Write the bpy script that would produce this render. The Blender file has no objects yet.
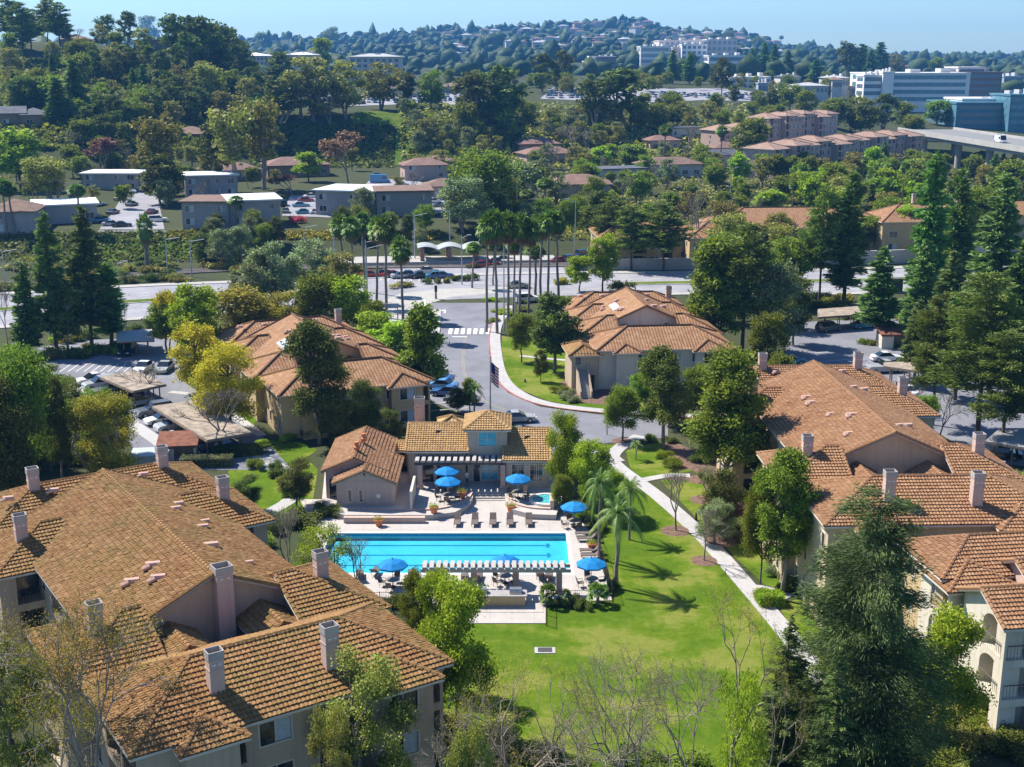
import bpy, bmesh, math, random
import numpy as np
from mathutils import Vector, Matrix
R = math.radians
random.seed(7); rng = np.random.default_rng(7)
sc = bpy.context.scene
COL = sc.collection
# ------------------------------------------------------------------ camera maths (pixel of the photo -> place in the world)
F = 1250.0; HC = 44.0; PIT = R(14.5); CX, CY = 512, 383.5
cp, sp = math.cos(PIT), math.sin(PIT)
def ray(px, py):
    u = (px-CX)/F; v = -(py-CY)/F
    return u, cp+v*sp, -sp+v*cp
def P(px, py, z=0.0):
    r = ray(px, py); t = (z-HC)/r[2]
    return Vector((r[0]*t, r[1]*t, z))
def PD(px, py, d):
    r = ray(px, py); t = d/r[1]
    return Vector((r[0]*t, d, HC+r[2]*t))
def XY(px, py, z=0.0):
    p = P(px, py, z); return (p.x, p.y)
def scale_at(p):
    return F/(p[1]*cp-(p[2]-HC)*sp)
def pix(p):
    z = p[2]-HC; zc = p[1]*cp-z*sp
    return CX+F*p[0]/zc, CY-F*(p[1]*sp+z*cp)/zc
# ------------------------------------------------------------------ terrain heights (distance, height) down a few lines of sight
PROF = {
 -60: [(278,0),(296,5),(400,8),(440,24),(520,36),(620,52),(700,54),(900,40),(1300,36),(2200,50),(3000,68),(4200,40)],
 60:  [(278,0),(296,5),(400,8),(440,22),(520,34),(620,52),(700,54),(900,40),(1300,36),(2200,50),(3000,72),(4200,40)],
 170: [(278,0),(296,5),(420,6),(470,20),(540,34),(620,50),(700,50),(900,38),(1300,36),(2200,48),(3000,78),(4200,40)],
 250: [(278,0),(298,5),(480,6),(515,24),(620,29),(720,34),(900,36),(1300,34),(2200,50),(3000,84),(4200,40)],
 350: [(278,0),(298,5),(480,6),(512,24),(620,25),(900,34),(1300,32),(2200,56),(3000,92),(4200,40)],
 430: [(278,0),(298,5),(470,6),(515,22),(560,25),(660,25),(900,32),(1300,32),(2200,62),(3000,104),(4200,40)],
 530: [(278,0),(298,4),(470,6),(560,22),(660,24),(900,31),(1300,32),(2200,66),(3000,112),(4200,40)],
 620: [(278,0),(298,2),(480,5),(570,20),(660,23),(900,30),(1300,33),(2200,70),(3000,128),(4200,40)],
 700: [(278,0),(300,1),(490,5),(580,18),(680,22),(900,28),(1300,34),(2200,62),(3000,104),(4200,40)],
 800: [(278,0),(300,0),(490,5),(560,10),(680,18),(900,22),(1300,32),(2200,44),(3000,66),(4200,40)],
 900: [(278,0),(300,0),(480,2),(560,7),(760,10),(1000,10),(1300,24),(2200,34),(3000,47),(4200,40)],
 1080:[(278,0),(300,0),(480,0),(560,3),(760,6),(1000,10),(1300,20),(2200,30),(3000,44),(4200,36)],
}
PK = sorted(PROF)
def _prof(k, y):
    t = PROF[k]
    if y <= t[0][0]: return 0.0
    for (d0, z0), (d1, z1) in zip(t, t[1:]):
        if y <= d1:
            s = (y-d0)/(d1-d0); s = s*s*(3-2*s)*0.5+s*0.5
            return z0+(z1-z0)*s
    return t[-1][1]
def ground(x, y):
    if y < 278: return 0.0
    z = 8.0
    px = CX+F*x/(y*cp+(HC-z)*sp)
    if px <= PK[0]: return _prof(PK[0], y)
    if px >= PK[-1]: return _prof(PK[-1], y)
    for a, b in zip(PK, PK[1:]):
        if px <= b:
            s = (px-a)/(b-a); s = s*s*(3-2*s)
            h = _prof(a, y)*(1-s)+_prof(b, y)*s
            break
    if y > 420:
        k = min(1, (y-420)/900)
        h += k*5*(math.sin(x*0.013+1)*math.cos(y*0.009)+0.6*math.sin(x*0.031+y*0.017))*min(1, max(0.15, (y-900)/900 if y > 700 else 0.4))
    return h
def hit(px, py, dmin=60.0):
    """where the line of sight through (px, py) first meets the terrain"""
    r = ray(px, py); y = dmin; step = 2.0
    py_ = None
    while y < 4200:
        t = y/r[1]; z = HC+r[2]*t
        if z <= ground(r[0]*t, y):
            lo, hi = y-step, y
            for _ in range(14):
                m = (lo+hi)/2; t = m/r[1]
                if HC+r[2]*t <= ground(r[0]*t, m): hi = m
                else: lo = m
            t = hi/r[1]
            return Vector((r[0]*t, hi, ground(r[0]*t, hi)))
        y += step; step = 2.0 if y < 700 else 8.0
    t = 3000/r[1]
    return Vector((r[0]*t, 3000, ground(r[0]*t, 3000)))
FOOT = []   # footprints of the slope houses (x, y, yaw, width, depth), kept free of trees
def in_house(x, y, m=1.5):
    for hx, hy, yw, w_, d_ in FOOT:
        dx, dy = x-hx, y-hy; a = dx*math.cos(yw)+dy*math.sin(yw); b = -dx*math.sin(yw)+dy*math.cos(yw)
        if -m < a < w_+m and -m < b < d_+m: return True
    return False
# ------------------------------------------------------------------ tagging
def tag(o, label=None, cat=None, group=None, kind=None):
    if label: o['label'] = label
    if cat: o['category'] = cat
    if group: o['group'] = group
    if kind: o['kind'] = kind
    return o
def empty(name, loc=(0, 0, 0), rz=0, label=None, cat=None, group=None):
    o = bpy.data.objects.new(name, None); COL.objects.link(o)
    o.location = loc; o.rotation_euler = (0, 0, rz); o.empty_display_size = 0.5
    return tag(o, label, cat, group)
def copy_tree(o, parent=None):
    c = o.copy(); COL.objects.link(c); c.parent = parent
    for ch in KIDS.get(o.name, []):
        copy_tree(ch, c)
    return c
KIDS = {}
def link(name, me, parent=None, loc=None, rz=None):
    o = bpy.data.objects.new(name, me); COL.objects.link(o)
    if parent is not None:
        o.parent = parent; KIDS.setdefault(parent.name, []).append(o)
    if loc is not None: o.location = loc
    if rz is not None: o.rotation_euler = (0, 0, rz)
    return o
# ------------------------------------------------------------------ mesh builder
class MB:
    def __init__(s, fr=None):
        s.v = []; s.f = []; s.m = []; s.uv = []; s.mi = 0; s.fr = fr; s.smooth = False
    def T(s, p):
        return s.fr(p) if s.fr else tuple(p)
    def face(s, pts, uv=None):
        i = len(s.v); s.v += [s.T(p) for p in pts]
        s.f.append(tuple(range(i, i+len(pts)))); s.m.append(s.mi)
        s.uv.append(uv)
        return s
    def mesh(s, v, f):
        i = len(s.v); s.v += [s.T(p) for p in v]
        for q in f:
            s.f.append(tuple(i+k for k in q)); s.m.append(s.mi); s.uv.append(None)
        return s
    def box(s, x0, x1, y0, y1, z0, z1):
        v = [(x0,y0,z0),(x1,y0,z0),(x1,y1,z0),(x0,y1,z0),(x0,y0,z1),(x1,y0,z1),(x1,y1,z1),(x0,y1,z1)]
        return s.mesh(v, [(0,3,2,1),(4,5,6,7),(0,1,5,4),(1,2,6,5),(2,3,7,6),(3,0,4,7)])
    def cbox(s, c, d, rz=0):
        x, y, z = d[0]/2, d[1]/2, d[2]/2; ca, sa = math.cos(rz), math.sin(rz)
        v = [(c[0]+a*ca-b*sa, c[1]+a*sa+b*ca, c[2]+e) for a, b, e in
             [(-x,-y,-z),(x,-y,-z),(x,y,-z),(-x,y,-z),(-x,-y,z),(x,-y,z),(x,y,z),(-x,y,z)]]
        return s.mesh(v, [(0,3,2,1),(4,5,6,7),(0,1,5,4),(1,2,6,5),(2,3,7,6),(3,0,4,7)])
    def prism(s, pts, z0, z1):
        n = len(pts)
        a = sum(pts[i][0]*pts[(i+1)%n][1]-pts[(i+1)%n][0]*pts[i][1] for i in range(n))
        if a < 0: pts = pts[::-1]
        v = [(p[0], p[1], z0) for p in pts]+[(p[0], p[1], z1) for p in pts]
        f = [tuple(range(n, 2*n))]+[(i, (i+1)%n, n+(i+1)%n, n+i) for i in range(n)]+[tuple(range(n-1, -1, -1))]
        return s.mesh(v, f)
    def tube(s, a, b, r0, r1=None, n=6, cap=True):
        a = Vector(a); b = Vector(b); r1 = r0 if r1 is None else r1
        d = (b-a)
        if d.length < 1e-6: return s
        d.normalize(); u = d.orthogonal().normalized(); w = d.cross(u)
        v = []; f = []
        for c, r in ((a, r0), (b, r1)):
            for k in range(n):
                t = 2*math.pi*k/n
                v.append(tuple(c+u*math.cos(t)*r+w*math.sin(t)*r))
        f = [(k, (k+1) % n, n+(k+1) % n, n+k) for k in range(n)]
        if cap: f += [tuple(range(n-1, -1, -1)), tuple(range(n, 2*n))]
        return s.mesh(v, f)
    def path(s, pts, rs, n=6):
        for i in range(len(pts)-1): s.tube(pts[i], pts[i+1], rs[i], rs[i+1], n, cap=(i in (0, len(pts)-2)))
        return s
    def lathe(s, prof, c=(0, 0, 0), n=12, cap=True):
        v = []; f = []
        for r, z in prof:
            for k in range(n):
                t = 2*math.pi*k/n
                v.append((c[0]+r*math.cos(t), c[1]+r*math.sin(t), c[2]+z))
        for j in range(len(prof)-1):
            for k in range(n):
                f.append((j*n+k, j*n+(k+1)%n, (j+1)*n+(k+1)%n, (j+1)*n+k))
        if cap:
            f.append(tuple(range(n-1, -1, -1))); m = (len(prof)-1)*n; f.append(tuple(range(m, m+n)))
        return s.mesh(v, f)
    def build(s, name, mats, parent=None, smooth=None, loc=None, rz=None):
        me = bpy.data.meshes.new(name); me.from_pydata(s.v, [], s.f)
        if not isinstance(mats, (list, tuple)): mats = [mats]
        for m in mats: me.materials.append(m)
        if len(mats) > 1: me.polygons.foreach_set('material_index', s.m)
        if any(u is not None for u in s.uv):
            l = me.uv_layers.new(name='UVMap'); k = 0
            for fc, u in zip(s.f, s.uv):
                for j in range(len(fc)):
                    if u is not None: l.data[k].uv = u[j]
                    k += 1
        if smooth or s.smooth: me.polygons.foreach_set('use_smooth', [True]*len(s.f))
        me.update()
        return link(name, me, parent, loc, rz)
def frame(ox, oy, yaw, z=0.0):
    c, s_ = math.cos(yaw), math.sin(yaw)
    return lambda p: (ox+p[0]*c-p[1]*s_, oy+p[0]*s_+p[1]*c, z+p[2])
# ------------------------------------------------------------------ materials
class NT:
    def __init__(s, name):
        s.mat = bpy.data.materials.new(name); s.mat.use_nodes = True
        s.t = s.mat.node_tree; s.t.nodes.clear()
        s.out = s.t.nodes.new('ShaderNodeOutputMaterial')
    def n(s, typ, ins=None, **kw):
        nd = s.t.nodes.new('ShaderNode'+typ)
        for k, v in kw.items(): setattr(nd, k, v)
        for k, v in (ins or {}).items(): s.set(nd, k, v)
        return nd
    def set(s, nd, k, v):
        sock = nd.inputs[k]
        if isinstance(v, tuple) and len(v) == 2 and hasattr(v[0], 'outputs'): s.t.links.new(v[0].outputs[v[1]], sock)
        elif hasattr(v, 'outputs'): s.t.links.new(v.outputs[0], sock)
        else: sock.default_value = (tuple(v)+(1,) if isinstance(v, (tuple, list)) and len(v) == 3 and sock.type == 'RGBA' else v)
    def ramp(s, fac, stops, interp='LINEAR'):
        nd = s.n('ValToRGB'); s.set(nd, 'Fac', fac); r = nd.color_ramp; r.interpolation = interp
        while len(r.elements) < len(stops): r.elements.new(0.5)
        for e, (p, c) in zip(r.elements, stops):
            e.position = p; e.color = tuple(c)+(1,) if len(c) == 3 else c
        return nd
    def mix(s, fac, a, b, mode='MIX'):
        nd = s.n('MixRGB', blend_type=mode); s.set(nd, 0, fac); s.set(nd, 1, a); s.set(nd, 2, b); return nd
    def math(s, op, a, b=0.0, c=None):
        nd = s.n('Math', operation=op); s.set(nd, 0, a); s.set(nd, 1, b)
        if c is not None: s.set(nd, 2, c)
        return nd
    def noise(s, scale, vec=None, detail=4, rough=0.55, dim='3D'):
        nd = s.n('TexNoise'); nd.inputs['Scale'].default_value = scale; nd.inputs['Detail'].default_value = detail
        nd.inputs['Roughness'].default_value = rough
        if vec is not None: s.set(nd, 'Vector', vec)
        return nd
    def pos(s): return (s.n('NewGeometry'), 'Position')
    def bsdf(s, col, rough=0.8, metal=0.0, spec=0.3, bump=None, bstr=0.3, bdist=0.02, **kw):
        b = s.n('BsdfPrincipled'); s.set(b, 'Base Color', col); s.set(b, 'Roughness', rough); s.set(b, 'Metallic', metal)
        b.inputs['Specular IOR Level'].default_value = spec
        for k, v in kw.items(): s.set(b, k.replace('_', ' '), v)
        if bump is not None:
            bn = s.n('Bump'); s.set(bn, 'Height', bump); bn.inputs['Strength'].default_value = bstr; bn.inputs['Distance'].default_value = bdist
            s.t.links.new(bn.outputs[0], b.inputs['Normal'])
        s.t.links.new(b.outputs[0], s.out.inputs[0]); return s.mat
MC = {}
def mk(key, fn):
    if key not in MC: MC[key] = fn()
    return MC[key]
def plain(name, col, rough=0.7, var=0.12, scale=1.5, metal=0.0, spec=0.3, bump=0.0):
    """a paint, stone or metal with faint wear"""
    def f():
        t = NT(name); ps = t.pos(); n1 = t.noise(scale, ps, 5)
        lo = tuple(c*(1-var) for c in col); hi = tuple(min(1, c*(1+var)) for c in col)
        c = t.ramp(n1, [(0.3, lo), (0.7, hi)])
        return t.bsdf(c, rough, metal, spec, bump=(t.noise(scale*18, ps, 3) if bump else None), bstr=bump, bdist=0.02)
    return mk(name, f)
def stucco(name, col):
    def f():
        t = NT(name); ps = t.pos()
        n1 = t.noise(0.35, ps, 6, 0.6); n2 = t.noise(3.0, ps, 5)
        mp = t.n('Mapping', {'Vector': ps}); mp.inputs['Scale'].default_value = (2.5, 2.5, 0.25)
        st = t.noise(1.0, mp, 4)
        c = t.ramp(n1, [(0.3, tuple(x*0.86 for x in col)), (0.7, tuple(min(1, x*1.08) for x in col))])
        c = t.mix(0.35, c, t.ramp(st, [(0.35, tuple(x*0.7 for x in col)), (0.6, col)]))
        return t.bsdf(c, 0.92, 0, 0.15, bump=n2, bstr=0.25, bdist=0.03)
    return mk(name, f)
def tilemat(name, cols, pu=0.3, pv=0.42, moss=0.0, mosscol=(0.14, 0.115, 0.03), bump=True):
    """clay tiles: each tile of the UV grid (metres along eave, metres up slope) has its own colour"""
    def f():
        t = NT(name); uv = t.n('UVMap'); sx = t.n('SeparateXYZ', {'Vector': uv})
        iu = t.math('FLOOR', t.math('DIVIDE', (sx, 0), pu)); iv = t.math('FLOOR', t.math('DIVIDE', (sx, 1), pv))
        cv = t.n('CombineXYZ', {'X': iu, 'Y': iv}); wn = t.n('TexWhiteNoise', {'Vector': cv}, noise_dimensions='2D')
        k = len(cols); c = t.ramp((wn, 'Value'), [(i/k, cc) for i, cc in enumerate(cols)], 'CONSTANT')
        ps = t.pos(); n1 = t.noise(0.25, ps, 6, 0.65); n2 = t.noise(2.5, ps, 5, 0.7)
        c = t.mix(0.55, c, t.ramp(n1, [(0.3, tuple(x*0.72 for x in cols[0])), (0.7, tuple(min(1, x*1.15) for x in cols[1]))]))
        if moss > 0:
            mm = t.math('MULTIPLY', t.ramp(n1, [(0.42, (0, 0, 0)), (0.62, (1, 1, 1))]), t.ramp(n2, [(0.4, (0.1,)*3), (0.6, (1, 1, 1))]))
            c = t.mix(t.math('MULTIPLY', mm, moss), c, mosscol)
        bp = None
        if bump:
            fu = t.math('FRACT', t.math('DIVIDE', (sx, 0), pu)); fv = t.math('FRACT', t.math('DIVIDE', (sx, 1), pv))
            bp = t.math('ADD', t.math('SINE', t.math('MULTIPLY', fu, math.pi)), t.math('MULTIPLY', t.math('SUBTRACT', 1.0, fv), 0.7))
        return t.bsdf(c, 0.85, 0, 0.25, bump=bp, bstr=1.0, bdist=0.07)
    return mk(name, f)
def leafmat(name, dark, light, trans=0.38, hue=0.03, spec=0.12):
    def f():
        t = NT(name); g = t.n('NewGeometry'); oi = t.n('ObjectInfo')
        tc = t.n('TexCoord'); n1 = t.noise(0.55, (tc, 'Object'), 3)
        c = t.ramp((g, 'Random Per Island'), [(0.0, dark), (1.0, light)])
        c2 = t.ramp(n1, [(0.35, tuple(x*0.55 for x in dark)), (0.65, tuple(min(1, x*1.3) for x in light))])
        c = t.mix(0.45, c, c2)
        hs = t.n('HueSaturation'); t.set(hs, 'Color', c)
        t.set(hs, 'Hue', t.math('MULTIPLY_ADD', (oi, 'Random'), hue*2, 0.5-hue))
        t.set(hs, 'Value', t.math('MULTIPLY_ADD', (oi, 'Random'), 0.55, 1.0))
        b = t.n('BsdfPrincipled'); t.set(b, 'Base Color', hs); b.inputs['Roughness'].default_value = 0.6
        b.inputs['Specular IOR Level'].default_value = spec
        tr = t.n('BsdfTranslucent'); t.set(tr, 'Color', t.mix(1.0, hs, (1.0, 1.05, 0.5), 'MULTIPLY'))
        m = t.n('MixShader'); m.inputs[0].default_value = trans
        t.t.links.new(b.outputs[0], m.inputs[1]); t.t.links.new(tr.outputs[0], m.inputs[2])
        t.t.links.new(m.outputs[0], t.out.inputs[0]); return t.mat
    return mk(name, f)
# ================================================================== vegetation prototypes (10 m tall, base at the origin)
def fastmesh(name, V, Fq, mats):
    """V (n,3) array, Fq (m,k) array of quads or triangles"""
    me = bpy.data.meshes.new(name); V = np.asarray(V, dtype=np.float32); Fq = np.asarray(Fq, dtype=np.int32)
    k = Fq.shape[1]
    me.vertices.add(len(V)); me.vertices.foreach_set('co', V.ravel())
    me.loops.add(Fq.size); me.loops.foreach_set('vertex_index', Fq.ravel())
    me.polygons.add(len(Fq)); me.polygons.foreach_set('loop_start', np.arange(0, Fq.size, k, dtype=np.int32))
    me.update(calc_edges=True)
    me.materials.append(mats); return me
def leaves(C, size, r, aspect=0.55, up=0.5, along=None, seed=0):
    """one rhombic leaf (or leaf sprig) at each centre in C"""
    n = len(C); g = np.random.default_rng(seed)
    if along is None:
        d = g.normal(size=(n, 3)); d[:, 2] *= 0.6
    else:
        d = along+g.normal(size=(n, 3))*0.25
    d /= np.linalg.norm(d, axis=1)[:, None]+1e-9
    nn = g.normal(size=(n, 3)); nn[:, 2] = np.abs(nn[:, 2])+up
    w = np.cross(d, nn); w /= np.linalg.norm(w, axis=1)[:, None]+1e-9
    s = size*(0.6+0.8*g.random(n))[:, None]
    a = C-d*s*0.5; b = C+w*s*aspect*0.5; c = C+d*s*0.5; e = C-w*s*aspect*0.5
    V = np.stack([a, b, c, e], 1).reshape(-1, 3)
    return V, np.arange(4*n).reshape(n, 4)
def clumps_to_points(cl, n, g, shell=0.5):
    """cl: list of (centre, (rx,ry,rz)) ; points spread mostly near the outside of each clump"""
    C = np.array([c for c, r in cl]); Rr = np.array([r for c, r in cl])
    vol = Rr.prod(1)**(0.75); idx = g.choice(len(cl), n, p=vol/vol.sum())
    d = g.normal(size=(n, 3)); d /= np.linalg.norm(d, axis=1)[:, None]
    rad = g.random(n)**(shell)
    k = 3.0*d+idx[:, None]*1.7; rag = 0.78+0.42*np.abs(np.sin(k[:, 0]*2.1+k[:, 1])*np.cos(k[:, 2]*2.3+k[:, 1]*1.3))+0.22*(g.random(n)**4)
    return C[idx]+d*Rr[idx]*rad[:, None]*(rag*(0.85+0.3*g.random(n)))[:, None]
def woody(segs, name, mat, n=5):
    m = MB()
    for a, b, r0, r1 in segs: m.tube(a, b, r0, r1, n, cap=False)
    me = bpy.data.meshes.new(name); me.from_pydata(m.v, [], m.f); me.materials.append(mat)
    me.polygons.foreach_set('use_smooth', [True]*len(m.f)); me.update(); return me
BARK = plain('bark', (0.11, 0.085, 0.065), 0.95, 0.3, 3)
BARKP = plain('pale_bark', (0.31, 0.26, 0.21), 0.9, 0.3, 2)
BARKG = plain('grey_bark', (0.22, 0.19, 0.17), 0.9, 0.3, 3)
def limb(a, b, r0, r1, g, segs, bend=0.12, k=3):
    a = np.array(a, float); b = np.array(b, float); L = np.linalg.norm(b-a); pts = [a]
    for i in range(1, k): pts.append(a+(b-a)*i/k+g.normal(size=3)*L*bend/ (1.5))
    pts.append(b)
    for i in range(k):
        q0 = r0+(r1-r0)*i/k; q1 = r0+(r1-r0)*(i+1)/k
        segs.append((tuple(pts[i]), tuple(pts[i+1]), q0, q1))
    return pts
def p_broad(seed, nleaf, lsize, W=3.6, zlow=2.6, ncl=34, mat=None, top=10.0, cr=(0.95, 1.5), trunk=0.22, bark=None, shape='ovoid', gap=0.0, up=0.5, multi=False):
    g = np.random.default_rng(seed); cl = []; segs = []
    H = top-zlow
    for i in range(ncl*4):
        if len(cl) >= ncl: break
        t = g.random(); z = zlow+H*(0.08+0.84*t)
        if shape == 'ovoid': rr = W*math.sqrt(max(0.02, 1-((t-0.45)/0.62)**2))
        elif shape == 'cone': rr = W*(1.02-t)**0.8
        elif shape == 'flat': rr = W*(0.55+0.45*t)
        elif shape == 'column': rr = W*(0.75+0.25*math.sin(t*3.1))*(1 if t < 0.75 else 1-(t-0.75)*2.6)
        a = g.random()*6.283; q = math.sqrt(g.random())*0.88
        x, y = rr*q*math.cos(a), rr*q*math.sin(a)
        r = cr[0]+(cr[1]-cr[0])*g.random(); r *= 0.7+0.3*W/3.6
        c = np.array([x, y, z])
        if gap and any(np.linalg.norm(c-o[0]) < gap*(r+o[1][0]) for o in cl): continue
        cl.append((c, (r*(0.9+0.4*g.random()), r*(0.9+0.4*g.random()), r*(0.6+0.25*g.random()))))
    lean = g.normal(size=2)*0.25
    if multi:
        stems = [np.array([g.normal()*1.0, g.normal()*1.0, zlow+H*0.45]) for _ in range(3)]
    else:
        stems = [np.array([lean[0], lean[1], zlow+H*0.55])]
    tr = []
    for s_ in stems: tr += limb((g.normal()*0.1, g.normal()*0.1, -0.3), s_, trunk, trunk*0.4, g, segs, 0.03, 5)
    for c, r in cl:
        b = tr[0]; bd = 1e9
        for p_ in tr:
            if p_[2] < zlow*0.6: continue
            dd = np.linalg.norm(c-p_)+max(0, p_[2]-c[2]+0.5)*2
            if dd < bd: bd, b = dd, p_
        limb(b, c, trunk*0.28, trunk*0.06, g, segs, 0.1, 3)
    pts = clumps_to_points(cl, nleaf, g)
    V, Q = leaves(pts, lsize, 1, 0.6, up, seed=seed)
    return woody(segs, 'trunk', bark or BARK), fastmesh('crown', V, Q, mat)
def p_conifer(seed, nleaf, lsize, W=2.0, mat=None, droop=0.15, whorl=26, z0=1.0, narrow=1.0, tuft=0.38, aspect=0.22, ragged=0.35, bark=None, round_top=0.0):
    g = np.random.default_rng(seed); segs = []; limb((0, 0, -0.3), (0.1, 0.05, 9.8), 0.2, 0.02, g, segs, 0.01, 6)
    pts = []; al = []
    tw = []
    for i in range(whorl):
        t = (i+0.5)/whorl; z = z0+(9.9-z0)*t**0.92
        r = W*((1-t)**0.75)*(1-round_top)+W*round_top*math.sqrt(max(0.03, 1-(abs(t-0.35)/0.68)**2))
        nb = int(6+5*(1-t))
        for j in range(nb):
            a = g.random()*6.283; L = r*(1-ragged+ragged*1.5*g.random()); zz = z+g.normal()*0.12
            d = np.array([math.cos(a), math.sin(a), 0.12-droop]); d /= np.linalg.norm(d)
            e = np.array([0, 0, zz])+d*L+np.array([0, 0, -droop*L*0.3])
            segs.append(((0, 0, zz), tuple(e), 0.035*(1-t)+0.012, 0.006)); tw.append((np.array([0, 0, zz]), e, L))
    tot = sum(x[2]**1.4 for x in tw)
    for a, e, L in tw:
        k = max(6, int(nleaf*L**1.4/tot)); u = (0.18+0.85*g.random(k)**0.7)
        p = a+(e-a)*u[:, None]; w = tuft*(0.35+0.65*L/W)*(1.15-0.5*u)
        p = p+g.normal(size=(k, 3))*np.stack([w, w, w*0.42], 1)*0.55
        pts.append(p); dd = (e-a)/(L+1e-6); al.append(np.repeat([[dd[0], dd[1], dd[2]-droop*1.2]], k, 0))
    C = np.concatenate(pts); A = np.concatenate(al)
    V, Q = leaves(C, lsize, 1, aspect, 0.5, A, seed)
    return woody(segs, 'trunk', bark or BARK, 4), fastmesh('crown', V, Q, mat)
def p_bare(seed, depth=6, mat=None, spread=0.55, leaf=None, nleaf=0, lsize=0.25, split=3, r0=0.2, lean=0.0, upb=0.16):
    g = np.random.default_rng(seed); segs = []; tips = []
    def grow(p, d, L, r, k):
        q = p
        for i in range(2):
            d2 = d+g.normal(size=3)*0.13; d2 /= np.linalg.norm(d2); nq = q+d2*L/2
            segs.append((tuple(q), tuple(nq), r*(1-0.15*i), r*(0.85-0.15*i))); q = nq; d = d2
            if k <= 2: tips.append(q)
        if k == 0: return
        for j in range(split if k > 1 else 3):
            a = g.normal(size=3); a -= a.dot(d)*d; a /= np.linalg.norm(a)
            d3 = d+a*spread*(0.6+0.7*g.random())+np.array([0, 0, upb]); d3 /= np.linalg.norm(d3)
            grow(q, d3, L*(0.66+0.16*g.random()), r*0.62, k-1)
    grow(np.array([0, 0, -0.2]), np.array([lean, 0, 1.0]), 2.9, r0, depth)
    zmax = max(s_[1][2] for s_ in segs); f = 10/zmax
    segs = [(tuple(np.array(a)*f), tuple(np.array(b)*f), p_, q_) for a, b, p_, q_ in segs]
    tm = woody(segs, 'trunk', mat, 4)
    if nleaf:
        T_ = np.array(tips)*f; c = T_[g.integers(0, len(T_), nleaf)]+g.normal(size=(nleaf, 3))*0.22
        V, Q = leaves(c, lsize, 1, 0.5, 0.4, seed=seed); return tm, fastmesh('crown', V, Q, leaf)
    return tm, None
def p_fan(seed, mat, dead, tall=True, head=1.55, nf=56, skirt=True, seg=7, tr=0.14):
    """fan palm: bare trunk, ball of folded fan leaves, skirt of dead ones"""
    g = np.random.default_rng(seed); segs = []
    limb((0, 0, -0.3), (0.1, 0, 10-head), tr*1.25, tr*0.8, g, segs, 0.008, 6)
    V = []; Q = []; V2 = []; Q2 = []
    top = np.array([0.1, 0, 10-head])
    def fan(d, L, VV, QQ, sz):
        d = d/np.linalg.norm(d); side = np.cross(d, [0, 0, 1.0]); side /= np.linalg.norm(side)+1e-6; up = np.cross(side, d)
        b = top+d*L*0.45
        i0 = len(VV); VV += [top-side*0.02, top+side*0.02, b+side*0.02, b-side*0.02]; QQ.append((i0, i0+1, i0+2, i0+3))
        for k in range(seg):
            a = (k/(seg-1)-0.5)*2.5; dd = d*math.cos(a)+side*math.sin(a)
            dr = -0.22*abs(a)-0.12
            e = b+(dd*0.62+np.array([0, 0, dr]))*sz+up*0.02*(-1)**k
            m1 = b+(dd*0.35+np.array([0, 0, dr*0.3]))*sz+np.cross(dd, up)*0.085*sz+up*0.05*sz
            m2 = b+(dd*0.35+np.array([0, 0, dr*0.3]))*sz-np.cross(dd, up)*0.085*sz
            i0 = len(VV); VV += [b, m1, e, m2]; QQ.append((i0, i0+1, i0+2, i0+3))
    for i in range(nf):
        a = g.random()*6.283; el = R(-45+130*g.random()**0.9)
        fan(np.array([math.cos(a)*math.cos(el), math.sin(a)*math.cos(el), math.sin(el)]), head*(0.75+0.35*g.random()), V, Q, head*0.85)
    if skirt:
        for i in range(nf//2):
            a = g.random()*6.283; el = R(-50-35*g.random())
            fan(np.array([math.cos(a)*math.cos(el), math.sin(a)*math.cos(el), math.sin(el)]), head*(0.8+0.5*g.random()), V2, Q2, head*0.7)
    return woody(segs, 'trunk', BARKG, 7), fastmesh('crown', np.array(V), np.array(Q), mat), (fastmesh('dead_leaves', np.array(V2), np.array(Q2), dead) if skirt else None)
def p_feather(seed, mat, nf=20, L=4.2, tr=0.24, nl=26, th=7.4):
    g = np.random.default_rng(seed); segs = []
    limb((0, 0, -0.3), (0.1, 0, th), tr, tr*0.75, g, segs, 0.01, 6)
    V = []; Q = []; top = np.array([0.1, 0, th])
    for i in range(nf):
        a = i*2.4+g.random()*0.5; el = R(-8+80*((i+0.5)/nf)); h = np.array([math.cos(a), math.sin(a), 0]); side = np.array([-h[1], h[0], 0])
        Lf = L*(0.85+0.25*g.random()); pts = []
        for k in range(nl+1):
            s_ = k/nl; x = Lf*s_*math.cos(el)*(1-0.18*s_); z = Lf*(s_*math.sin(el)-0.62*s_*s_*(0.7+0.5*math.cos(el)))
            pts.append(top+h*x+np.array([0, 0, z]))
        for k in range(1, nl+1):
            p0, p1 = pts[k-1], pts[k]; s_ = k/nl; ll = Lf*0.26*math.sin(math.pi*(0.12+0.85*s_))+0.08
            i0 = len(V); V += [p0-side*0.025, p0+side*0.025, p1+side*0.02, p1-side*0.02]; Q.append((i0, i0+1, i0+2, i0+3))
            for sg in (-1, 1):
                t = (p1-p0); e = p1+side*sg*ll*0.8+t*0.9+np.array([0, 0, -ll*(0.35+0.3*g.random())])
                i0 = len(V); V += [p0, p0*0.4+e*0.6+t*0.25, e, p1]; Q.append((i0, i0+1, i0+2, i0+3))
    return woody(segs, 'trunk', BARKG, 8), fastmesh('crown', np.array(V), np.array(Q), mat)
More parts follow.
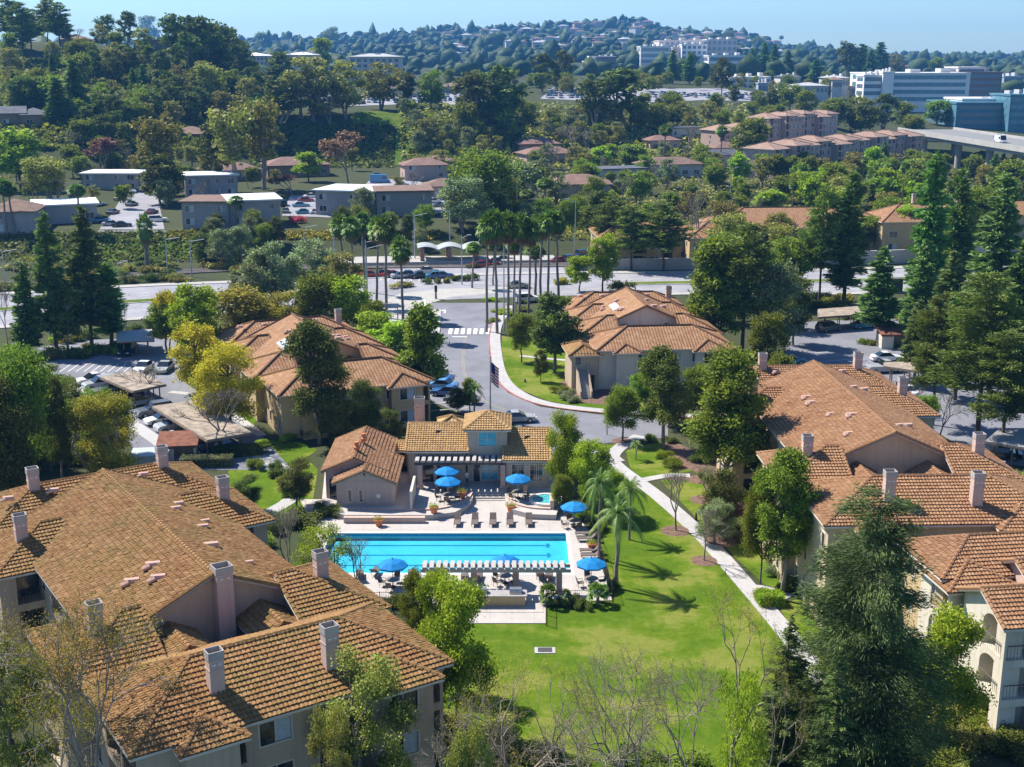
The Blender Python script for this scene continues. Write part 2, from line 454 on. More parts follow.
def p_bush(seed, nleaf, lsize, mat, W=1.0, box=None):
    """shrub about 1 m high and 2*W wide, or a clipped box hedge of unit size"""
    g = np.random.default_rng(seed)
    if box:
        n = nleaf; f = g.integers(0, 5, n); p = g.random((n, 3))-np.array([0.5, 0.5, 0])
        p[f == 0, 0] = -0.5; p[f == 1, 0] = 0.5; p[f == 2, 1] = -0.5; p[f == 3, 1] = 0.5; p[f == 4, 2] = 1
        p = p*np.array(box); p += g.normal(size=p.shape)*0.06; p[:, 2] = np.maximum(p[:, 2], 0.03)
    else:
        cl = [(np.array([g.normal()*W*0.45, g.normal()*W*0.45, 0.35+0.2*g.random()]), (0.45*W**0.5, 0.45*W**0.5, 0.4)) for _ in range(int(7*W+3))]
        p = clumps_to_points(cl, nleaf, g, 0.4); p[:, 2] = np.abs(p[:, 2])*0.98+0.02
    V, Q = leaves(p, lsize, 1, 0.6, 0.7, seed=seed)
    return fastmesh('foliage', V, Q, mat)
# leaf colours ------------------------------------------------------------------------------------------------
LM = dict(
 green=leafmat('leaf_green', (0.073, 0.112, 0.012), (0.226, 0.280, 0.038)),
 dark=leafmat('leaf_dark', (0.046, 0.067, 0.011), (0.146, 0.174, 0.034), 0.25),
 bright=leafmat('leaf_bright', (0.122, 0.202, 0.011), (0.329, 0.426, 0.034), 0.35, 0.02),
 olive=leafmat('leaf_olive', (0.116, 0.129, 0.027), (0.317, 0.302, 0.072), 0.25),
 grey=leafmat('leaf_grey', (0.116, 0.146, 0.068), (0.256, 0.291, 0.136), 0.2),
 yellow=leafmat('leaf_yellow', (0.26, 0.25, 0.012), (0.54, 0.48, 0.04), 0.35, 0.015),
 yolive=leafmat('leaf_yellow_olive', (0.146, 0.157, 0.017), (0.342, 0.291, 0.038), 0.3, 0.02),
 conifer=leafmat('needle_green', (0.061, 0.123, 0.025), (0.171, 0.280, 0.064), 0.25, 0.02),
 conifer2=leafmat('needle_light', (0.078, 0.128, 0.034), (0.19, 0.26, 0.08), 0.25, 0.02),
 deodar=leafmat('needle_deodar', (0.03, 0.055, 0.014), (0.13, 0.17, 0.06), 0.25, 0.01),
 pine=leafmat('needle_olive', (0.067, 0.106, 0.019), (0.189, 0.235, 0.051), 0.2, 0.02),
 palm=leafmat('palm_green', (0.061, 0.123, 0.017), (0.183, 0.280, 0.051), 0.2, 0.015, 0.5),
 palmd=leafmat('palm_dead', (0.14, 0.09, 0.05), (0.25, 0.17, 0.10), 0.1),
 rust=leafmat('leaf_rust', (0.15, 0.07, 0.05), (0.28, 0.15, 0.11), 0.2),
 pink=leafmat('leaf_pink', (0.35, 0.05, 0.09), (0.6, 0.12, 0.2), 0.2),
 twig=leafmat('leaf_twig', (0.12, 0.11, 0.05), (0.24, 0.22, 0.10), 0.2),
)
LOD = {'n': (1.0, 1.0), 'm': (0.34, 1.7), 'f': (0.1, 3.0)}
PROTO = {}
VARI = {'n': 2, 'm': 3, 'f': 3}
def make_proto(kind, lod, var):
    a, b = LOD[lod]; s = hash_(kind)*10+var
    N = lambda n: int(n*a)
    if kind == 'broad':  return p_broad(s, N(30000), 0.23*b, 3.7, 2.4, 38, LM['green'])
    if kind == 'broadd': return p_broad(s, N(30000), 0.22*b, 3.6, 2.0, 36, LM['dark'])
    if kind == 'dense':  return p_broad(s, N(30000), 0.23*b, 4.2, 1.2, 44, LM['green'], cr=(1.2, 1.8))
    if kind == 'bright': return p_broad(s, N(26000), 0.24*b, 3.4, 2.2, 34, LM['bright'])
    if kind == 'tall':   return p_broad(s, N(32000), 0.21*b, 2.5, 2.6, 40, LM['green'], cr=(0.8, 1.3), shape='column', bark=BARKG)
    if kind == 'talld':  return p_broad(s, N(32000), 0.20*b, 2.4, 2.2, 40, LM['dark'], cr=(0.8, 1.3), shape='column', bark=BARKG)
    if kind == 'olive':  return p_broad(s, N(24000), 0.20*b, 4.0, 2.2, 36, LM['olive'], cr=(0.8, 1.3), bark=BARKG, multi=True)
    if kind == 'grey':   return p_broad(s, N(26000), 0.20*b, 4.0, 1.6, 40, LM['grey'], cr=(0.9, 1.4), bark=BARKG, multi=True)
    if kind == 'euc':    return p_broad(s, N(20000), 0.20*b, 3.2, 3.6, 24, LM['olive'], cr=(0.8, 1.4), bark=BARKP, shape='flat', gap=0.55, multi=True)
    if kind == 'eucd':   return p_broad(s, N(20000), 0.20*b, 3.0, 2.6, 26, LM['dark'], cr=(0.8, 1.4), bark=BARKP, shape='column', gap=0.5, multi=True)
    if kind == 'yellow': return p_broad(s, N(28000), 0.22*b, 4.0, 1.8, 40, LM['yellow'], cr=(1.0, 1.5))
    if kind == 'yolive': return p_broad(s, N(28000), 0.21*b, 4.0, 1.5, 40, LM['yolive'], cr=(1.0, 1.5))
    if kind == 'sparse': return p_broad(s, N(6500), 0.22*b, 3.6, 2.4, 34, LM['bright'], cr=(0.8, 1.3), trunk=0.13, gap=0.3, multi=True)
    if kind == 'willow': return p_broad(s, N(26000), 0.22*b, 3.6, 1.0, 38, LM['yolive'], cr=(0.9, 1.4), bark=BARKP, multi=True)
    if kind == 'conifer': return p_conifer(s, N(34000), 0.30*b, 1.8, LM['conifer'], 0.06, 28, tuft=0.55, aspect=0.32, ragged=0.45, round_top=0.3)
    if kind == 'conifer2': return p_conifer(s, N(34000), 0.30*b, 1.8, LM['conifer2'], 0.02, 26, z0=1.6, tuft=0.5, aspect=0.32, round_top=0.3)
    if kind == 'column': return p_conifer(s, N(26000), 0.32*b, 1.25, LM['conifer'], 0.0, 30, z0=1.4, tuft=0.6, ragged=0.5, round_top=0.6)
    if kind == 'pine':   return p_conifer(s, N(26000), 0.32*b, 2.7, LM['pine'], -0.02, 16, z0=3.0, tuft=0.7, ragged=0.7, round_top=0.7)
    if kind == 'deodar': return p_conifer(s, 140000, 0.22, 2.6, LM['deodar'], 0.08, 40, z0=0.3, tuft=0.85, ragged=0.8, aspect=0.14, round_top=0.75)
    if kind == 'fir':    return p_conifer(s, 60000, 0.16, 1.9, LM['conifer2'], 0.05, 36, z0=0.3, tuft=0.35, ragged=0.5, aspect=0.35)
    if kind == 'rust':   return p_bare(s, 5, BARKG, 0.5, LM['rust'], N(16000), 0.20*b)
    if kind == 'bare':   return p_bare(s, 5 if lod != 'f' else 4, BARKG, 0.5, LM['twig'], N(1500), 0.10*b)
    if kind == 'barep':  return p_bare(s, 7, BARKP, 0.8, LM['yolive'], 3200, 0.09, split=2, r0=0.2, upb=0.05) if var % 2 else p_bare(s, 6, BARKP, 0.85, LM['twig'], 2600, 0.09, split=3, r0=0.15, upb=0.03)
    if kind == 'sprig':  return p_bare(s, 6, BARKP, 0.75, LM['yolive'], 6500, 0.11, split=3, r0=0.15)
    if kind == 'fan':    return p_fan(s, LM['palm'], LM['palmd'], seg=7, nf=58)
    if kind == 'fanfat': return p_fan(s, LM['palm'], LM['palmd'], head=3.2, nf=40, tr=0.6, seg=9)
    if kind == 'fansmall': return p_fan(s, LM['palm'], LM['palmd'], head=5.0, nf=26, tr=0.5, skirt=False, seg=9)
    if kind == 'feather': return p_feather(s, LM['palm'])
    raise KeyError(kind)
def hash_(k): return sum((i+1)*ord(c) for i, c in enumerate(k)) % 997
LOOK = dict(broad='leafy green tree', broadd='dark green leafy tree', dense='dense rounded green tree', bright='fresh bright green tree', tall='tall leafy tree',
  talld='tall dark tree', olive='dull olive green tree', grey='grey green tree', euc='airy olive eucalyptus', eucd='dark clumpy eucalyptus',
  yellow='yellow flowering tree', yolive='yellowish green tree', sparse='thinly leaved young tree', willow='yellow olive willowy tree', conifer='dark pointed conifer',
  conifer2='light green pointed conifer', column='narrow tall conifer', pine='spreading pine', deodar='big feathery dark conifer', fir='soft green conifer',
  rust='leafless reddish tree', bare='bare twiggy tree', barep='pale bare tree', sprig='pale thinly leaved tree', fan='tall fan palm', fanfat='stout shaggy fan palm',
  fansmall='short fan palm', feather='feathery arching palm')
NAME = dict(fan='fan_palm', fanfat='fan_palm', fansmall='fan_palm', feather='feather_palm', conifer='conifer_tree', conifer2='conifer_tree', column='conifer_tree', pine='pine_tree', deodar='conifer_tree', fir='conifer_tree',
  euc='eucalyptus_tree', eucd='eucalyptus_tree', bare='bare_tree', barep='bare_tree', rust='bare_tree')
ASPECT = dict(broad=0.78, broadd=0.76, dense=0.9, bright=0.72, tall=0.52, talld=0.5, olive=0.85, grey=0.85, euc=0.72, eucd=0.66, yellow=0.85, yolive=0.85, sparse=0.75, willow=0.78,
  conifer=0.38, conifer2=0.38, column=0.30, pine=0.60, deodar=0.58, fir=0.40, rust=0.7, bare=0.7, barep=0.8, sprig=0.8, fan=0.30, fanfat=0.7, fansmall=1.0, feather=0.85)
THINGS = []     # (object, base label) for the final check that each label is alone
def tree_at(kind, pos, h, w=None, where='', group=None, look=None):
    d = pos[1]; lod = 'n' if d < 150 else ('m' if d < 330 else 'f')
    if kind in ('deodar', 'fir', 'feather', 'fansmall', 'fanfat', 'barep', 'sprig'): lod = 'n'
    if kind == 'fan' and lod == 'f': lod = 'm'
    key = (kind, lod, rng.integers(0, VARI[lod]) if kind not in ('deodar', 'fir') else 0)
    if key not in PROTO: PROTO[key] = make_proto(kind, lod, int(key[2]))
    pr = PROTO[key]
    cat = 'palm tree' if 'palm' in NAME.get(kind, '') else 'tree'
    e = empty(NAME.get(kind, 'leafy_tree'), pos, rng.random()*6.28)
    sz = h/10; sxy = sz if w is None else w/(10*ASPECT[kind])
    e.scale = (sxy, sxy, sz)
    for nm, me in zip(('trunk', 'crown', 'dead_leaves'), pr):
        if me is not None: link(nm, me, e)
    if kind == 'fan': e.rotation_euler = ((rng.random()-.5)*.1, (rng.random()-.5)*.1, e.rotation_euler.z)
    lab = (look or LOOK[kind])+(' '+where if where else '')
    tag(e, lab, cat, group); THINGS.append((e, lab)); return e
def T(kind, px, top, base, w=None, where='', group=None, look=None, dmin=60.0):
    """tree whose foot is seen (or would be) at row base and whose tip is at row top; w = width in pixels"""
    p = hit(px, base, dmin) if base < 900 else None
    rt = ray(px, top); zt = HC+rt[2]*(p.y/rt[1]); h = max(0.6, zt-p.z)
    s = scale_at((p.x, p.y, p.z+h*0.6))
    if abs(px-512) > 0: p.x = (px-CX)*((p.y*cp-(p.z+h*0.5-HC)*sp))/F
    return tree_at(kind, p, h, None if w is None else w/s, where, group, look)
# ================================================================== setting: terrain, roads, lawns
def m_ground():
    t = NT('ground'); ps = t.pos(); a = t.noise(0.02, ps, 8, 0.65); b = t.noise(0.5, ps, 6, 0.7)
    c1 = t.ramp(b, [(0.3, (0.045, 0.04, 0.028)), (0.5, (0.085, 0.075, 0.045)), (0.7, (0.05, 0.075, 0.025))])
    c2 = t.ramp(a, [(0.35, (0.03, 0.055, 0.018)), (0.6, (0.055, 0.075, 0.03)), (0.85, (0.12, 0.11, 0.07))])
    return t.bsdf(t.mix(0.55, c1, c2), 1.0, 0, 0.1, bump=b, bstr=0.6, bdist=0.3)
def m_lawn(name='lawn', base=((0.052, 0.125, 0.004), (0.105, 0.18, 0.008), (0.25, 0.25, 0.06))):
    t = NT(name); ps = t.pos(); a = t.noise(0.13, ps, 8, 0.68); b = t.noise(1.4, ps, 6, 0.7); d = t.noise(14, ps, 3, 0.7)
    c1 = t.ramp(a, [(0.42, base[0]), (0.5, base[1]), (0.56, base[2])]); c2 = t.ramp(b, [(0.3, base[0]), (0.7, base[2])])
    c = t.mix(0.35, c1, c2); c = t.mix(t.math('MULTIPLY', t.ramp(d, [(0.4, (0, 0, 0)), (0.6, (1, 1, 1))]), 0.4), c, base[0])
    return t.bsdf(c, 1.0, 0, 0.03, bump=t.noise(22, ps, 3, 0.8), bstr=0.7, bdist=0.06)
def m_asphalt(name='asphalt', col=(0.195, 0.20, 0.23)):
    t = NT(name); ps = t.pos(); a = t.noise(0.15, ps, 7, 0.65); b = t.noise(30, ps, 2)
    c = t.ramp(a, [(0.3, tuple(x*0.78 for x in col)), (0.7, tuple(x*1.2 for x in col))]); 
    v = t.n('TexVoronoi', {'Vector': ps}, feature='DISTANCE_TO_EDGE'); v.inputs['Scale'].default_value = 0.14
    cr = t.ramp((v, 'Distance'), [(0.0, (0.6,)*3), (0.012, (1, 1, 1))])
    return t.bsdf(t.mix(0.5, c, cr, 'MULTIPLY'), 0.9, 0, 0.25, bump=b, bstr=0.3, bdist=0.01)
def m_concrete(name='concrete', col=(0.42, 0.405, 0.38), joint=1.5):
    t = NT(name); ps = t.pos(); a = t.noise(0.5, ps, 7, 0.65); b = t.noise(6, ps, 5)
    c = t.ramp(a, [(0.3, tuple(x*0.82 for x in col)), (0.7, tuple(x*1.1 for x in col))])
    c = t.mix(0.25, c, t.ramp(b, [(0.35, tuple(x*0.7 for x in col)), (0.6, col)]))
    br = t.n('TexBrick', {'Vector': ps, 'Color1': (1, 1, 1), 'Color2': (1, 1, 1), 'Mortar': (0.68,)*3}); br.offset = 0
    for k, v in (('Scale', 1.0), ('Mortar Size', 0.012), ('Brick Width', joint), ('Row Height', joint)): br.inputs[k].default_value = v
    return t.bsdf(t.mix(1, c, br, 'MULTIPLY'), 0.85, 0, 0.25, bump=b, bstr=0.15, bdist=0.01)
M_GROUND = m_ground(); M_LAWN = m_lawn(); M_ASPH = m_asphalt(); M_CONC = m_concrete()
M_PATH = m_concrete('path_concrete', (0.44, 0.43, 0.43), 1.2)
M_DECK = m_concrete('deck_concrete', (0.47, 0.435, 0.41), 1.8)
M_MULCH = plain('mulch', (0.16, 0.10, 0.075), 1.0, 0.45, 2.5, bump=0.6)
M_SLOPE = m_lawn('slope_grass', ((0.05, 0.10, 0.012), (0.10, 0.17, 0.02), (0.17, 0.20, 0.04)))
M_KERB = plain('kerb_concrete', (0.5, 0.49, 0.46), 0.9, 0.15, 1.0)
M_RED = plain('red_kerb_paint', (0.36, 0.14, 0.12), 0.8, 0.25, 1.5)
M_WHITE = plain('white_paint', (0.78, 0.78, 0.76), 0.6, 0.08, 2.0)
M_YEL = plain('road_yellow', (0.30, 0.27, 0.20), 0.8, 0.2)
POOL = (-17.4, 5.15, 102.9, 112.5)
m = MB()
xs = [-420, POOL[0], POOL[1], 420]; ys = [10, POOL[2], POOL[3], 278]
for i in range(3):
    for j in range(3):
        if i == 1 and j == 1: continue
        m.face([(xs[i], ys[j], 0), (xs[i+1], ys[j], 0), (xs[i+1], ys[j+1], 0), (xs[i], ys[j+1], 0)])
yy = [278.0]
while yy[-1] < 4150: yy.append(yy[-1]*1.0095+0.3)
nu = 230; base = len(m.v)
for y in yy:
    for i in range(nu):
        u = (i/(nu-1)-0.5)*2*0.62; x = u*y
        if y < 300: x = u*(y)*1.0
        m.v.append((x, y, ground(x, y)))
for j in range(len(yy)-1):
    for i in range(nu-1):
        a = base+j*nu+i; m.f.append((a, a+1, a+nu+1, a+nu)); m.m.append(0); m.uv.append(None)
tag(m.build('ground', M_GROUND, smooth=False), kind='structure')
def grid_sheet(name, pts, mat, off=0.05, cell=None, kind='structure', parent=None, thick=0.0):
    """flat or draped sheet with outline pts [(x, y)]"""
    bm = bmesh.new(); vs = [bm.verts.new((x, y, 0)) for x, y in pts]; f = bm.faces.new(vs)
    bmesh.ops.triangulate(bm, faces=[f])
    if cell:
        for ax in (0, 1):
            lo = min(p[ax] for p in pts); hi = max(p[ax] for p in pts); c = lo+cell
            while c < hi:
                co = [0, 0, 0]; co[ax] = c; no = [0, 0, 0]; no[ax] = 1
                bmesh.ops.bisect_plane(bm, geom=bm.verts[:]+bm.edges[:]+bm.faces[:], plane_co=co, plane_no=no); c += cell
        for v in bm.verts: v.co.z = ground(v.co.x, v.co.y)+off
    else:
        for v in bm.verts: v.co.z = off
    for f in bm.faces:
        if f.normal.z < 0: f.normal_flip()
    me = bpy.data.meshes.new(name); bm.to_mesh(me); bm.free(); me.materials.append(mat)
    o = link(name, me, parent)
    if kind: tag(o, kind=kind)
    return o
def SH(name, pxs, mat, off=0.05, cell=None, kind='structure'):
    pts = []
    for p in pxs:
        h = P(p[0], p[1]) if cell is None else hit(p[0], p[1], 150)
        pts.append((h.x, h.y))
    return grid_sheet(name, pts, mat, off, cell, kind)
def smooth_line(pts, k=5):
    out = []; n = len(pts)
    for i in range(n-1):
        p0 = pts[max(0, i-1)]; p1 = pts[i]; p2 = pts[i+1]; p3 = pts[min(n-1, i+2)]
        for j in range(k):
            t = j/k
            out.append(tuple(0.5*((2*p1[c])+(-p0[c]+p2[c])*t+(2*p0[c]-5*p1[c]+4*p2[c]-p3[c])*t*t+(-p0[c]+3*p1[c]-3*p2[c]+p3[c])*t**3) for c in (0, 1)))
    out.append(tuple(pts[-1][:2])); return out
def offset_line(pts, d):
    out = []
    for i, p in enumerate(pts):
        a = pts[max(0, i-1)]; b = pts[min(len(pts)-1, i+1)]; dx, dy = b[0]-a[0], b[1]-a[1]; l = math.hypot(dx, dy) or 1
        out.append((p[0]-dy/l*d, p[1]+dx/l*d))
    return out
def strip(name, pts, w0, w1, mat, z0, z1, kind='structure', zf=None, parent=None):
    """a band between offsets w0 and w1 of a line, from height z0 to z1"""
    m = MB(); A = offset_line(pts, w0); B = offset_line(pts, w1); n = len(pts)
    g = zf or (lambda x, y: 0.0)
    v = []
    for a, b in zip(A, B):
        ga, gb = g(*a), g(*b); v += [(a[0], a[1], z0+ga), (b[0], b[1], z0+gb), (b[0], b[1], z1+gb), (a[0], a[1], z1+ga)]
    f = []
    for i in range(n-1):
        k = 4*i; f += [(k+3, k+2, k+6, k+7), (k+0, k+3, k+7, k+4), (k+1, k+5, k+6, k+2)]
    f += [(0, 1, 2, 3), (4*n-1, 4*n-2, 4*n-3, 4*n-4)]
    m.mesh(v, f); o = m.build(name, mat, parent)
    if kind: tag(o, kind=kind)
    return o
PL = lambda pxs, k=5: smooth_line([XY(*p) for p in pxs], k)
# arterial road along the valley
FARK = smooth_line([(-190, 205), (-100, 238), (-64, 250), (0, 262), (40, 264), (75, 268), (112, 277), (190, 297)], 6)
NEARK = smooth_line([(-190, 176), (-88, 209), (-64, 217), (-30, 229), (0, 236), (38, 241), (66, 241), (98, 248), (190, 270)], 6)
def flatpoly(name, A, B, mat, off): 
    m = MB(); 
    n = min(len(A), len(B)); ia = [A[int(i*(len(A)-1)/(n-1))] for i in range(n)]; ib = [B[int(i*(len(B)-1)/(n-1))] for i in range(n)]
    for i in range(n-1):
        m.face([(ib[i][0], ib[i][1], max(0, ground(*ib[i]))+off), (ib[i+1][0], ib[i+1][1], max(0, ground(*ib[i+1]))+off), (ia[i+1][0], ia[i+1][1], max(0, ground(*ia[i+1]))+off), (ia[i][0], ia[i][1], max(0, ground(*ia[i]))+off)])
    return tag(m.build(name, mat), kind='structure')
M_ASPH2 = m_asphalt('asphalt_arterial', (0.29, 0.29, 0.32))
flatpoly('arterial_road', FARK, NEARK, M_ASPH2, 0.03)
gz = lambda x, y: max(0.0, ground(x, y))
strip('far_sidewalk', FARK, 0.0, 2.6, M_CONC, 0, 0.15, zf=gz)
NS1 = [p for p in NEARK if p[0] < -31]; NS2 = [p for p in NEARK if p[0] > 6]
strip('near_sidewalk', NS1, -2.2, 0.0, M_CONC, 0, 0.15); strip('near_sidewalk', NS2, -2.2, 0.0, M_CONC, 0, 0.15)
mid = [((a[0]+b[0])/2, (a[1]+b[1])/2) for a, b in zip(FARK, NEARK)] if len(FARK) == len(NEARK) else None
if mid is None:
    n = 40; mid = [tuple((FARK[int(i*(len(FARK)-1)/n)][c]+NEARK[int(i*(len(NEARK)-1)/n)][c])/2 for c in (0, 1)) for i in range(n+1)]
ML = [p for p in mid if p[0] < -44]; MR = [p for p in mid if p[0] > 22]
for q in (ML, MR):
    strip('median_kerb', q, -1.7, 1.7, M_KERB, 0, 0.16, zf=gz)
    strip('median_grass', q, -1.35, 1.35, M_SLOPE, 0.1, 0.2, zf=gz)
    for d in (-5.4, -9.0, 5.4, 9.0):
        ln = offset_line(q, d); mm = MB()
        for a, b in zip(ln, ln[1:]):
            L = math.hypot(b[0]-a[0], b[1]-a[1]); k = max(1, int(L/9))
            for i in range(k):
                s0, s1 = i/k, (i+0.35)/k; A = (a[0]+(b[0]-a[0])*s0, a[1]+(b[1]-a[1])*s0); B = (a[0]+(b[0]-a[0])*s1, a[1]+(b[1]-a[1])*s1)
                dx, dy = (b[0]-a[0])/L*0.09, (b[1]-a[1])/L*0.09; za = gz(*A)+0.045; zb = gz(*B)+0.045
                mm.face([(A[0]+dy, A[1]-dx, za), (B[0]+dy, B[1]-dx, zb), (B[0]-dy, B[1]+dx, zb), (A[0]-dy, A[1]+dx, za)])
        tag(mm.build('lane_marking', M_WHITE), kind='structure')
# entry street and the drive behind the clubhouse
ENTRY = [(418, 303), (508, 303), (496, 318), (489, 330), (489, 353), (494, 376), (508, 393), (540, 407), (600, 415), (668, 419), (668, 438), (625, 441), (585, 446), (560, 458), (548, 470), (543, 440), (505, 420), (462, 414), (438, 404), (418, 392), (424, 372), (436, 350), (441, 330)]
SH('entry_street', ENTRY, M_ASPH, 0.035)
SH('crossing_apron', [(376, 304), (400, 294), (440, 289), (520, 287), (520, 291), (452, 297), (428, 304), (430, 318), (405, 330), (380, 318)], M_CONC, 0.043)
kr = PL([(506, 306), (494, 320), (489, 334), (489.5, 353), (494, 375), (508, 392), (540, 405.5), (600, 413.5), (668, 417.5), (700, 419)], 6)
strip('red_kerb', kr, 0.0, 0.22, M_RED, 0, 0.14); strip('entry_sidewalk', kr, 0.22, 1.9, M_PATH, 0, 0.13)
kl = PL([(441, 310), (440, 330), (434, 352), (424, 372), (418, 392)], 5)
strip('entry_sidewalk', kl, -1.6, 0.0, M_PATH, 0, 0.13)
mm = MB()
for i in range(7):      # ladder crosswalk
    a = P(449+i*6.2, 329.5); b = P(447.5+i*6.3, 334); mm.face([(a.x, b.y-0.2, 0.047), (a.x+0.62, b.y-0.2, 0.047), (a.x+0.62, a.y+0.6, 0.047), (a.x, a.y+0.6, 0.047)])
tag(mm.build('crosswalk_marking', M_WHITE), kind='structure')
for dd in (-0.14, 0.14):
    cl_ = offset_line(PL([(466, 336), (463, 356), (466, 378), (480, 398), (505, 410)], 6), dd)
    strip('centre_line', cl_, -.05, .05, M_YEL, 0.036, 0.046)
for (p_, q_) in (((452, 337), (467, 337)), ((424, 300), (428, 316))):
    a_, b_ = P(*p_), P(*q_); strip('stop_line', [(a_.x, a_.y), ((a_.x+b_.x)/2, (a_.y+b_.y)/2), (b_.x, b_.y)], -.2, .2, M_WHITE, 0.036, 0.05)
def stalls(p0, p1, n, L, name='parking_line'):
    a_, b_ = P(*p0), P(*p1); d_ = (b_-a_).normalized(); nn_ = Vector((-d_.y, d_.x, 0)); m_ = MB()
    for i in range(n+1):
        c_ = a_.lerp(b_, i/n); q = [c_-d_*.06, c_+d_*.06, c_+d_*.06+nn_*L, c_-d_*.06+nn_*L]; m_.face([(v.x, v.y, 0.05) for v in (q if L > 0 else q[::-1])])
    tag(m_.build(name, M_WHITE), kind='structure')
stalls((90, 386), (140, 411), 6, 5); stalls((150, 416), (210, 452), 8, 5); stalls((432, 372), (468, 408), 6, -5); stalls((830, 352), (880, 372), 5, -5); stalls((380, 281), (450, 281), 9, 5); stalls((60, 372), (140, 372), 10, 5)
mm = MB(); c = P(444, 312)     # turn arrow painted on the asphalt
mm.face([(c.x, c.y-1.2, 0.048), (c.x+0.3, c.y-1.2, 0.048), (c.x+0.3, c.y+1.2, 0.048), (c.x, c.y+1.2, 0.048)]); mm.face([(c.x-1.4, c.y+1.2, 0.048), (c.x+0.3, c.y+0.6, 0.048), (c.x+0.3, c.y+1.9, 0.048)])
tag(mm.build('arrow_marking', M_WHITE), kind='structure')
# parking aisles
SH('parking_lot_ground', [(20, 352), (75, 340), (175, 338), (195, 352), (178, 378), (262, 436), (292, 470), (150, 470), (118, 428), (66, 384), (30, 384)], M_ASPH, 0.03)
SH('parking_lot_ground', [(786, 345), (800, 322), (905, 318), (922, 346), (960, 372), (1060, 402), (1060, 470), (985, 462), (930, 428), (905, 396), (786, 400)], M_ASPH, 0.03)
g_ = PL([(72, 384), (112, 410), (150, 436), (196, 468)], 4); strip('concrete_gutter', g_, -0.9, 0.9, M_PATH, 0.0, 0.045)
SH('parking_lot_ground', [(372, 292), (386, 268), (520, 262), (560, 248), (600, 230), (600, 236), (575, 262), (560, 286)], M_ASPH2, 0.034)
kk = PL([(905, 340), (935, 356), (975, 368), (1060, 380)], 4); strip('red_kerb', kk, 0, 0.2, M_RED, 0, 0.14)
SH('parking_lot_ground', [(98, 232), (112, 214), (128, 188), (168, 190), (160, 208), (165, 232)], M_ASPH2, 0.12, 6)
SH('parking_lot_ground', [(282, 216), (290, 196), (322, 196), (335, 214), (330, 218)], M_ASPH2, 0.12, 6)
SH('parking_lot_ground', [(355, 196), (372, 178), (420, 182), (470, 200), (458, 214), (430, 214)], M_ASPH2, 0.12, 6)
# mesa car park
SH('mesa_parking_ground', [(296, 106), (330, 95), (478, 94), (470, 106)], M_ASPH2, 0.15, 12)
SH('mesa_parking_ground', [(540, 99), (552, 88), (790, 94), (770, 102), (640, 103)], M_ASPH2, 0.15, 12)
# grass
SH('lawn', [(440, 640), (450, 600), (545, 600), (615, 600), (606, 560), (588, 528), (584, 470), (610, 452), (622, 470), (680, 522), (726, 572), (800, 640), (860, 720), (900, 860), (300, 860), (425, 760)], M_LAWN, 0.02)
SH('lawn', [(561, 458), (590, 447), (628, 443), (606, 455), (590, 468), (570, 470)], M_LAWN, 0.02)
SH('lawn', [(626, 451), (640, 446), (662, 442), (676, 452), (700, 470), (668, 475), (642, 480), (630, 468)], M_LAWN, 0.02)
SH('lawn', [(660, 480), (690, 477), (720, 492), (770, 540), (800, 590), (770, 590), (736, 558), (702, 524)], M_LAWN, 0.02)
SH('lawn', [(778, 606), (800, 598), (830, 640), (880, 720), (850, 720)], M_LAWN, 0.02)
SH('lawn', [(502, 336), (576, 350), (600, 372), (640, 400), (680, 415), (600, 410), (548, 401), (516, 388), (500, 368)], M_LAWN, 0.02)
SH('lawn', [(228, 466), (252, 457), (300, 452), (318, 470), (312, 506), (280, 520), (262, 516), (230, 505)], M_LAWN, 0.02)
SH('lawn', [(176, 372), (198, 360), (222, 392), (258, 420), (250, 428)], M_LAWN, 0.02)
SH('lawn', [(250, 440), (300, 442), (318, 450), (300, 462), (270, 455)], M_LAWN, 0.025)
SH('grass_slope', [(96, 262), (100, 236), (165, 236), (230, 240), (250, 252), (210, 258)], M_SLOPE, 0.12, 4)
SH('grass_slope', [(545, 232), (560, 202), (620, 202), (640, 226), (590, 230)], M_SLOPE, 0.12, 4)
SH('grass_slope', [(394, 166), (396, 126), (410, 116), (432, 122), (424, 168)], M_SLOPE, 0.3, 6)
SH('grass_slope', [(352, 126), (356, 112), (430, 110), (432, 124), (394, 130)], M_SLOPE, 0.3, 6)
SH('grass_slope', [(44, 68), (62, 52), (70, 66)], M_SLOPE, 0.6, 8)
# footpaths
def path(name, pxs, w, k=6, z=0.06, mat=None):
    q = PL(pxs, k); return strip(name, q, -w/2, w/2, mat or M_PATH, 0, z)
path('footpath', [(640, 436), (622, 446), (612, 458), (622, 470), (655, 494), (700, 534), (745, 584), (800, 650), (850, 720)], 1.7)
path('footpath', [(590, 452), (604, 452), (618, 462)], 1.7, z=0.065)
path('footpath', [(640, 481), (668, 476), (690, 476)], 1.2, z=0.068)
path('footpath', [(752, 588), (770, 590), (790, 598)], 1.2, z=0.068)
path('footpath', [(246, 448), (262, 458), (285, 470), (298, 482), (290, 500), (262, 518), (252, 540)], 1.6)
path('footpath', [(170, 392), (205, 398), (240, 420), (262, 436)], 1.2)
path('footpath', [(520, 356), (560, 360), (592, 362)], 1.0)
for px, py, r in [(676, 531, 1.6), (705, 561, 1.4), (622, 441, 1.4), (720, 540, 1.9), (704, 500, 1.6), (700, 480, 1.6), (684, 466, 1.6)]:
    c = P(px, py); m = MB(); m.lathe([(r, 0), (r*0.8, 0.06), (0.05, 0.09)], n=14); tag(m.build('mulch_ring', M_MULCH, loc=(c.x, c.y, 0.0)), kind='structure')
SH('mulch_bed', [(648, 478), (700, 476), (660, 446), (672, 440), (730, 470), (800, 560), (800, 592), (770, 540), (700, 482)], M_MULCH, 0.028)
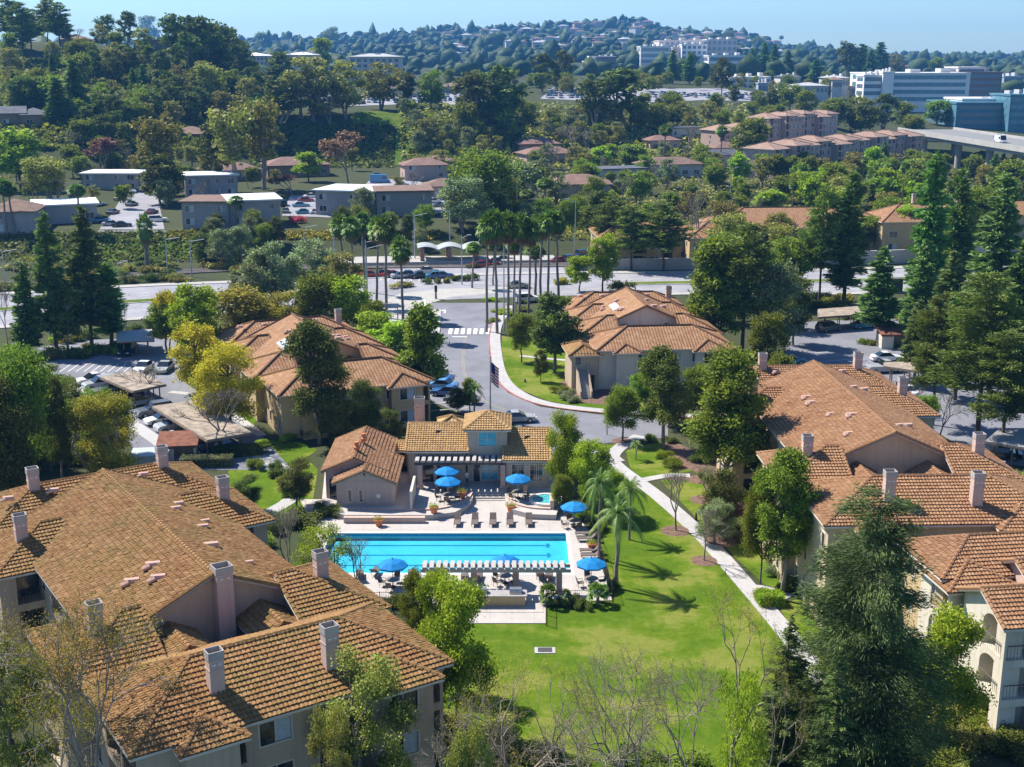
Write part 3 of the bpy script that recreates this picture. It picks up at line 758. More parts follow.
SH('mulch_bed', [(560, 382), (600, 376), (640, 402), (640, 409), (575, 402)], M_MULCH, 0.028)
# ================================================================== pool
def m_water():
    t = NT('pool_water'); ps = t.pos(); w = t.noise(2.2, ps, 4, 0.6)
    bp = t.n('Bump'); t.set(bp, 'Height', w); bp.inputs['Strength'].default_value = 0.25; bp.inputs['Distance'].default_value = 0.05
    tr = t.n('BsdfTransparent'); t.set(tr, 'Color', (0.30, 0.80, 0.93)); gl = t.n('BsdfGlossy'); gl.inputs['Roughness'].default_value = 0.03
    t.t.links.new(bp.outputs[0], gl.inputs['Normal']); fr = t.n('Fresnel'); fr.inputs['IOR'].default_value = 1.33; t.t.links.new(bp.outputs[0], fr.inputs['Normal'])
    m = t.n('MixShader'); t.set(m, 0, fr); t.t.links.new(tr.outputs[0], m.inputs[1]); t.t.links.new(gl.outputs[0], m.inputs[2]); t.t.links.new(m.outputs[0], t.out.inputs[0]); return t.mat
def m_plaster():
    t = NT('pool_plaster'); ps = t.pos(); a = t.noise(0.7, ps, 4)
    return t.bsdf(t.ramp(a, [(0.3, (0.42, 0.68, 0.76)), (0.7, (0.52, 0.78, 0.84))]), 0.7, 0, 0.2)
M_WATER = m_water(); M_PLAST = m_plaster(); M_TILE = plain('pool_blue_tile', (0.08, 0.30, 0.48), 0.3, 0.2, 4)
x0, x1, y0, y1 = POOL
m = MB(); zb = -0.6
m.face([(x0, y0, zb), (x1, y0, zb), (x1, y1, zb), (x0, y1, zb)])
m.face([(x0, y1, zb), (x1, y1, zb), (x1, y1, -0.25), (x0, y1, -0.25)]); m.face([(x0, y0, zb), (x0, y1, zb), (x0, y1, -0.25), (x0, y0, -0.25)])
m.face([(x1, y0, zb), (x1, y0, -0.25), (x1, y1, -0.25), (x1, y1, zb)]); m.face([(x0, y0, zb), (x0, y0, -0.25), (x1, y0, -0.25), (x1, y0, zb)])
pool = m.build('swimming_pool', M_PLAST); tag(pool, 'long turquoise swimming pool with dark lane stripes on its floor', 'swimming pool')
m = MB()
for a, b in (((x0, y1), (x1, y1)), ((x1, y1), (x1, y0)), ((x1, y0), (x0, y0)), ((x0, y0), (x0, y1))):
    m.face([(a[0], a[1], -0.25), (b[0], b[1], -0.25), (b[0], b[1], 0.02), (a[0], a[1], 0.02)])
m.build('tile_band', M_TILE, pool)
for k, y in enumerate((106.2, 108.6, 111.0)):
    m = MB(); m.box(x0+1.4, x1-1.5, y-0.13, y+0.13, zb, zb+0.012); m.box(x1-1.9, x1-1.62, y-0.5, y+0.5, zb+0.001, zb+0.015); m.build('lane_line', M_TILE, pool)
m = MB(); m.face([(x0, y0, -0.09), (x1, y0, -0.09), (x1, y1, -0.09), (x0, y1, -0.09)]); m.build('water_surface', M_WATER, pool)
m = MB(); c = 0.35
for a in ((x0-c, x1+c, y1, y1+c), (x0-c, x1+c, y0-c, y0), (x0-c, x0, y0, y1), (x1, x1+c, y0, y1)): m.box(a[0], a[1], a[2], a[3], 0.0, 0.085)
m.build('coping', plain('coping_stone', (0.66, 0.63, 0.58), 0.8, 0.08), pool)
# deck as four pieces around the pool basin
dk = [XY(*p) for p in [(300, 500), (560, 500), (577, 517), (588, 530), (598, 556), (612, 601), (546, 603), (546, 624), (440, 624), (440, 604), (350, 604)]]
def clip(poly, ax, c, keep_less):
    out = []; n = len(poly)
    for i in range(n):
        a, b = poly[i], poly[(i+1) % n]; ia = (a[ax] <= c) == keep_less; ib = (b[ax] <= c) == keep_less
        if ia: out.append(a)
        if ia != ib:
            s_ = (c-a[ax])/(b[ax]-a[ax]); out.append(tuple(a[k]+(b[k]-a[k])*s_ for k in (0, 1)))
    return out
m = MB()
c = 0.35
for q in (clip(dk, 1, y1+c, False), clip(dk, 1, y0-c, True), clip(clip(clip(dk, 1, y1+c, True), 1, y0-c, False), 0, x1+c, False), clip(clip(clip(dk, 1, y1+c, True), 1, y0-c, False), 0, x0-c, True)):
    if len(q) > 2: m.prism(q, 0.0, 0.08)
tag(m.build('pool_deck', M_DECK), kind='structure')
m = MB(); m.box(-5.2, 2.6, 94.7, 98.3, 0.0, 0.11); tag(m.build('counter_pad', M_DECK), kind='structure')
# ================================================================== buildings
CLAY = [(0.30, 0.155, 0.078), (0.36, 0.20, 0.11), (0.235, 0.115, 0.055), (0.41, 0.25, 0.15), (0.27, 0.13, 0.06)]
CLAYM = [(0.28, 0.14, 0.052), (0.34, 0.19, 0.08), (0.21, 0.10, 0.035), (0.40, 0.24, 0.12), (0.26, 0.125, 0.042)]
CLAYG = [(0.44, 0.27, 0.115), (0.50, 0.33, 0.16), (0.38, 0.22, 0.09), (0.55, 0.38, 0.20), (0.42, 0.25, 0.10)]
CLAYP = [(0.34, 0.22, 0.17), (0.38, 0.26, 0.20), (0.30, 0.19, 0.145)]
RT = {}
def rooft(kind, geo): 
    key = (kind, geo)
    cols, moss = {'clay': (CLAY, 0.25), 'pink': (CLAYP, 0.0), 'mossy': (CLAYM, 0.85), 'gold': (CLAYG, 0.3)}[kind]
    return tilemat('roof_tile_'+kind+('_g' if geo else ''), cols, 0.27 if geo else 0.42, 0.37 if geo else 0.5, moss, bump=not geo)
TRIM = plain('cream_trim', (0.62, 0.56, 0.48), 0.8, 0.1); ST_A = stucco('stucco_tan', (0.50, 0.40, 0.30)); ST_W = stucco('stucco_cream', (0.66, 0.60, 0.50))
ST_Y = stucco('stucco_yellow', (0.55, 0.42, 0.24)); ST_P = stucco('stucco_pinkish', (0.56, 0.42, 0.36)); ST_G = stucco('stucco_grey', (0.42, 0.40, 0.38)); ST_C = stucco('stucco_condo', (0.52, 0.37, 0.32))
ROOM = plain('dark_room', (0.035, 0.033, 0.035), 0.9); BLACK = plain('black_metal', (0.02, 0.02, 0.022), 0.5); STEEL = plain('steel', (0.45, 0.46, 0.47), 0.35, 0.1, metal=0.8)
def m_glass():
    t = NT('window_glass'); ps = t.pos(); a = t.noise(1.3, ps, 2)
    return t.bsdf(t.ramp(a, [(0.45, (0.02, 0.028, 0.035)), (0.6, (0.07, 0.09, 0.11))]), 0.08, 0, 0.8)
GLASS = m_glass(); BLIND = plain('window_blind', (0.42, 0.50, 0.58), 0.4, 0.15, 2.0, spec=0.6); BLUEG = plain('blue_glass', (0.10, 0.42, 0.55), 0.15, 0.25, 1.0, spec=0.8)
JIT = np.random.default_rng(99)
def tile_grid(m, poly, pu=0.27, pv=0.37, amp=0.065, step=0.085, lift=0.02, sub=4):
    """lay real barrel tiles over one roof plane; poly = 3-D points, first edge is the eave"""
    P0 = [Vector(p) for p in poly]; nrm = Vector((0, 0, 0))
    for i in range(len(P0)): nrm += (P0[i]-P0[0]).cross(P0[(i+1) % len(P0)]-P0[0])
    nrm.normalize()
    if nrm.z < 0: nrm = -nrm
    v = Vector((-nrm.x*nrm.z, -nrm.y*nrm.z, 1-nrm.z*nrm.z)); v.normalize(); u = v.cross(nrm).normalized()
    uv = [((p-P0[0]).dot(u), (p-P0[0]).dot(v)) for p in P0]
    u0, u1 = min(a for a, b in uv), max(a for a, b in uv); v0, v1 = min(b for a, b in uv), max(b for a, b in uv)
    us = np.arange(math.floor(u0/pu)*pu, u1+pu, pu/sub); prof = np.abs(np.sin(np.pi*us/pu))**0.7*amp
    rows = []; k = 0
    nv = int((v1-v0)/pv)+1
    for k in range(nv):
        rows += [(v0+k*pv, step), (v0+(k+1)*pv, 0.0)]
    bm = bmesh.new(); uvl = bm.loops.layers.uv.new('UVMap'); grid = []
    for rv, h in rows:
        jit = (hash_(str(round(rv, 2))) % 7)*0.001
        grid.append([bm.verts.new(P0[0]+u*float(a)+v*(rv+jit)+nrm*(lift+h+float(q)+float(w_))) for a, q, w_ in zip(us, prof, JIT.normal(size=len(us))*0.012)])
    for j in range(len(rows)-1):
        for i in range(len(us)-1):
            f = bm.faces.new((grid[j][i], grid[j][i+1], grid[j+1][i+1], grid[j+1][i]))
            vv = rows[j][0]+pv*(0.25 if j % 2 == 0 else 1.25); vals = [(us[i]+pu/8, vv)]*4
            for lp in f.loops: lp[uvl].uv = vals[0]
    c = sum(P0, Vector())/len(P0)
    for i in range(len(P0)):
        a, b = P0[i], P0[(i+1) % len(P0)]; n2 = (b-a).cross(nrm)
        if n2.dot(c-a) > 0: n2 = -n2
        off = n2.normalized()*(0.06 if i == 0 else 0.0)
        bmesh.ops.bisect_plane(bm, geom=bm.verts[:]+bm.edges[:]+bm.faces[:], plane_co=a+off, plane_no=n2, clear_outer=True)
    bm.verts.index_update(); base = len(m.v); m.v += [tuple(x.co) for x in bm.verts]
    for f in bm.faces:
        m.f.append(tuple(base+x.index for x in f.verts)); m.m.append(m.mi); m.uv.append([tuple(lp[uvl].uv) for lp in f.loops])
    bm.free()
def plane_uv(pts):
    P0 = [Vector(p) for p in pts]; n = (P0[1]-P0[0]).cross(P0[2]-P0[0]).normalized()
    if n.z < 0: n = -n
    v = Vector((-n.x*n.z, -n.y*n.z, 1-n.z*n.z)); v.normalize(); u = v.cross(n)
    return [((p-P0[0]).dot(u), (p-P0[0]).dot(v)) for p in P0]
def roof_polys(a0, a1, b0, b1, ze, axis='a', ends='hh', pitch=0.44, ov=0.5):
    """roof over a rectangle; returns planes (eave edge first), gable triangles (on the wall line), ridge and hip lines"""
    A0, A1, B0, B1 = a0-ov, a1+ov, b0-ov, b1+ov; zz = ze-ov*pitch
    sw = axis == 'b'
    if sw: A0, A1, B0, B1 = B0, B1, A0, A1
    half = (B1-B0)/2; zr = zz+half*pitch; mid_ = (B0+B1)/2
    r0 = A0+(half if ends[0] == 'h' else 0); r1 = A1-(half if ends[1] == 'h' else 0)
    if r0 > r1: r0 = r1 = (A0+A1)/2
    q = lambda a, b, z: (b, a, z) if sw else (a, b, z)
    pl = [[q(A0, B0, zz), q(A1, B0, zz), q(r1, mid_, zr), q(r0, mid_, zr)], [q(A1, B1, zz), q(A0, B1, zz), q(r0, mid_, zr), q(r1, mid_, zr)]]
    if r1-r0 < 0.02: pl = [p[:3] for p in pl]
    if ends[0] == 'h': pl.append([q(A0, B1, zz), q(A0, B0, zz), q(r0, mid_, zr)])
    if ends[1] == 'h': pl.append([q(A1, B0, zz), q(A1, B1, zz), q(r1, mid_, zr)])
    lines = [(q(r0, mid_, zr), q(r1, mid_, zr))]
    if ends[0] == 'h': lines += [(q(A0, B0, zz), q(r0, mid_, zr)), (q(A0, B1, zz), q(r0, mid_, zr))]
    else: lines += [(q(A0+0.1, B0, zz), q(A0+0.1, mid_, zr)), (q(A0+0.1, B1, zz), q(A0+0.1, mid_, zr))]
    if ends[1] == 'h': lines += [(q(A1, B0, zz), q(r1, mid_, zr)), (q(A1, B1, zz), q(r1, mid_, zr))]
    else: lines += [(q(A1-0.1, B0, zz), q(A1-0.1, mid_, zr)), (q(A1-0.1, B1, zz), q(A1-0.1, mid_, zr))]
    gab = []
    b0_, b1_ = (a0, a1) if sw else (b0, b1); e0, e1 = (b0, b1) if sw else (a0, a1)
    if ends[0] == 'g': gab.append([q(e0, b0_, ze-0.02), q(e0, b1_, ze-0.02), q(e0, mid_, zr-0.06)])
    if ends[1] == 'g': gab.append([q(e1, b0_, ze-0.02), q(e1, b1_, ze-0.02), q(e1, mid_, zr-0.06)])
    return pl, gab, lines, zr
def put_roof(parent, fr, blk, kind='clay', geo=True, name='roof', trim=TRIM, **kw):
    pl, gab, lines, zr = roof_polys(*blk, **kw)
    W_ = lambda p: fr(p)
    m = MB()
    for p in pl:
        q = [W_(x) for x in p]
        if geo: m.face(q, plane_uv(q)); tile_grid(m, q)
        else: m.face(q, plane_uv(q))
    for a, b in lines:
        a, b = Vector(W_(a)), Vector(W_(b))
        if (b-a).length < 0.05: continue
        if geo:
            n = max(1, int((b-a).length/0.45)); 
            for i in range(n):
                c0 = a.lerp(b, i/n); c1 = a.lerp(b, (i+1.08)/n if i < n-1 else 1.0); m.tube(c0+Vector((0, 0, 0.07)), c1+Vector((0, 0, 0.05)), 0.15, 0.12, 6)
        else: m.tube(a+Vector((0, 0, 0.04)), b+Vector((0, 0, 0.04)), 0.16, 0.16, 5)
    ro = m.build(name, [rooft(kind, geo)], parent)
    m = MB()      # eaves board: closed skirt and underside
    for p in pl:
        q = [Vector(W_(x)) for x in p]
        m.face([tuple(x-Vector((0, 0, 0.16))) for x in reversed(q)])
        a, b = q[0], q[1]; m.face([tuple(a-Vector((0, 0, 0.16))), tuple(b-Vector((0, 0, 0.16))), tuple(b), tuple(a)])
    for g, (a, b) in zip(range(99), [l for l in lines[1:]]):
        a, b = Vector(W_(a)), Vector(W_(b)); m.face([tuple(a-Vector((0, 0, 0.22))), tuple(b-Vector((0, 0, 0.22))), tuple(b+Vector((0, 0, 0.02))), tuple(a+Vector((0, 0, 0.02)))])
    m.build('eaves_board', trim, ro)
    return ro, gab, zr
def wall_run(m, p0, p1, z0, z1, ops=(), depth=0.12, inner=None):
    """vertical wall p0->p1 (outside on the right hand of the direction) with real openings (s0, s1, za, zb[, depth])"""
    d = Vector((p1[0]-p0[0], p1[1]-p0[1])); L = d.length; d /= L; n = Vector((d.y, -d.x))
    S = sorted({0.0, L}|{o[0] for o in ops}|{o[1] for o in ops}); Z = sorted({z0, z1}|{o[2] for o in ops}|{o[3] for o in ops})
    pt = lambda s, z, k=0.0: (p0[0]+d.x*s-n.x*k, p0[1]+d.y*s-n.y*k, z)
    for a, b in zip(S, S[1:]):
        for c, e in zip(Z, Z[1:]):
            if any(o[0]-1e-6 <= a and b <= o[1]+1e-6 and o[2]-1e-6 <= c and e <= o[3]+1e-6 for o in ops): continue
            m.face([pt(a, c), pt(b, c), pt(b, e), pt(a, e)])
    for o in ops:
        s0, s1, a, b = o[:4]; k = o[4] if len(o) > 4 else depth
        for q in ([pt(s0, a), pt(s1, a), pt(s1, a, k), pt(s0, a, k)], [pt(s0, b, k), pt(s1, b, k), pt(s1, b), pt(s0, b)], [pt(s0, a, k), pt(s0, b, k), pt(s0, b), pt(s0, a)], [pt(s1, a), pt(s1, b), pt(s1, b, k), pt(s1, a, k)]):
            m.face(q)
        if k > 0.5: m.face([pt(s0, a, k), pt(s1, a, k), pt(s1, b, k), pt(s0, b, k)])
    return pt, n
def add_window(parent, pt, s0, s1, a, b, depth, split=True, blind=None, fr=TRIM, name='window', bars=0):
    def bx(m, sa, sb, za, zb, k0, k1):
        v = [pt(sa, za, k1), pt(sb, za, k1), pt(sb, za, k0), pt(sa, za, k0), pt(sa, zb, k1), pt(sb, zb, k1), pt(sb, zb, k0), pt(sa, zb, k0)]
        m.mesh(v, [(0, 1, 2, 3), (4, 7, 6, 5), (0, 4, 5, 1), (1, 5, 6, 2), (2, 6, 7, 3), (3, 7, 4, 0)])
    m = MB(); w = 0.09
    for q in ((s0-w, s1+w, b, b+w), (s0-w, s1+w, a-w, a), (s0-w, s0, a, b), (s1, s1+w, a, b)): bx(m, *q, -0.04, 0.05)
    mid_ = (s0+s1)/2
    if split: bx(m, mid_-0.035, mid_+0.035, a, b, 0.03, 0.08)
    for i in range(bars): 
        z = a+(b-a)*(i+1)/(bars+1); bx(m, s0, s1, z-0.02, z+0.02, 0.035, 0.075)
        s = s0+(s1-s0)*(i+1)/(bars+1); bx(m, s-0.02, s+0.02, a, b, 0.035, 0.075)
    wd = m.build(name, fr, parent)
    blind = rng.random() < 0.6 if blind is None else blind
    for i, (c, e) in enumerate(((s0, mid_), (mid_, s1)) if split else ((s0, s1),)):
        m = MB(); m.face([pt(c, a, 0.08), pt(e, a, 0.08), pt(e, b, 0.08), pt(c, b, 0.08)])
        m.build('pane', BLUEG if blind == 'blue' else (BLIND if (blind and i == 1) else GLASS), wd)
    return wd
def block_walls(parent, fr, a0, a1, b0, b1, z1, sides, mat=ST_A, z0=0.0, gab=(), name='wall'):
    """four walls of a wing; sides: dict S/E/N/W -> list of openings ('w'|'b'|'d'|'a', s0, s1, za, zb)"""
    m = MB(); wins = []
    C = {'S': ((a0, b0), (a1, b0)), 'E': ((a1, b0), (a1, b1)), 'N': ((a1, b1), (a0, b1)), 'W': ((a0, b1), (a0, b0))}
    for sd, (p, q) in C.items():
        P_, Q_ = fr((p[0], p[1], 0)), fr((q[0], q[1], 0)); ops = []
        L = math.hypot(Q_[0]-P_[0], Q_[1]-P_[1])
        lst = [o for o in sides.get(sd, []) if o[1] >= 0.05 and o[2] <= L-0.05]
        for o in lst: ops.append((o[1], o[2], o[3]+z0_(fr), o[4]+z0_(fr), {'w': 0.08, 'b': 1.5, 'a': 1.5, 'd': 0.08}[o[0]]))
        pt, n = wall_run(m, P_, Q_, z0+z0_(fr), z1+z0_(fr), ops)
        wins.append((pt, lst))
    for g in gab: m.face([fr(x) for x in g])
    w = m.build(name, mat, parent)
    zz = z0_(fr)
    for pt, lst in wins:
        for o in lst:
            if o[0] == 'w': add_window(parent, pt, o[1], o[2], o[3]+zz, o[4]+zz, 0.08, split=(o[2]-o[1]) > 0.9, blind=(o[5] if len(o) > 5 else None), bars=(o[6] if len(o) > 6 else 0))
            elif o[0] == 'd': add_window(parent, pt, o[1], o[2], o[3]+zz, o[4]+zz, 0.08, split=False, blind=False, name='door')
            else:     # balcony: rail, sliding door at the back, arch shoulders when 'a'
                mb = MB(); s0, s1, za, zb = o[1], o[2], o[3]+zz, o[4]+zz
                if za-zz > 1.5:
                    mb.tube(pt(s0, za+1.05, -0.03), pt(s1, za+1.05, -0.03), 0.035, n=4)
                    k = int((s1-s0)/0.22)
                    for i in range(k+1): mb.tube(pt(s0+(s1-s0)*i/k, za, -0.03), pt(s0+(s1-s0)*i/k, za+1.05, -0.03), 0.014, n=3)
                    mb.build('balcony_railing', BLACK if o[0] == 'b' else STEEL, parent)
                md = MB(); c0, c1 = s0+(s1-s0)*0.15, s1-(s1-s0)*0.2
                md.face([pt(c0, za+0.02, 1.46), pt(c1, za+0.02, 1.46), pt(c1, za+2.1, 1.46), pt(c0, za+2.1, 1.46)]); md.build('sliding_door', GLASS, parent)
                if o[0] == 'a':
                    ma = MB(); N = 8; cx, rx, rz = (s0+s1)/2, (s1-s0)/2, min(0.9, (s1-s0)/2)
                    for sg in (-1, 1):
                        for i in range(N):
                            t0, t1 = i/N*math.pi/2, (i+1)/N*math.pi/2
                            A = (cx+sg*rx*math.cos(t0), zb-rz+rz*math.sin(t0)); B = (cx+sg*rx*math.cos(t1), zb-rz+rz*math.sin(t1)); Cc = (cx+sg*rx, zb)
                            for kk in (-0.004,): ma.face([pt(A[0], A[1], kk), pt(B[0], B[1], kk), pt(Cc[0], Cc[1], kk)])
                            ma.face([pt(A[0], A[1], -0.004), pt(B[0], B[1], -0.004), pt(B[0], B[1], 0.25), pt(A[0], A[1], 0.25)])
                    ma.build('arch', mat, parent)
    return w
def z0_(fr): return fr((0, 0, 0))[2]
def chimney(parent, fr, a, b, z0, z1, w=0.85, mat=ST_P, yaw=0.0):
    m = MB(); p = fr((a, b, 0)); q = fr((a+1, b, 0)); rz = math.atan2(q[1]-p[1], q[0]-p[0])
    zz = p[2]
    m.cbox((p[0], p[1], zz+(z0+z1)/2), (w, w*0.85, z1-z0), rz); m.cbox((p[0], p[1], zz+z1-0.62), (w+0.06, w*0.85+0.06, 0.05), rz)
    c = m.build('chimney', mat, parent)
    k = MB()      # open metal shroud on top
    t_ = 0.05
    ca, sa = math.cos(rz), math.sin(rz)
    for dx, dy, sx, sy in ((0, w*0.45, w*1.08, t_), (0, -w*0.45, w*1.08, t_), (w*0.52, 0, t_, w*0.86), (-w*0.52, 0, t_, w*0.86)):
        k.cbox((p[0]+dx*ca-dy*sa, p[1]+dx*sa+dy*ca, zz+z1+0.22), (sx, sy, 0.5), rz)
    k.build('chimney_cap', plain('chimney_cap', (0.40, 0.37, 0.35), 0.6), c)
    k = MB(); k.cbox((p[0], p[1], zz+z1+0.01), (w*0.9, w*0.7, 0.04), rz); k.build('flue', ROOM, c)
    k = MB()
    for s_ in (-0.2, 0.2): k.cbox((p[0]+s_*w*ca+0.46*w*sa, p[1]+s_*w*sa-0.46*w*ca, zz+z1-0.3), (0.2, 0.06, 0.07), rz)
    k.build('vent_slot', M_WHITE, c)
def roof_vent(parent, fr, a, b, z, rz=0.0, s=1.0, mat=None):
    p = fr((a, b, z)); m = MB(); m.tube((p[0]-0.35*s, p[1]-0.1, p[2]), (p[0]+0.35*s, p[1]+0.1, p[2]+0.02), 0.2*s, 0.2*s, 8)
    m.tube((p[0]-0.45*s, p[1]-0.35*s, p[2]-0.12), (p[0]-0.1*s, p[1]-0.2*s, p[2]+0.05), 0.13*s, 0.13*s, 6)
    m.build('roof_vent', mat or plain('clay_vent', (0.62, 0.40, 0.32), 0.8), parent)
def skylight(parent, fr, a, b, z, w, l, pitch_dir, pitch=0.44):
    m = MB(); pts = []
    for da, db in ((-w/2, -l/2), (w/2, -l/2), (w/2, l/2), (-w/2, l/2)):
        dz = (da if pitch_dir == 'a' else -da if pitch_dir == '-a' else db)*pitch; pts.append(fr((a+da, b+db, z+dz+0.14)))
    m.face(pts); lo = [(p[0], p[1], p[2]-0.14) for p in pts]
    for i in range(4): m.face([lo[i], lo[(i+1) % 4], pts[(i+1) % 4], pts[i]])
    m.build('skylight', plain('skylight_glass', (0.55, 0.62, 0.68), 0.25, 0.1, spec=0.7), parent)
def storey_ops(L, st, pat, h=2.85, off=0.0):
    """pattern of openings along a wall of length L on each storey: 'w' window, 'W' wide window, 'b' balcony, '.' nothing"""
    out = []; n = len(pat); c = L/n
    for k in range(st):
        z = k*h
        for i, ch in enumerate(pat):
            s = c*(i+0.5)
            if ch == 'w': out.append(('w', s-0.5, s+0.5, z+0.95, z+2.15))
            elif ch == 'W': out.append(('w', s-0.95, s+0.95, z+0.8, z+2.2))
            elif ch == 'n': out.append(('w', s-0.33, s+0.33, z+0.9, z+2.2))
            elif ch == 'b': out.append(('b', s-min(1.5, c*0.42), s+min(1.5, c*0.42), z+0.1, z+2.4))
            elif ch == 'a': out.append(('a', s-min(1.3, c*0.42), s+min(1.3, c*0.42), z+0.1, z+2.45))
    return out
def h_building(name, label, O, yaw, st, wall, kind, geo, L=22, z=0, seed=1, vents=True, group=None, chims=True, dz=0.0):
    """gable-roofed apartment block with a cross wing at each end (local a = across, b = along the main ridge, gable end at b=0)"""
    root = empty(name, (0, 0, 0), 0, label, 'apartment building', group); fr = frame(O[0], O[1], yaw, z); g = random.Random(seed)
    ze = st*2.85+dz; h = ze
    SO = storey_ops
    # main block
    ro, gab, zr = put_roof(root, fr, (-7.2, 7.2, 0.2, L+3, ze+0.25), kind, geo, axis='b', ends='gg', pitch=0.44, ov=0.55)
    block_walls(root, fr, -7.2, 7.2, 0.2, L+3, ze+0.25, {'W': SO(L+2.8, st, 'wWwbWwW'), 'E': SO(L+2.8, st, 'wWbWwW')}, wall, gab=gab)
    # front arms and front wing
    arms = []
    for sg in (-1, 1):
        a0, a1 = (-10.2, -4.9) if sg < 0 else (4.9, 10.2)
        ro, gab, _ = put_roof(root, fr, (a0, a1, -3.6, 5.2, ze+0.02*sg), kind, geo, axis='a', ends='hg' if sg < 0 else 'gh', pitch=0.44)
        block_walls(root, fr, a0, a1, -3.6, 5.2, ze+0.02*sg, {'W': SO(8.8, st, 'bw' if kind == 'mossy' else 'nnn'), 'E': SO(8.8, st, 'bw')}, wall, gab=gab)
        ro, gab, _ = put_roof(root, fr, (a0, a1, L-5.4, L+2.6, ze+0.03*sg), kind, geo, axis='a', ends='hg' if sg < 0 else 'gh', pitch=0.44)
        block_walls(root, fr, a0, a1, L-5.4, L+2.6, ze+0.03*sg, {'W': SO(8.0, st, 'bw' if kind == 'mossy' else 'nn'), 'E': SO(8, st, 'bw'), 'S': SO(5.3, st, 'b')}, wall, gab=gab)
        if chims: chimney(root, fr, sg*7.6, 0.2, ze-0.5, ze+2.7);
        if chims: chimney(root, fr, sg*7.8, L-2.4, ze-0.5, ze+2.6)
        # little entry gablets in the courts
        put_roof(root, fr, (sg*3.1-1.5, sg*3.1+1.5, -3.6, 0.0, ze-0.25), kind, geo, axis='b', ends='gg', pitch=0.55, ov=0.3)
    for (b0, b1, s_) in ((-12.8, -3.4, 1), (L+2.4, L+11.4, -1)):
        ro, gab, _ = put_roof(root, fr, (-9.2, 9.6, b0, b1, ze+0.06), kind, geo, axis='a', ends='hh', pitch=0.44)
        block_walls(root, fr, -9.2, 9.6, b0, b1, ze+0.06, {'S': SO(18.8, st, '.bWwWb') if s_ > 0 else [], 'N': SO(18.8, st, 'bWwWb'), 'E': SO(b1-b0, st, 'nww'), 'W': SO(b1-b0, st, 'wbb' if kind == 'mossy' else 'nn.n')}, wall)
    # shallow projections on the front
    for a0, a1 in ((-6.9, -3.9), (4.2, 8.3)):
        put_roof(root, fr, (a0, a1, -13.9, -9.0, ze-0.12), kind, geo, axis='b', ends='hg', pitch=0.44)
        block_walls(root, fr, a0, a1, -13.9, -12.7, ze-0.12, {'S': SO(a1-a0, st, 'W' if a0 > 0 else '.'), 'E': [], 'W': []}, wall)
    for a, b in ((-3.9, -10.6), (2.9, -11.2)) if chims else (): chimney(root, fr, a, b, ze, ze+3.0)
    for a, b in ((-4.8, L+6.5), (5.8, L+6.5)) if chims else ((7.5, L+6),): chimney(root, fr, a, b, ze, ze+3.2 if chims else ze+2.6)
    if vents:
        for i in range(9):
            a = g.choice((-1, 1))*g.uniform(1.2, 5.6); b = g.uniform(3, L-2); roof_vent(root, fr, a, b, ze+0.25+(7.2-abs(a))*0.44+0.1, s=g.uniform(0.9, 1.4))
        for a in (-7, -3.5, 0.5, 3.8): roof_vent(root, fr, a, L+5.4, ze+1.5+0.3, s=1.1)
    return root, fr, ze
ST_B = stucco('stucco_warm', (0.56, 0.45, 0.31))
# --- near left building, built like the others but with its big chimney breast on the gable
A, frA, zeA = h_building('apartment_building', 'large mossy tan tiled apartment building at the bottom left beside the pool', (-19.3, 75.1), math.atan2(.55, .835), 3, ST_A, 'mossy', True, L=21.5, seed=3)
chimney(A, frA, 0.5, -0.25, 5.0, 12.0, w=1.1)
B, frB, zeB = h_building('apartment_building', 'tan apartment building with pale gable end right of the lawn path, pines behind it', (33.4, 104.5), R(2), 3, ST_B, 'clay', True, L=23, seed=8, dz=0.65)
C_, frC, zeC = h_building('apartment_building', 'two storey orange roofed building with outside stairs beside the entry street', (19.7, 180.5), R(6), 2, ST_W, 'clay', False, L=12, seed=5, vents=True, chims=False)
D_, frD, zeD = h_building('apartment_building', 'two storey orange roofed building behind the clubhouse, half hidden by dark trees', (-24.2, 158.5), R(24), 2, ST_Y, 'clay', False, L=14, seed=6, chims=False)
skylight(D_, frD, -4.0, 6, zeD+0.25+3.2*0.44, 1.2, 4.2, 'a'); skylight(C_, frC, -3.4, 7, zeC+0.25+3.8*0.44, 1.0, 4.2, 'a')
# outside stair of the building by the street
def stair(parent, fr, a, b0, b1, z1, w=1.3, wall=ST_W):
    n = 14; m = MB(); 
    for i in range(n):
        t0, t1 = i/n, (i+1)/n; bb0 = b0+(b1-b0)*t0; bb1 = b0+(b1-b0)*t1
        c = [fr((x, y, zz)) for zz in (0, z1*t1) for x, y in ((a-w/2, bb0), (a+w/2, bb0), (a+w/2, bb1), (a-w/2, bb1))]
        m.mesh(c, [(0, 3, 2, 1), (4, 5, 6, 7), (0, 1, 5, 4), (1, 2, 6, 5), (2, 3, 7, 6), (3, 0, 4, 7)])
    m.build('stair', M_CONC, parent); 
    for sg in (-1, 1):
        k = MB(); x0_, x1_ = a+sg*(w/2), a+sg*(w/2+0.18)
        q = [(x0_, b0, 0), (x0_, b1, 0), (x0_, b1, z1+1.0), (x0_, b0, 1.0), (x1_, b0, 0), (x1_, b1, 0), (x1_, b1, z1+1.0), (x1_, b0, 1.0)]
        k.mesh([fr(p) for p in q], [(0, 1, 2, 3), (7, 6, 5, 4), (3, 2, 6, 7), (0, 3, 7, 4), (1, 5, 6, 2)]); k.build('stair_wall', wall, parent)
stair(C_, frC, -11.6, -17.4, -13.3, 2.85, wall=ST_A)
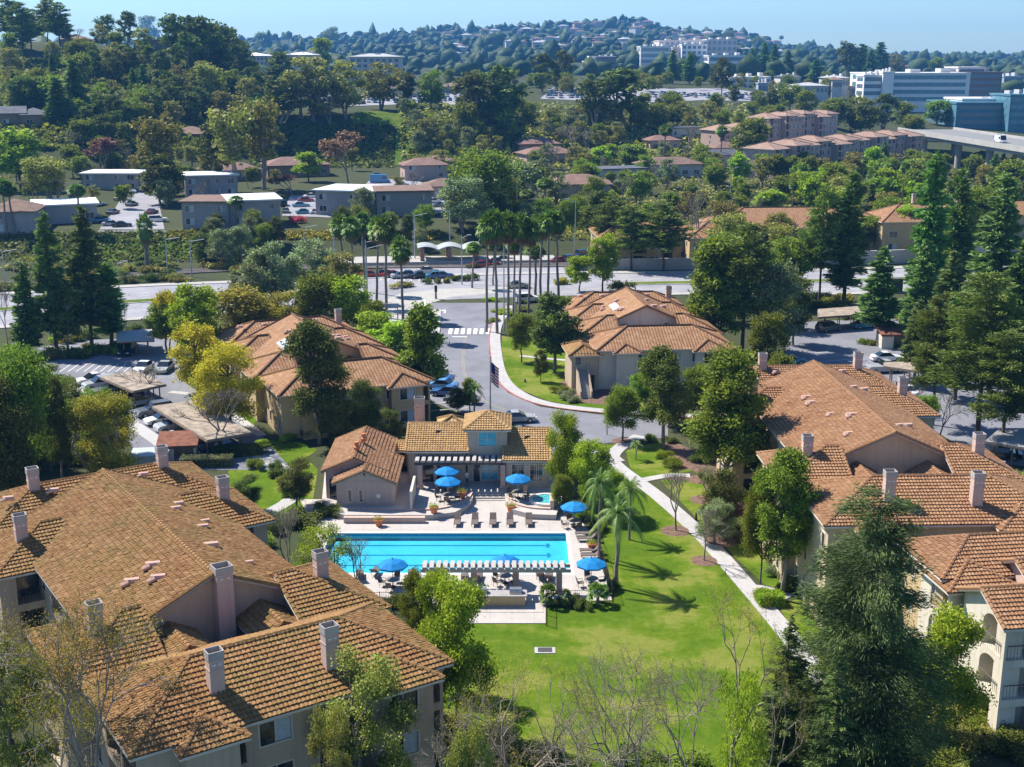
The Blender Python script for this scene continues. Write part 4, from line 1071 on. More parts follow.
block_walls(C_, frC, -13.0, -9.3, -13.2, -7.0, 5.3, {'S': [('w', 0.5, 1.3, 3.7, 4.8), ('b', 2.2, 3.2, 0.05, 2.2)]}, ST_A); put_roof(C_, frC, (-13.0, -9.3, -13.2, -7.0, 5.25), 'mossy', False, axis='b', ends='hh')
# --- the near right pair with arched balconies (bottom right corner)
E1 = empty('apartment_building', (0, 0, 0), 0, 'cream apartment building with arched balconies cut by the right edge at the bottom', 'apartment building'); 
frE = frame(31.2, 71.5, R(8), 0)
def arm(root, fr, blk, z, ax, ends, kind, sides, wall, geo=True):
    ro, gab, zr = put_roof(root, fr, (blk[0], blk[1], blk[2], blk[3], z), kind, geo, axis=ax, ends=ends, pitch=0.44); block_walls(root, fr, *blk, z, sides, wall, gab=gab); return zr
SO = storey_ops
arm(E1, frE, (1.5, 10, 3.2, 8.8), 8.5, 'a', 'gg', 'clay', {'W': [('a', 2.7, 5.2, 0.1, 2.5), ('a', 2.7, 5.2, 2.95, 5.4), ('a', 2.7, 5.2, 5.8, 8.3)], 'S': SO(8.5, 3, 'bbW')}, ST_W)
arm(E1, frE, (0.9, 5.4, 9.5, 14.0), 8.3, 'a', 'hh', 'clay', {'W': [('a', 1.6, 4.0, 0.1, 2.5), ('a', 1.6, 4.0, 2.95, 5.4), ('a', 1.6, 4.0, 5.8, 8.1)], 'S': SO(4.5, 3, '.')}, ST_W)
arm(E1, frE, (6.0, 22, 7.2, 12.2), 8.9, 'a', 'gg', 'clay', {'W': SO(5, 3, 'w'), 'S': SO(16, 3, 'Www')}, ST_P)
arm(E1, frE, (1.0, 24, 10.8, 17.4), 8.75, 'a', 'hg', 'clay', {'W': SO(6.6, 3, 'ww'), 'N': SO(23, 3, 'WwWw')}, ST_Y)
roof_vent(E1, frE, 9, 12.6, 9.9, s=1.3)
# --- buildings beyond the arterial on the right
G1 = empty('apartment_building', (0, 0, 0), 0, 'tan two storey block with brown tiled roof behind the sound wall, pines in front', 'apartment building')
frG = frame(31, 277, R(4), 0)
for blk, z, ax, en, kd, pat in [((-12, 2, -4, 12), 6.6, 'a', 'hh', 'mossy', 'WwbW'), ((8, 20, -3, 10), 6.3, 'a', 'hh', 'clay', 'WbW'), ((-1.9, 9.8, 3, 14), 6.0, 'a', 'gg', 'clay', 'wbw'), ((16, 46, 6, 22), 7.2, 'a', 'hg', 'clay', 'WwbWwbW')]:
    arm(G1, frG, blk, z, ax, en, kd, {'S': SO(blk[1]-blk[0], 2, pat), 'W': SO(blk[3]-blk[2], 2, 'ww'), 'E': SO(blk[3]-blk[2], 2, 'ww')}, ST_Y, False)
G2 = empty('apartment_building', (0, 0, 0), 0, 'orange roofed apartment building behind the tall conifers at the right', 'apartment building')
frG2 = frame(94, 300, R(8), 0)
for blk, z, ax, en in [((-8, 14, -6, 8), 7.5, 'a', 'hh'), ((-20, -5, -2, 10), 6.8, 'a', 'hh'), ((11, 26, -1, 12), 7.0, 'b', 'gg'), ((2, 12, -10, -3), 6.4, 'b', 'gh')]:
    arm(G2, frG2, blk, z, ax, en, 'clay', {'S': SO(blk[1]-blk[0], 2, 'WwbW'), 'W': SO(blk[3]-blk[2], 2, 'ww')}, ST_Y, False)
chimney(G2, frG2, 3, 2, 8, 12.5); chimney(G2, frG2, 16, 5, 8, 12)
G3 = empty('apartment_building', (0, 0, 0), 0, 'orange roofed apartment building cut by the right edge behind the pines', 'apartment building')
frG3 = frame(150, 318, R(8), 0)
for blk, z, ax, en in [((-14, 14, -6, 8), 7.5, 'a', 'hh'), ((-28, -11, -2, 10), 6.8, 'a', 'hh')]:
    arm(G3, frG3, blk, z, ax, en, 'clay', {'S': SO(blk[1]-blk[0], 2, 'WwbW'), 'W': SO(blk[3]-blk[2], 2, 'ww')}, ST_Y, False)
# ================================================================== clubhouse
CH = empty('clubhouse', (0, 0, 0), 0, 'clubhouse with golden tiled roof and small square tower above the pool terrace', 'clubhouse')
f0 = frame(0, 0, 0, 0.6)
def block2(root, blk, z, ax, en, kind, sides, wall, pitch=0.33, ov=0.4, geo=True, fr=f0):
    ro, gab, zr = put_roof(root, fr, (*blk, z), kind, geo, axis=ax, ends=en, pitch=pitch, ov=ov); block_walls(root, fr, *blk, z, sides, wall, gab=gab); return zr
ST_CL = stucco('stucco_clubhouse', (0.52, 0.44, 0.36))
block2(CH, (-10.9, -4.9, 125.8, 134.6), 3.7, 'a', 'gg', 'gold', {'S': [('d', 1.2, 2.6, 0.05, 2.1, False, 1), ('w', 2.9, 4.4, 0.1, 2.1, False, 2)]}, ST_CL, 0.36)
block2(CH, (-4.7, -0.5, 126.0, 131.0), 6.0, 'a', 'hh', 'gold', {'S': [('w', 1.2, 3.0, 4.0, 5.5, 'blue', 1), ('d', 0.6, 1.3, 0.05, 2.1), ('w', 1.5, 3.2, 0.3, 2.1, 'blue', 1)], 'E': [('w', 1.5, 3, 4.1, 5.4, 'blue')], 'W': [('w', 1.5, 3, 4.1, 5.4, 'blue')]}, ST_CL, 0.45)
block2(CH, (-0.6, 3.8, 124.2, 133.6), 3.2, 'a', 'gg', 'gold', {'S': [('w', 0.6, 1.85, 0.8, 2.55, False, 2), ('w', 2.5, 3.8, 0.8, 2.55, False, 2)], 'E': SO(9, 1, 'ww')}, ST_CL, 0.40)
block2(CH, (-14.2, -10.8, 129.5, 132.0), 2.6, 'a', 'gg', 'gold', {'S': [('b', 0.6, 2.8, 0.0, 2.2)]}, ST_CL, 0.4)
chimney(CH, f0, -10.4, 135.5, 0, 6.3, w=1.1); roof_vent(CH, f0, -7.9, 128.6, 4.8, s=0.7, mat=ROOM); roof_vent(CH, f0, 1.6, 127.4, 4.6, s=0.7, mat=ROOM)
put_roof(CH, f0, (-8.2, -5.6, 137.0, 139.6, 3.2), 'gold', False, axis='a', ends='hh', pitch=0.5)
# cabana wing on the left
CB = empty('changing_room_building', (0, 0, 0), 0, 'small terracotta roofed changing room building left of the clubhouse', 'outbuilding')
block2(CB, (-19.0, -13.0, 121.0, 131.5), 3.1, 'b', 'gg', 'clay', {'S': [('d', 0.35, 1.15, 0.05, 2.1)], 'W': SO(10, 1, '.w.')}, ST_P, 0.42)
block2(CB, (-17.6, -11.9, 118.6, 126.5), 2.6, 'b', 'gg', 'clay', {'S': [('w', 1.2, 1.5, 0.5, 1.7), ('w', 2.3, 2.6, 0.5, 1.7)]}, ST_P, 0.42)
p = (-14.75, 118.56, 4.2)
m = MB(); m.cbox(p, (0.75, 0.06, 0.12)); m.cbox(p, (0.12, 0.061, 0.75)); m.tube((p[0], p[1]+0.02, p[2]), (p[0], p[1]-0.05, p[2]), 0.22, 0.22, 8); m.build('wall_ornament', BLACK, CB)
m = MB(); m.tube((-13.4, 118.56, 1.7), (-13.4, 118.50, 1.7), 0.22, 0.22, 10); m.build('wall_lamp', M_WHITE, CB)
for px_, y in ((-16, 123), (-15.6, 126)): 
    m = MB(); m.lathe([(0.28, 0), (0.34, 0.3), (0.2, 0.45), (0.26, 0.8), (0.22, 0.85)], (px_, y, 4.55+0.6), 10); m.build('clay_flue', plain('terracotta', (0.55, 0.2, 0.09), 0.8), CB)
# ================================================================== pool side walls, terrace, furniture
def poly_prism(name, pxs, z0, z1, mat, z=0.0, kind=None, parent=None):
    m = MB(); m.prism([XY(p[0], p[1], z) for p in pxs], z0, z1); o = m.build(name, mat, parent)
    return tag(o, kind=kind) if kind else o
poly_prism('terrace', [(321, 509), (345, 515), (432, 515), (455, 512), (468, 505), (473, 497), (473, 470), (400, 458), (336, 440), (325, 470)], 0.0, 0.6, M_DECK, 0.6, 'structure')
poly_prism('terrace', [(505, 455), (505, 500), (512, 509), (530, 514), (556, 515), (560, 505), (560, 470), (548, 455)], 0.0, 0.601, M_DECK, 0.6, 'structure')
poly_prism('terrace', [(473, 470), (505, 470), (505, 492), (473, 492)], 0.0, 0.602, M_DECK, 0.6, 'structure')
s = MB()
for k in range(3):
    a = P(473, 492, 0.6); b = P(505, 492, 0.6); s.box(a.x, b.x, a.y-0.42*(k+1), a.y-0.42*k, 0, 0.6-0.15*(k+1))
tag(s.build('terrace_steps', M_DECK), kind='structure')
def low_wall(pxs, w, z1, label, z=0.0, k=5, mat=None):
    q = smooth_line([XY(p[0], p[1], z) for p in pxs], k); o = strip('garden_wall', q, -w/2, w/2, mat or ST_P, 0, z1, kind=None); return tag(o, label, 'wall')
low_wall([(344, 523), (385, 523), (425, 523)], 0.5, 0.65, 'long low straight wall between cabana terrace and pool')
low_wall([(348, 515), (400, 516), (435, 515), (458, 510), (468, 504), (472, 496)], 0.35, 0.75, 'curved low wall round the umbrella terrace left of the steps')
low_wall([(508, 503), (516, 510), (532, 514), (551, 515)], 0.3, 0.75, 'curved low wall in front of the spa terrace')
o = MB(); a = P(412, 507, 0.6); o.box(a.x-0.12, a.x+0.12, a.y-1, a.y+3.8, 0, 2.6); tag(o.build('garden_wall', ST_W), 'tall cream wing wall right of the changing rooms', 'wall')
o = MB(); a = P(552, 515); o.box(a.x-0.2, a.x+0.2, a.y, a.y+2.4, 0, 1.5); tag(o.build('garden_wall', ST_P), 'short stuccoed pier at the right end of the spa steps', 'wall')
# spa
c = P(546, 499, 0.8); SPA = empty('hot_tub', (c.x, c.y, 0.6), 0, 'round turquoise spa sunk in the raised terrace', 'hot tub')
MB().lathe([(1.75, 0), (1.75, 0.25), (1.4, 0.25), (1.4, 0.02)], n=24, cap=False).build('rim', plain('coping_stone', (0.66, 0.63, 0.58)), SPA)
m = MB(); m.face([(1.4*math.cos(k*math.pi/12), 1.4*math.sin(k*math.pi/12), 0.18) for k in range(24)]); m.build('water_surface', plain('spa_water', (0.08, 0.42, 0.48), 0.08, 0.35, 2.5, spec=0.8), SPA)
# furniture --------------------------------------------------------------------------------------------------
BLUE = plain('blue_canvas', (0.004, 0.20, 0.52), 0.8, 0.12, 2); BROWN = plain('brown_sling', (0.14, 0.11, 0.10), 0.8, 0.2); TERRA = plain('terracotta', (0.55, 0.2, 0.09), 0.8)
GREENP = LM['green']
def make_umbrella():
    r = empty('patio_umbrella'); m = MB(); m.tube((0, 0, 0), (0, 0, 2.55), 0.03, n=8); m.build('pole', STEEL, r)
    MB().lathe([(0.3, 0), (0.3, 0.06), (0.06, 0.12)], n=12).build('base', BLACK, r)
    m = MB(); n = 8; R_ = 1.35
    rim = [(R_*math.cos(2*math.pi*k/n), R_*math.sin(2*math.pi*k/n), 2.05) for k in range(n)]; md = [(x*0.55, y*0.55, 2.38) for x, y, z in rim]; ap = (0, 0, 2.6)
    for k in range(n):
        j = (k+1) % n; m.face([rim[k], rim[j], md[j], md[k]]); m.face([md[k], md[j], ap])
        m.face([(rim[k][0], rim[k][1], 1.92), (rim[j][0], rim[j][1], 1.92), rim[j], rim[k]])
    cn = m.build('canopy', BLUE, r); MB().lathe([(0.05, 2.58), (0.03, 2.72)], n=6).build('finial', BLACK, cn)
    m = MB()
    for k in range(n): m.tube((0, 0, 1.75), (rim[k][0]*0.75, rim[k][1]*0.75, 2.2), 0.012, n=3)
    m.build('rib', STEEL, r); return r
def make_lounger():
    r = empty('sun_lounger'); m = MB(); w = 0.32
    m.cbox((0, -0.28, 0.33), (2*w, 1.35, 0.05)); m.build('seat', BROWN, r)
    m = MB(); a = R(40); 
    for k in range(1): m.mesh([(-w, 0.4, 0.33), (w, 0.4, 0.33), (w, 0.4+0.75*math.cos(a), 0.33+0.75*math.sin(a)), (-w, 0.4+0.75*math.cos(a), 0.33+0.75*math.sin(a)), (-w, 0.4, 0.38), (w, 0.4, 0.38), (w, 0.37+0.75*math.cos(a), 0.38+0.75*math.sin(a)), (-w, 0.37+0.75*math.cos(a), 0.38+0.75*math.sin(a))], [(0, 1, 2, 3), (4, 7, 6, 5), (0, 3, 7, 4), (1, 5, 6, 2), (2, 6, 7, 3), (0, 4, 5, 1)])
    m.build('backrest', BROWN, r)
    for sx in (-1, 1):
        for y in (-0.85, 0.3): m = MB(); m.tube((sx*w*0.95, y, 0), (sx*w*0.95, y, 0.34), 0.022, n=5); m.build('leg', BLACK, r)
    m = MB()
    for sx in (-1, 1): m.tube((sx*w, -0.96, 0.34), (sx*w, 0.9, 0.34), 0.025, n=5)
    m.build('frame', BLACK, r); return r
def make_chair():
    r = empty('patio_chair'); MB().cbox((0, 0, 0.42), (0.52, 0.5, 0.04)).build('seat', BROWN, r); m = MB()
    m.mesh([(-0.26, 0.24, 0.42), (0.26, 0.24, 0.42), (0.26, 0.38, 0.95), (-0.26, 0.38, 0.95), (-0.26, 0.28, 0.42), (0.26, 0.28, 0.42), (0.26, 0.42, 0.95), (-0.26, 0.42, 0.95)], [(0, 1, 2, 3), (4, 7, 6, 5), (3, 2, 6, 7), (0, 3, 7, 4), (1, 5, 6, 2)]); m.build('backrest', BROWN, r)
    for sx in (-1, 1):
        for sy in (-1, 1): m = MB(); m.tube((sx*0.24, sy*0.22, 0), (sx*0.24, sy*0.22, 0.42), 0.02, n=4); m.build('leg', BLACK, r)
        m = MB(); m.tube((sx*0.27, -0.24, 0.64), (sx*0.27, 0.3, 0.66), 0.022, n=4); m.tube((sx*0.27, -0.24, 0.64), (sx*0.26, -0.22, 0.42), 0.02, n=4); m.build('armrest', BLACK, r)
    return r
def make_table():
    r = empty('patio_table'); MB().lathe([(0.6, 0.7), (0.6, 0.74)], n=16).build('table_top', plain('table_brown', (0.25, 0.2, 0.17), 0.4), r)
    m = MB(); m.tube((0, 0, 0), (0, 0, 0.7), 0.05, n=6); m.lathe([(0.28, 0), (0.28, 0.04)], n=10); m.build('pedestal', BLACK, r); return r
def make_pot():
    r = empty('flower_pot'); MB().lathe([(0.28, 0), (0.42, 0.55), (0.48, 0.56), (0.48, 0.66), (0.42, 0.66), (0.4, 0.58)], n=14).build('pot', TERRA, r)
    me = p_bush(5, 500, 0.16, LM['bright']); o = link('plant', me, r, loc=(0, 0, 0.55)); o.scale = (0.5, 0.5, 0.55); return r
class Proto:
    def __init__(s, fn): s.fn = fn; s.o = None
    def put(s, loc, rz, label, cat, group=None):
        if s.o is None: s.o = s.fn(); o = s.o
        else: o = copy_tree(s.o)
        for k in ('label', 'category', 'group', 'kind'):
            if k in o: del o[k]
        o.location = loc; o.rotation_euler = (0, 0, rz); tag(o, label, cat, group); THINGS.append((o, label)); return o
UMB, LNG, CHR, TBL, POT = Proto(make_umbrella), Proto(make_lounger), Proto(make_chair), Proto(make_table), Proto(make_pot)
def zt(px, py, z): p = P(px, py, z); return (p.x, p.y, z)
UM = [((447, 490, .6), 'blue umbrella under the terrace pergola edge, the rear one of two'), ((448, 501, .6), 'blue umbrella on the terrace left of the steps, the front one of two'), ((518, 498, .6), 'blue umbrella between the steps and the spa'),
      ((574, 527, .08), 'blue umbrella on the right of the spa near the palms'), ((393, 587, .08), 'blue umbrella at the near left corner of the pool'), ((505, 583, .08), 'blue umbrella mostly hidden behind the slatted pool pergola'), ((591, 586, .08), 'blue umbrella at the near right corner of the deck')]
for k, ((px, py, z), lb) in enumerate(UM):
    l = zt(px, py, z); UMB.put(l, 0.2*k, lb, 'umbrella', 'blue umbrellas round the pool')
    nm = ['on the terrace by the rear umbrella', 'under the front terrace umbrella', 'under the umbrella beside the spa', 'under the umbrella right of the spa', 'under the near left umbrella', 'behind the pool pergola', 'under the near right umbrella'][k]
    TBL.put(l, 0, 'round brown patio table '+nm, 'table', 'patio tables')
    for j in range(4):
        a = j*math.pi/2+0.5+k; CHR.put((l[0]+0.95*math.cos(a), l[1]+0.95*math.sin(a), z), a-math.pi/2, 'brown sling chair '+nm, 'chair', 'patio chairs '+nm)
for px in (457.5, 475, 493, 510, 529): LNG.put(zt(px, 524, .08), 0.0, 'brown lounger in the row between steps and pool', 'sun lounger', 'loungers in the back row')
for px, py in ((585, 536), (587, 541), (590, 553), (591, 558)): LNG.put(zt(px, py, .08), R(-88), 'brown lounger turned sideways on the right deck', 'sun lounger', 'loungers on the right deck')
for px, py, a in ((360, 578, 8), (376, 574, -10), (412, 577, 5), (432, 578, 0), (465, 581, 4), (478, 580, -6), (540, 578, 3), (549, 580, -3)): LNG.put(zt(px, py, .08), R(180+a), 'brown lounger on the near side of the pool', 'sun lounger', 'loungers on the near side')
for (px, py, z), lb in [((434, 513, .6), 'terracotta pot with plant on the curved wall terrace'), ((462, 498, .6), 'terracotta pot with plant beside the umbrellas'), ((511, 512, .08), 'terracotta pot with plant right of the steps'), ((379, 526, .08), 'terracotta pot with plant in front of the low straight wall'), ((592, 550, .08), 'terracotta pot with plant among the right loungers'), ((574, 470, .6), 'terracotta pot by the clubhouse corner')][:5]:
    POT.put(zt(px, py, z), 0, lb, 'plant pot', 'terracotta pots')
# pergolas
def pergola(name, label, x0, x1, ya, yb, zb, h, posts, slat, sp, mat, slat_mat, ext=0.5):
    r = empty(name, (0, 0, 0), 0, label, 'pergola')
    for x, y in posts: m = MB(); m.box(x-0.25, x+0.25, y-0.25, y+0.25, zb, zb+h-0.15); m.box(x-0.32, x+0.32, y-0.32, y+0.32, zb, zb+0.3); m.build('post', ST_P, r)
    for y in (ya, yb): m = MB(); m.box(x0, x1, y-0.12, y+0.12, zb+h-0.15, zb+h+0.15); m.build('beam', mat, r)
    x = x0+0.3
    while x < x1-0.2: m = MB(); m.box(x-slat/2, x+slat/2, ya-ext, yb+ext, zb+h+0.152, zb+h+0.36); m.build('slat', slat_mat, r); x += sp
    return r
WOODD = plain('pergola_brown', (0.12, 0.085, 0.07), 0.8); WOODW = plain('pergola_white', (0.40, 0.385, 0.37), 0.7, 0.1); WOODG = plain('pergola_grey', (0.45, 0.42, 0.40), 0.8, 0.12)
a = P(414, 485, .6); b = P(503, 485, .6)
pergola('pergola', 'pale slatted pergola against the clubhouse wall over the terrace', -10.2, -0.7, 124.0, 125.7, 0.6, 2.75, [(-9.6, 124.0), (-0.95, 124.0)], 0.4, 0.66, WOODD, WOODW, 0.25)
pa = P(421, 594, .08)
pergola('pergola', 'long grey slatted pergola on the near side of the pool', P(421, 566, 2.8).x, P(571, 566, 2.8).x, 97.9, 99.0, 0.08, 2.35, [(P(474, 594).x, 98.6), (P(516, 594).x, 98.6), (P(559, 594).x, 98.6), (P(440, 594).x, 98.6)], 0.36, 0.58, WOODG, WOODW, 0.22)
# counter with grills
BBQ = empty('barbecue_counter', (0, 0, 0), 0, 'stuccoed barbecue counter with steel grills at the lawn edge', 'barbecue')
MB().box(-5.0, 1.1, 95.8, 97.0, 0.11, 1.0).build('counter', ST_Y, BBQ); MB().box(-5.15, 1.25, 95.65, 97.15, 1.0, 1.1).build('counter_top', plain('granite', (0.35, 0.33, 0.33), 0.4), BBQ)
for x in (-2.6, 0.3): m = MB(); m.box(x-0.5, x+0.5, 96.0, 96.8, 1.1, 1.25); m.tube((x-0.5, 96.4, 1.25), (x+0.5, 96.4, 1.25), 0.34, n=12); m.build('grill', STEEL, BBQ)
# railing round the pool
def railing(pxs, h, lab, z=0.0, step=2.2, mat=BLACK, bars=0.18):
    q = [XY(p[0], p[1], z) for p in pxs]; r = empty('pool_fence', (q[0][0], q[0][1], 0), 0, lab, 'fence'); ox, oy = q[0]
    top = MB(); bar = MB()
    for a, b in zip(q, q[1:]):
        L = math.hypot(b[0]-a[0], b[1]-a[1]); n = max(1, round(L/step)); A = (a[0]-ox, a[1]-oy); B_ = (b[0]-ox, b[1]-oy)
        for zz in (0.15, h-0.08): top.tube((A[0], A[1], zz), (B_[0], B_[1], zz), 0.02, n=4)
        for i in range(n): m = MB(); t_ = i/n; m.cbox((A[0]+(B_[0]-A[0])*t_, A[1]+(B_[1]-A[1])*t_, h/2), (0.06, 0.06, h)); m.build('fence_post', mat, r)
        k = int(L/bars)
        for i in range(k): t_ = (i+0.5)/k; bar.tube((A[0]+(B_[0]-A[0])*t_, A[1]+(B_[1]-A[1])*t_, 0.1), (A[0]+(B_[0]-A[0])*t_, A[1]+(B_[1]-A[1])*t_, h), 0.009, n=3, cap=False)
    top.build('rail', mat, r); bar.build('bars', mat, r); return r
railing([(350, 606), (440, 606), (440, 626)], 1.3, 'black railing along the near left edge of the pool deck')
railing([(546, 626), (546, 605), (613, 603), (600, 556), (590, 528), (578, 515)], 1.3, 'black railing curving round the right edge of the deck')
# drain grate in the lawn
c = P(545, 651); m = MB(); m.box(-0.8, 0.8, -0.5, 0.5, 0.0, 0.08); gr = m.build('drain_cover', M_PATH, loc=(c.x, c.y, 0)); tag(gr, 'small square drain cover in the middle of the lawn', 'drain')
m = MB(); [m.box(-0.55, 0.55, -0.32+0.13*i, -0.26+0.13*i, 0.081, 0.1) for i in range(6)]; m.build('grate', BLACK, gr)
# flagpole
c = P(490.5, 421); FP = empty('flagpole', (c.x, c.y, 0), 0, 'tall slim flagpole with a limp striped flag behind the clubhouse tower', 'flagpole')
zt_ = PD(490.5, 357, c.y).z; m = MB(); m.tube((0, 0, 0), (0, 0, zt_), 0.11, 0.07, 8); m.lathe([(0.1, zt_), (0.12, zt_+0.1), (0.02, zt_+0.2)], n=8); m.build('pole', plain('pole_grey', (0.5, 0.5, 0.52), 0.4, metal=0.3), FP)
m = MB(); zf = zt_-0.6; N = 13
for k in range(N):
    m.mi = k % 2; zz0 = zf-k*0.2
    for j in range(4):
        x0_ = 0.1+j*0.24; xx1 = x0_+0.24; yj = lambda j_: 0.14*math.sin(j_*1.9); dz = lambda j_: -0.22*j_
        m.face([(x0_, yj(j), zz0-0.2+dz(j)), (xx1, yj(j+1), zz0-0.2+dz(j+1)), (xx1, yj(j+1), zz0+dz(j+1)), (x0_, yj(j), zz0+dz(j))])
m.mi = 2
for j in range(2): m.face([(0.1+j*.24, yj(j)-0.02, zf-1.2+dz(j)), (0.1+(j+1)*.24, yj(j+1)-0.02, zf-1.2+dz(j+1)), (0.1+(j+1)*.24, yj(j+1)-0.02, zf+.005+dz(j+1)), (0.1+j*.24, yj(j)-0.02, zf+.005+dz(j))])
m.build('flag', [plain('flag_red', (0.45, 0.02, 0.04)), M_WHITE, plain('flag_blue', (0.02, 0.04, 0.2))], FP)
# ================================================================== person on the terrace (skinned body, 1.75 m)
def person(loc, rz, shirt, pants):
    J = {'pel': (0, 0, .95), 'chest': (0, 0, 1.25), 'neck': (0, 0, 1.47), 'head': (0, -.015, 1.58), 'top': (0, 0, 1.7)}
    E = [('pel', 'chest'), ('chest', 'neck'), ('neck', 'head'), ('head', 'top')]; RR = {'pel': .15, 'chest': .16, 'neck': .06, 'head': .095, 'top': .07}
    for s_, n in ((-1, 'l'), (1, 'r')):
        J.update({n+'sh': (s_*.19, 0, 1.40), n+'el': (s_*.25, .02, 1.12), n+'wr': (s_*.27, -.06, .88), n+'ha': (s_*.27, -.09, .8), n+'hip': (s_*.1, 0, .9), n+'kn': (s_*.11, -.01, .5), n+'an': (s_*.12, .02, .09), n+'to': (s_*.13, -.16, .04)})
        E += [('chest', n+'sh'), (n+'sh', n+'el'), (n+'el', n+'wr'), (n+'wr', n+'ha'), ('pel', n+'hip'), (n+'hip', n+'kn'), (n+'kn', n+'an'), (n+'an', n+'to')]
        RR.update({n+'sh': .07, n+'el': .045, n+'wr': .032, n+'ha': .04, n+'hip': .1, n+'kn': .065, n+'an': .045, n+'to': .04})
    ks = list(J); me = bpy.data.meshes.new('body'); me.from_pydata([J[k] for k in ks], [(ks.index(a), ks.index(b)) for a, b in E], [])
    o = bpy.data.objects.new('person', me); COL.objects.link(o); md = o.modifiers.new('skin', 'SKIN'); 
    for i, k in enumerate(ks): me.skin_vertices[0].data[i].radius = (RR[k], RR[k]*0.8); 
    me.skin_vertices[0].data[0].use_root = True; o.modifiers.new('sub', 'SUBSURF').levels = 2
    bpy.context.view_layer.update(); dg = bpy.context.evaluated_depsgraph_get(); ev = bpy.data.meshes.new_from_object(o.evaluated_get(dg)); o.modifiers.clear(); o.data = ev
    for q in (plain('skin', (0.45, 0.27, 0.19)), shirt, pants, plain('hair', (0.03, 0.02, 0.015)), BLACK): ev.materials.append(q)
    for f in ev.polygons:
        c = f.center; f.use_smooth = True
        f.material_index = 4 if c.z < .1 else 2 if c.z < .97 and abs(c.x) < .22 else 3 if c.z > 1.62 or (c.z > 1.53 and c.y > .03) else 1 if .97 <= c.z < 1.46 and not (abs(c.x) > .2 and c.z < 1.15) else 0
    o.location = loc; o.rotation_euler = (0, 0, rz); tag(o, 'person in pale shirt and blue trousers standing under the terrace pergola', 'person'); return o
person(zt(467, 486, .602), R(15), plain('shirt', (0.6, 0.6, 0.62)), plain('trousers', (0.05, 0.12, 0.3)))
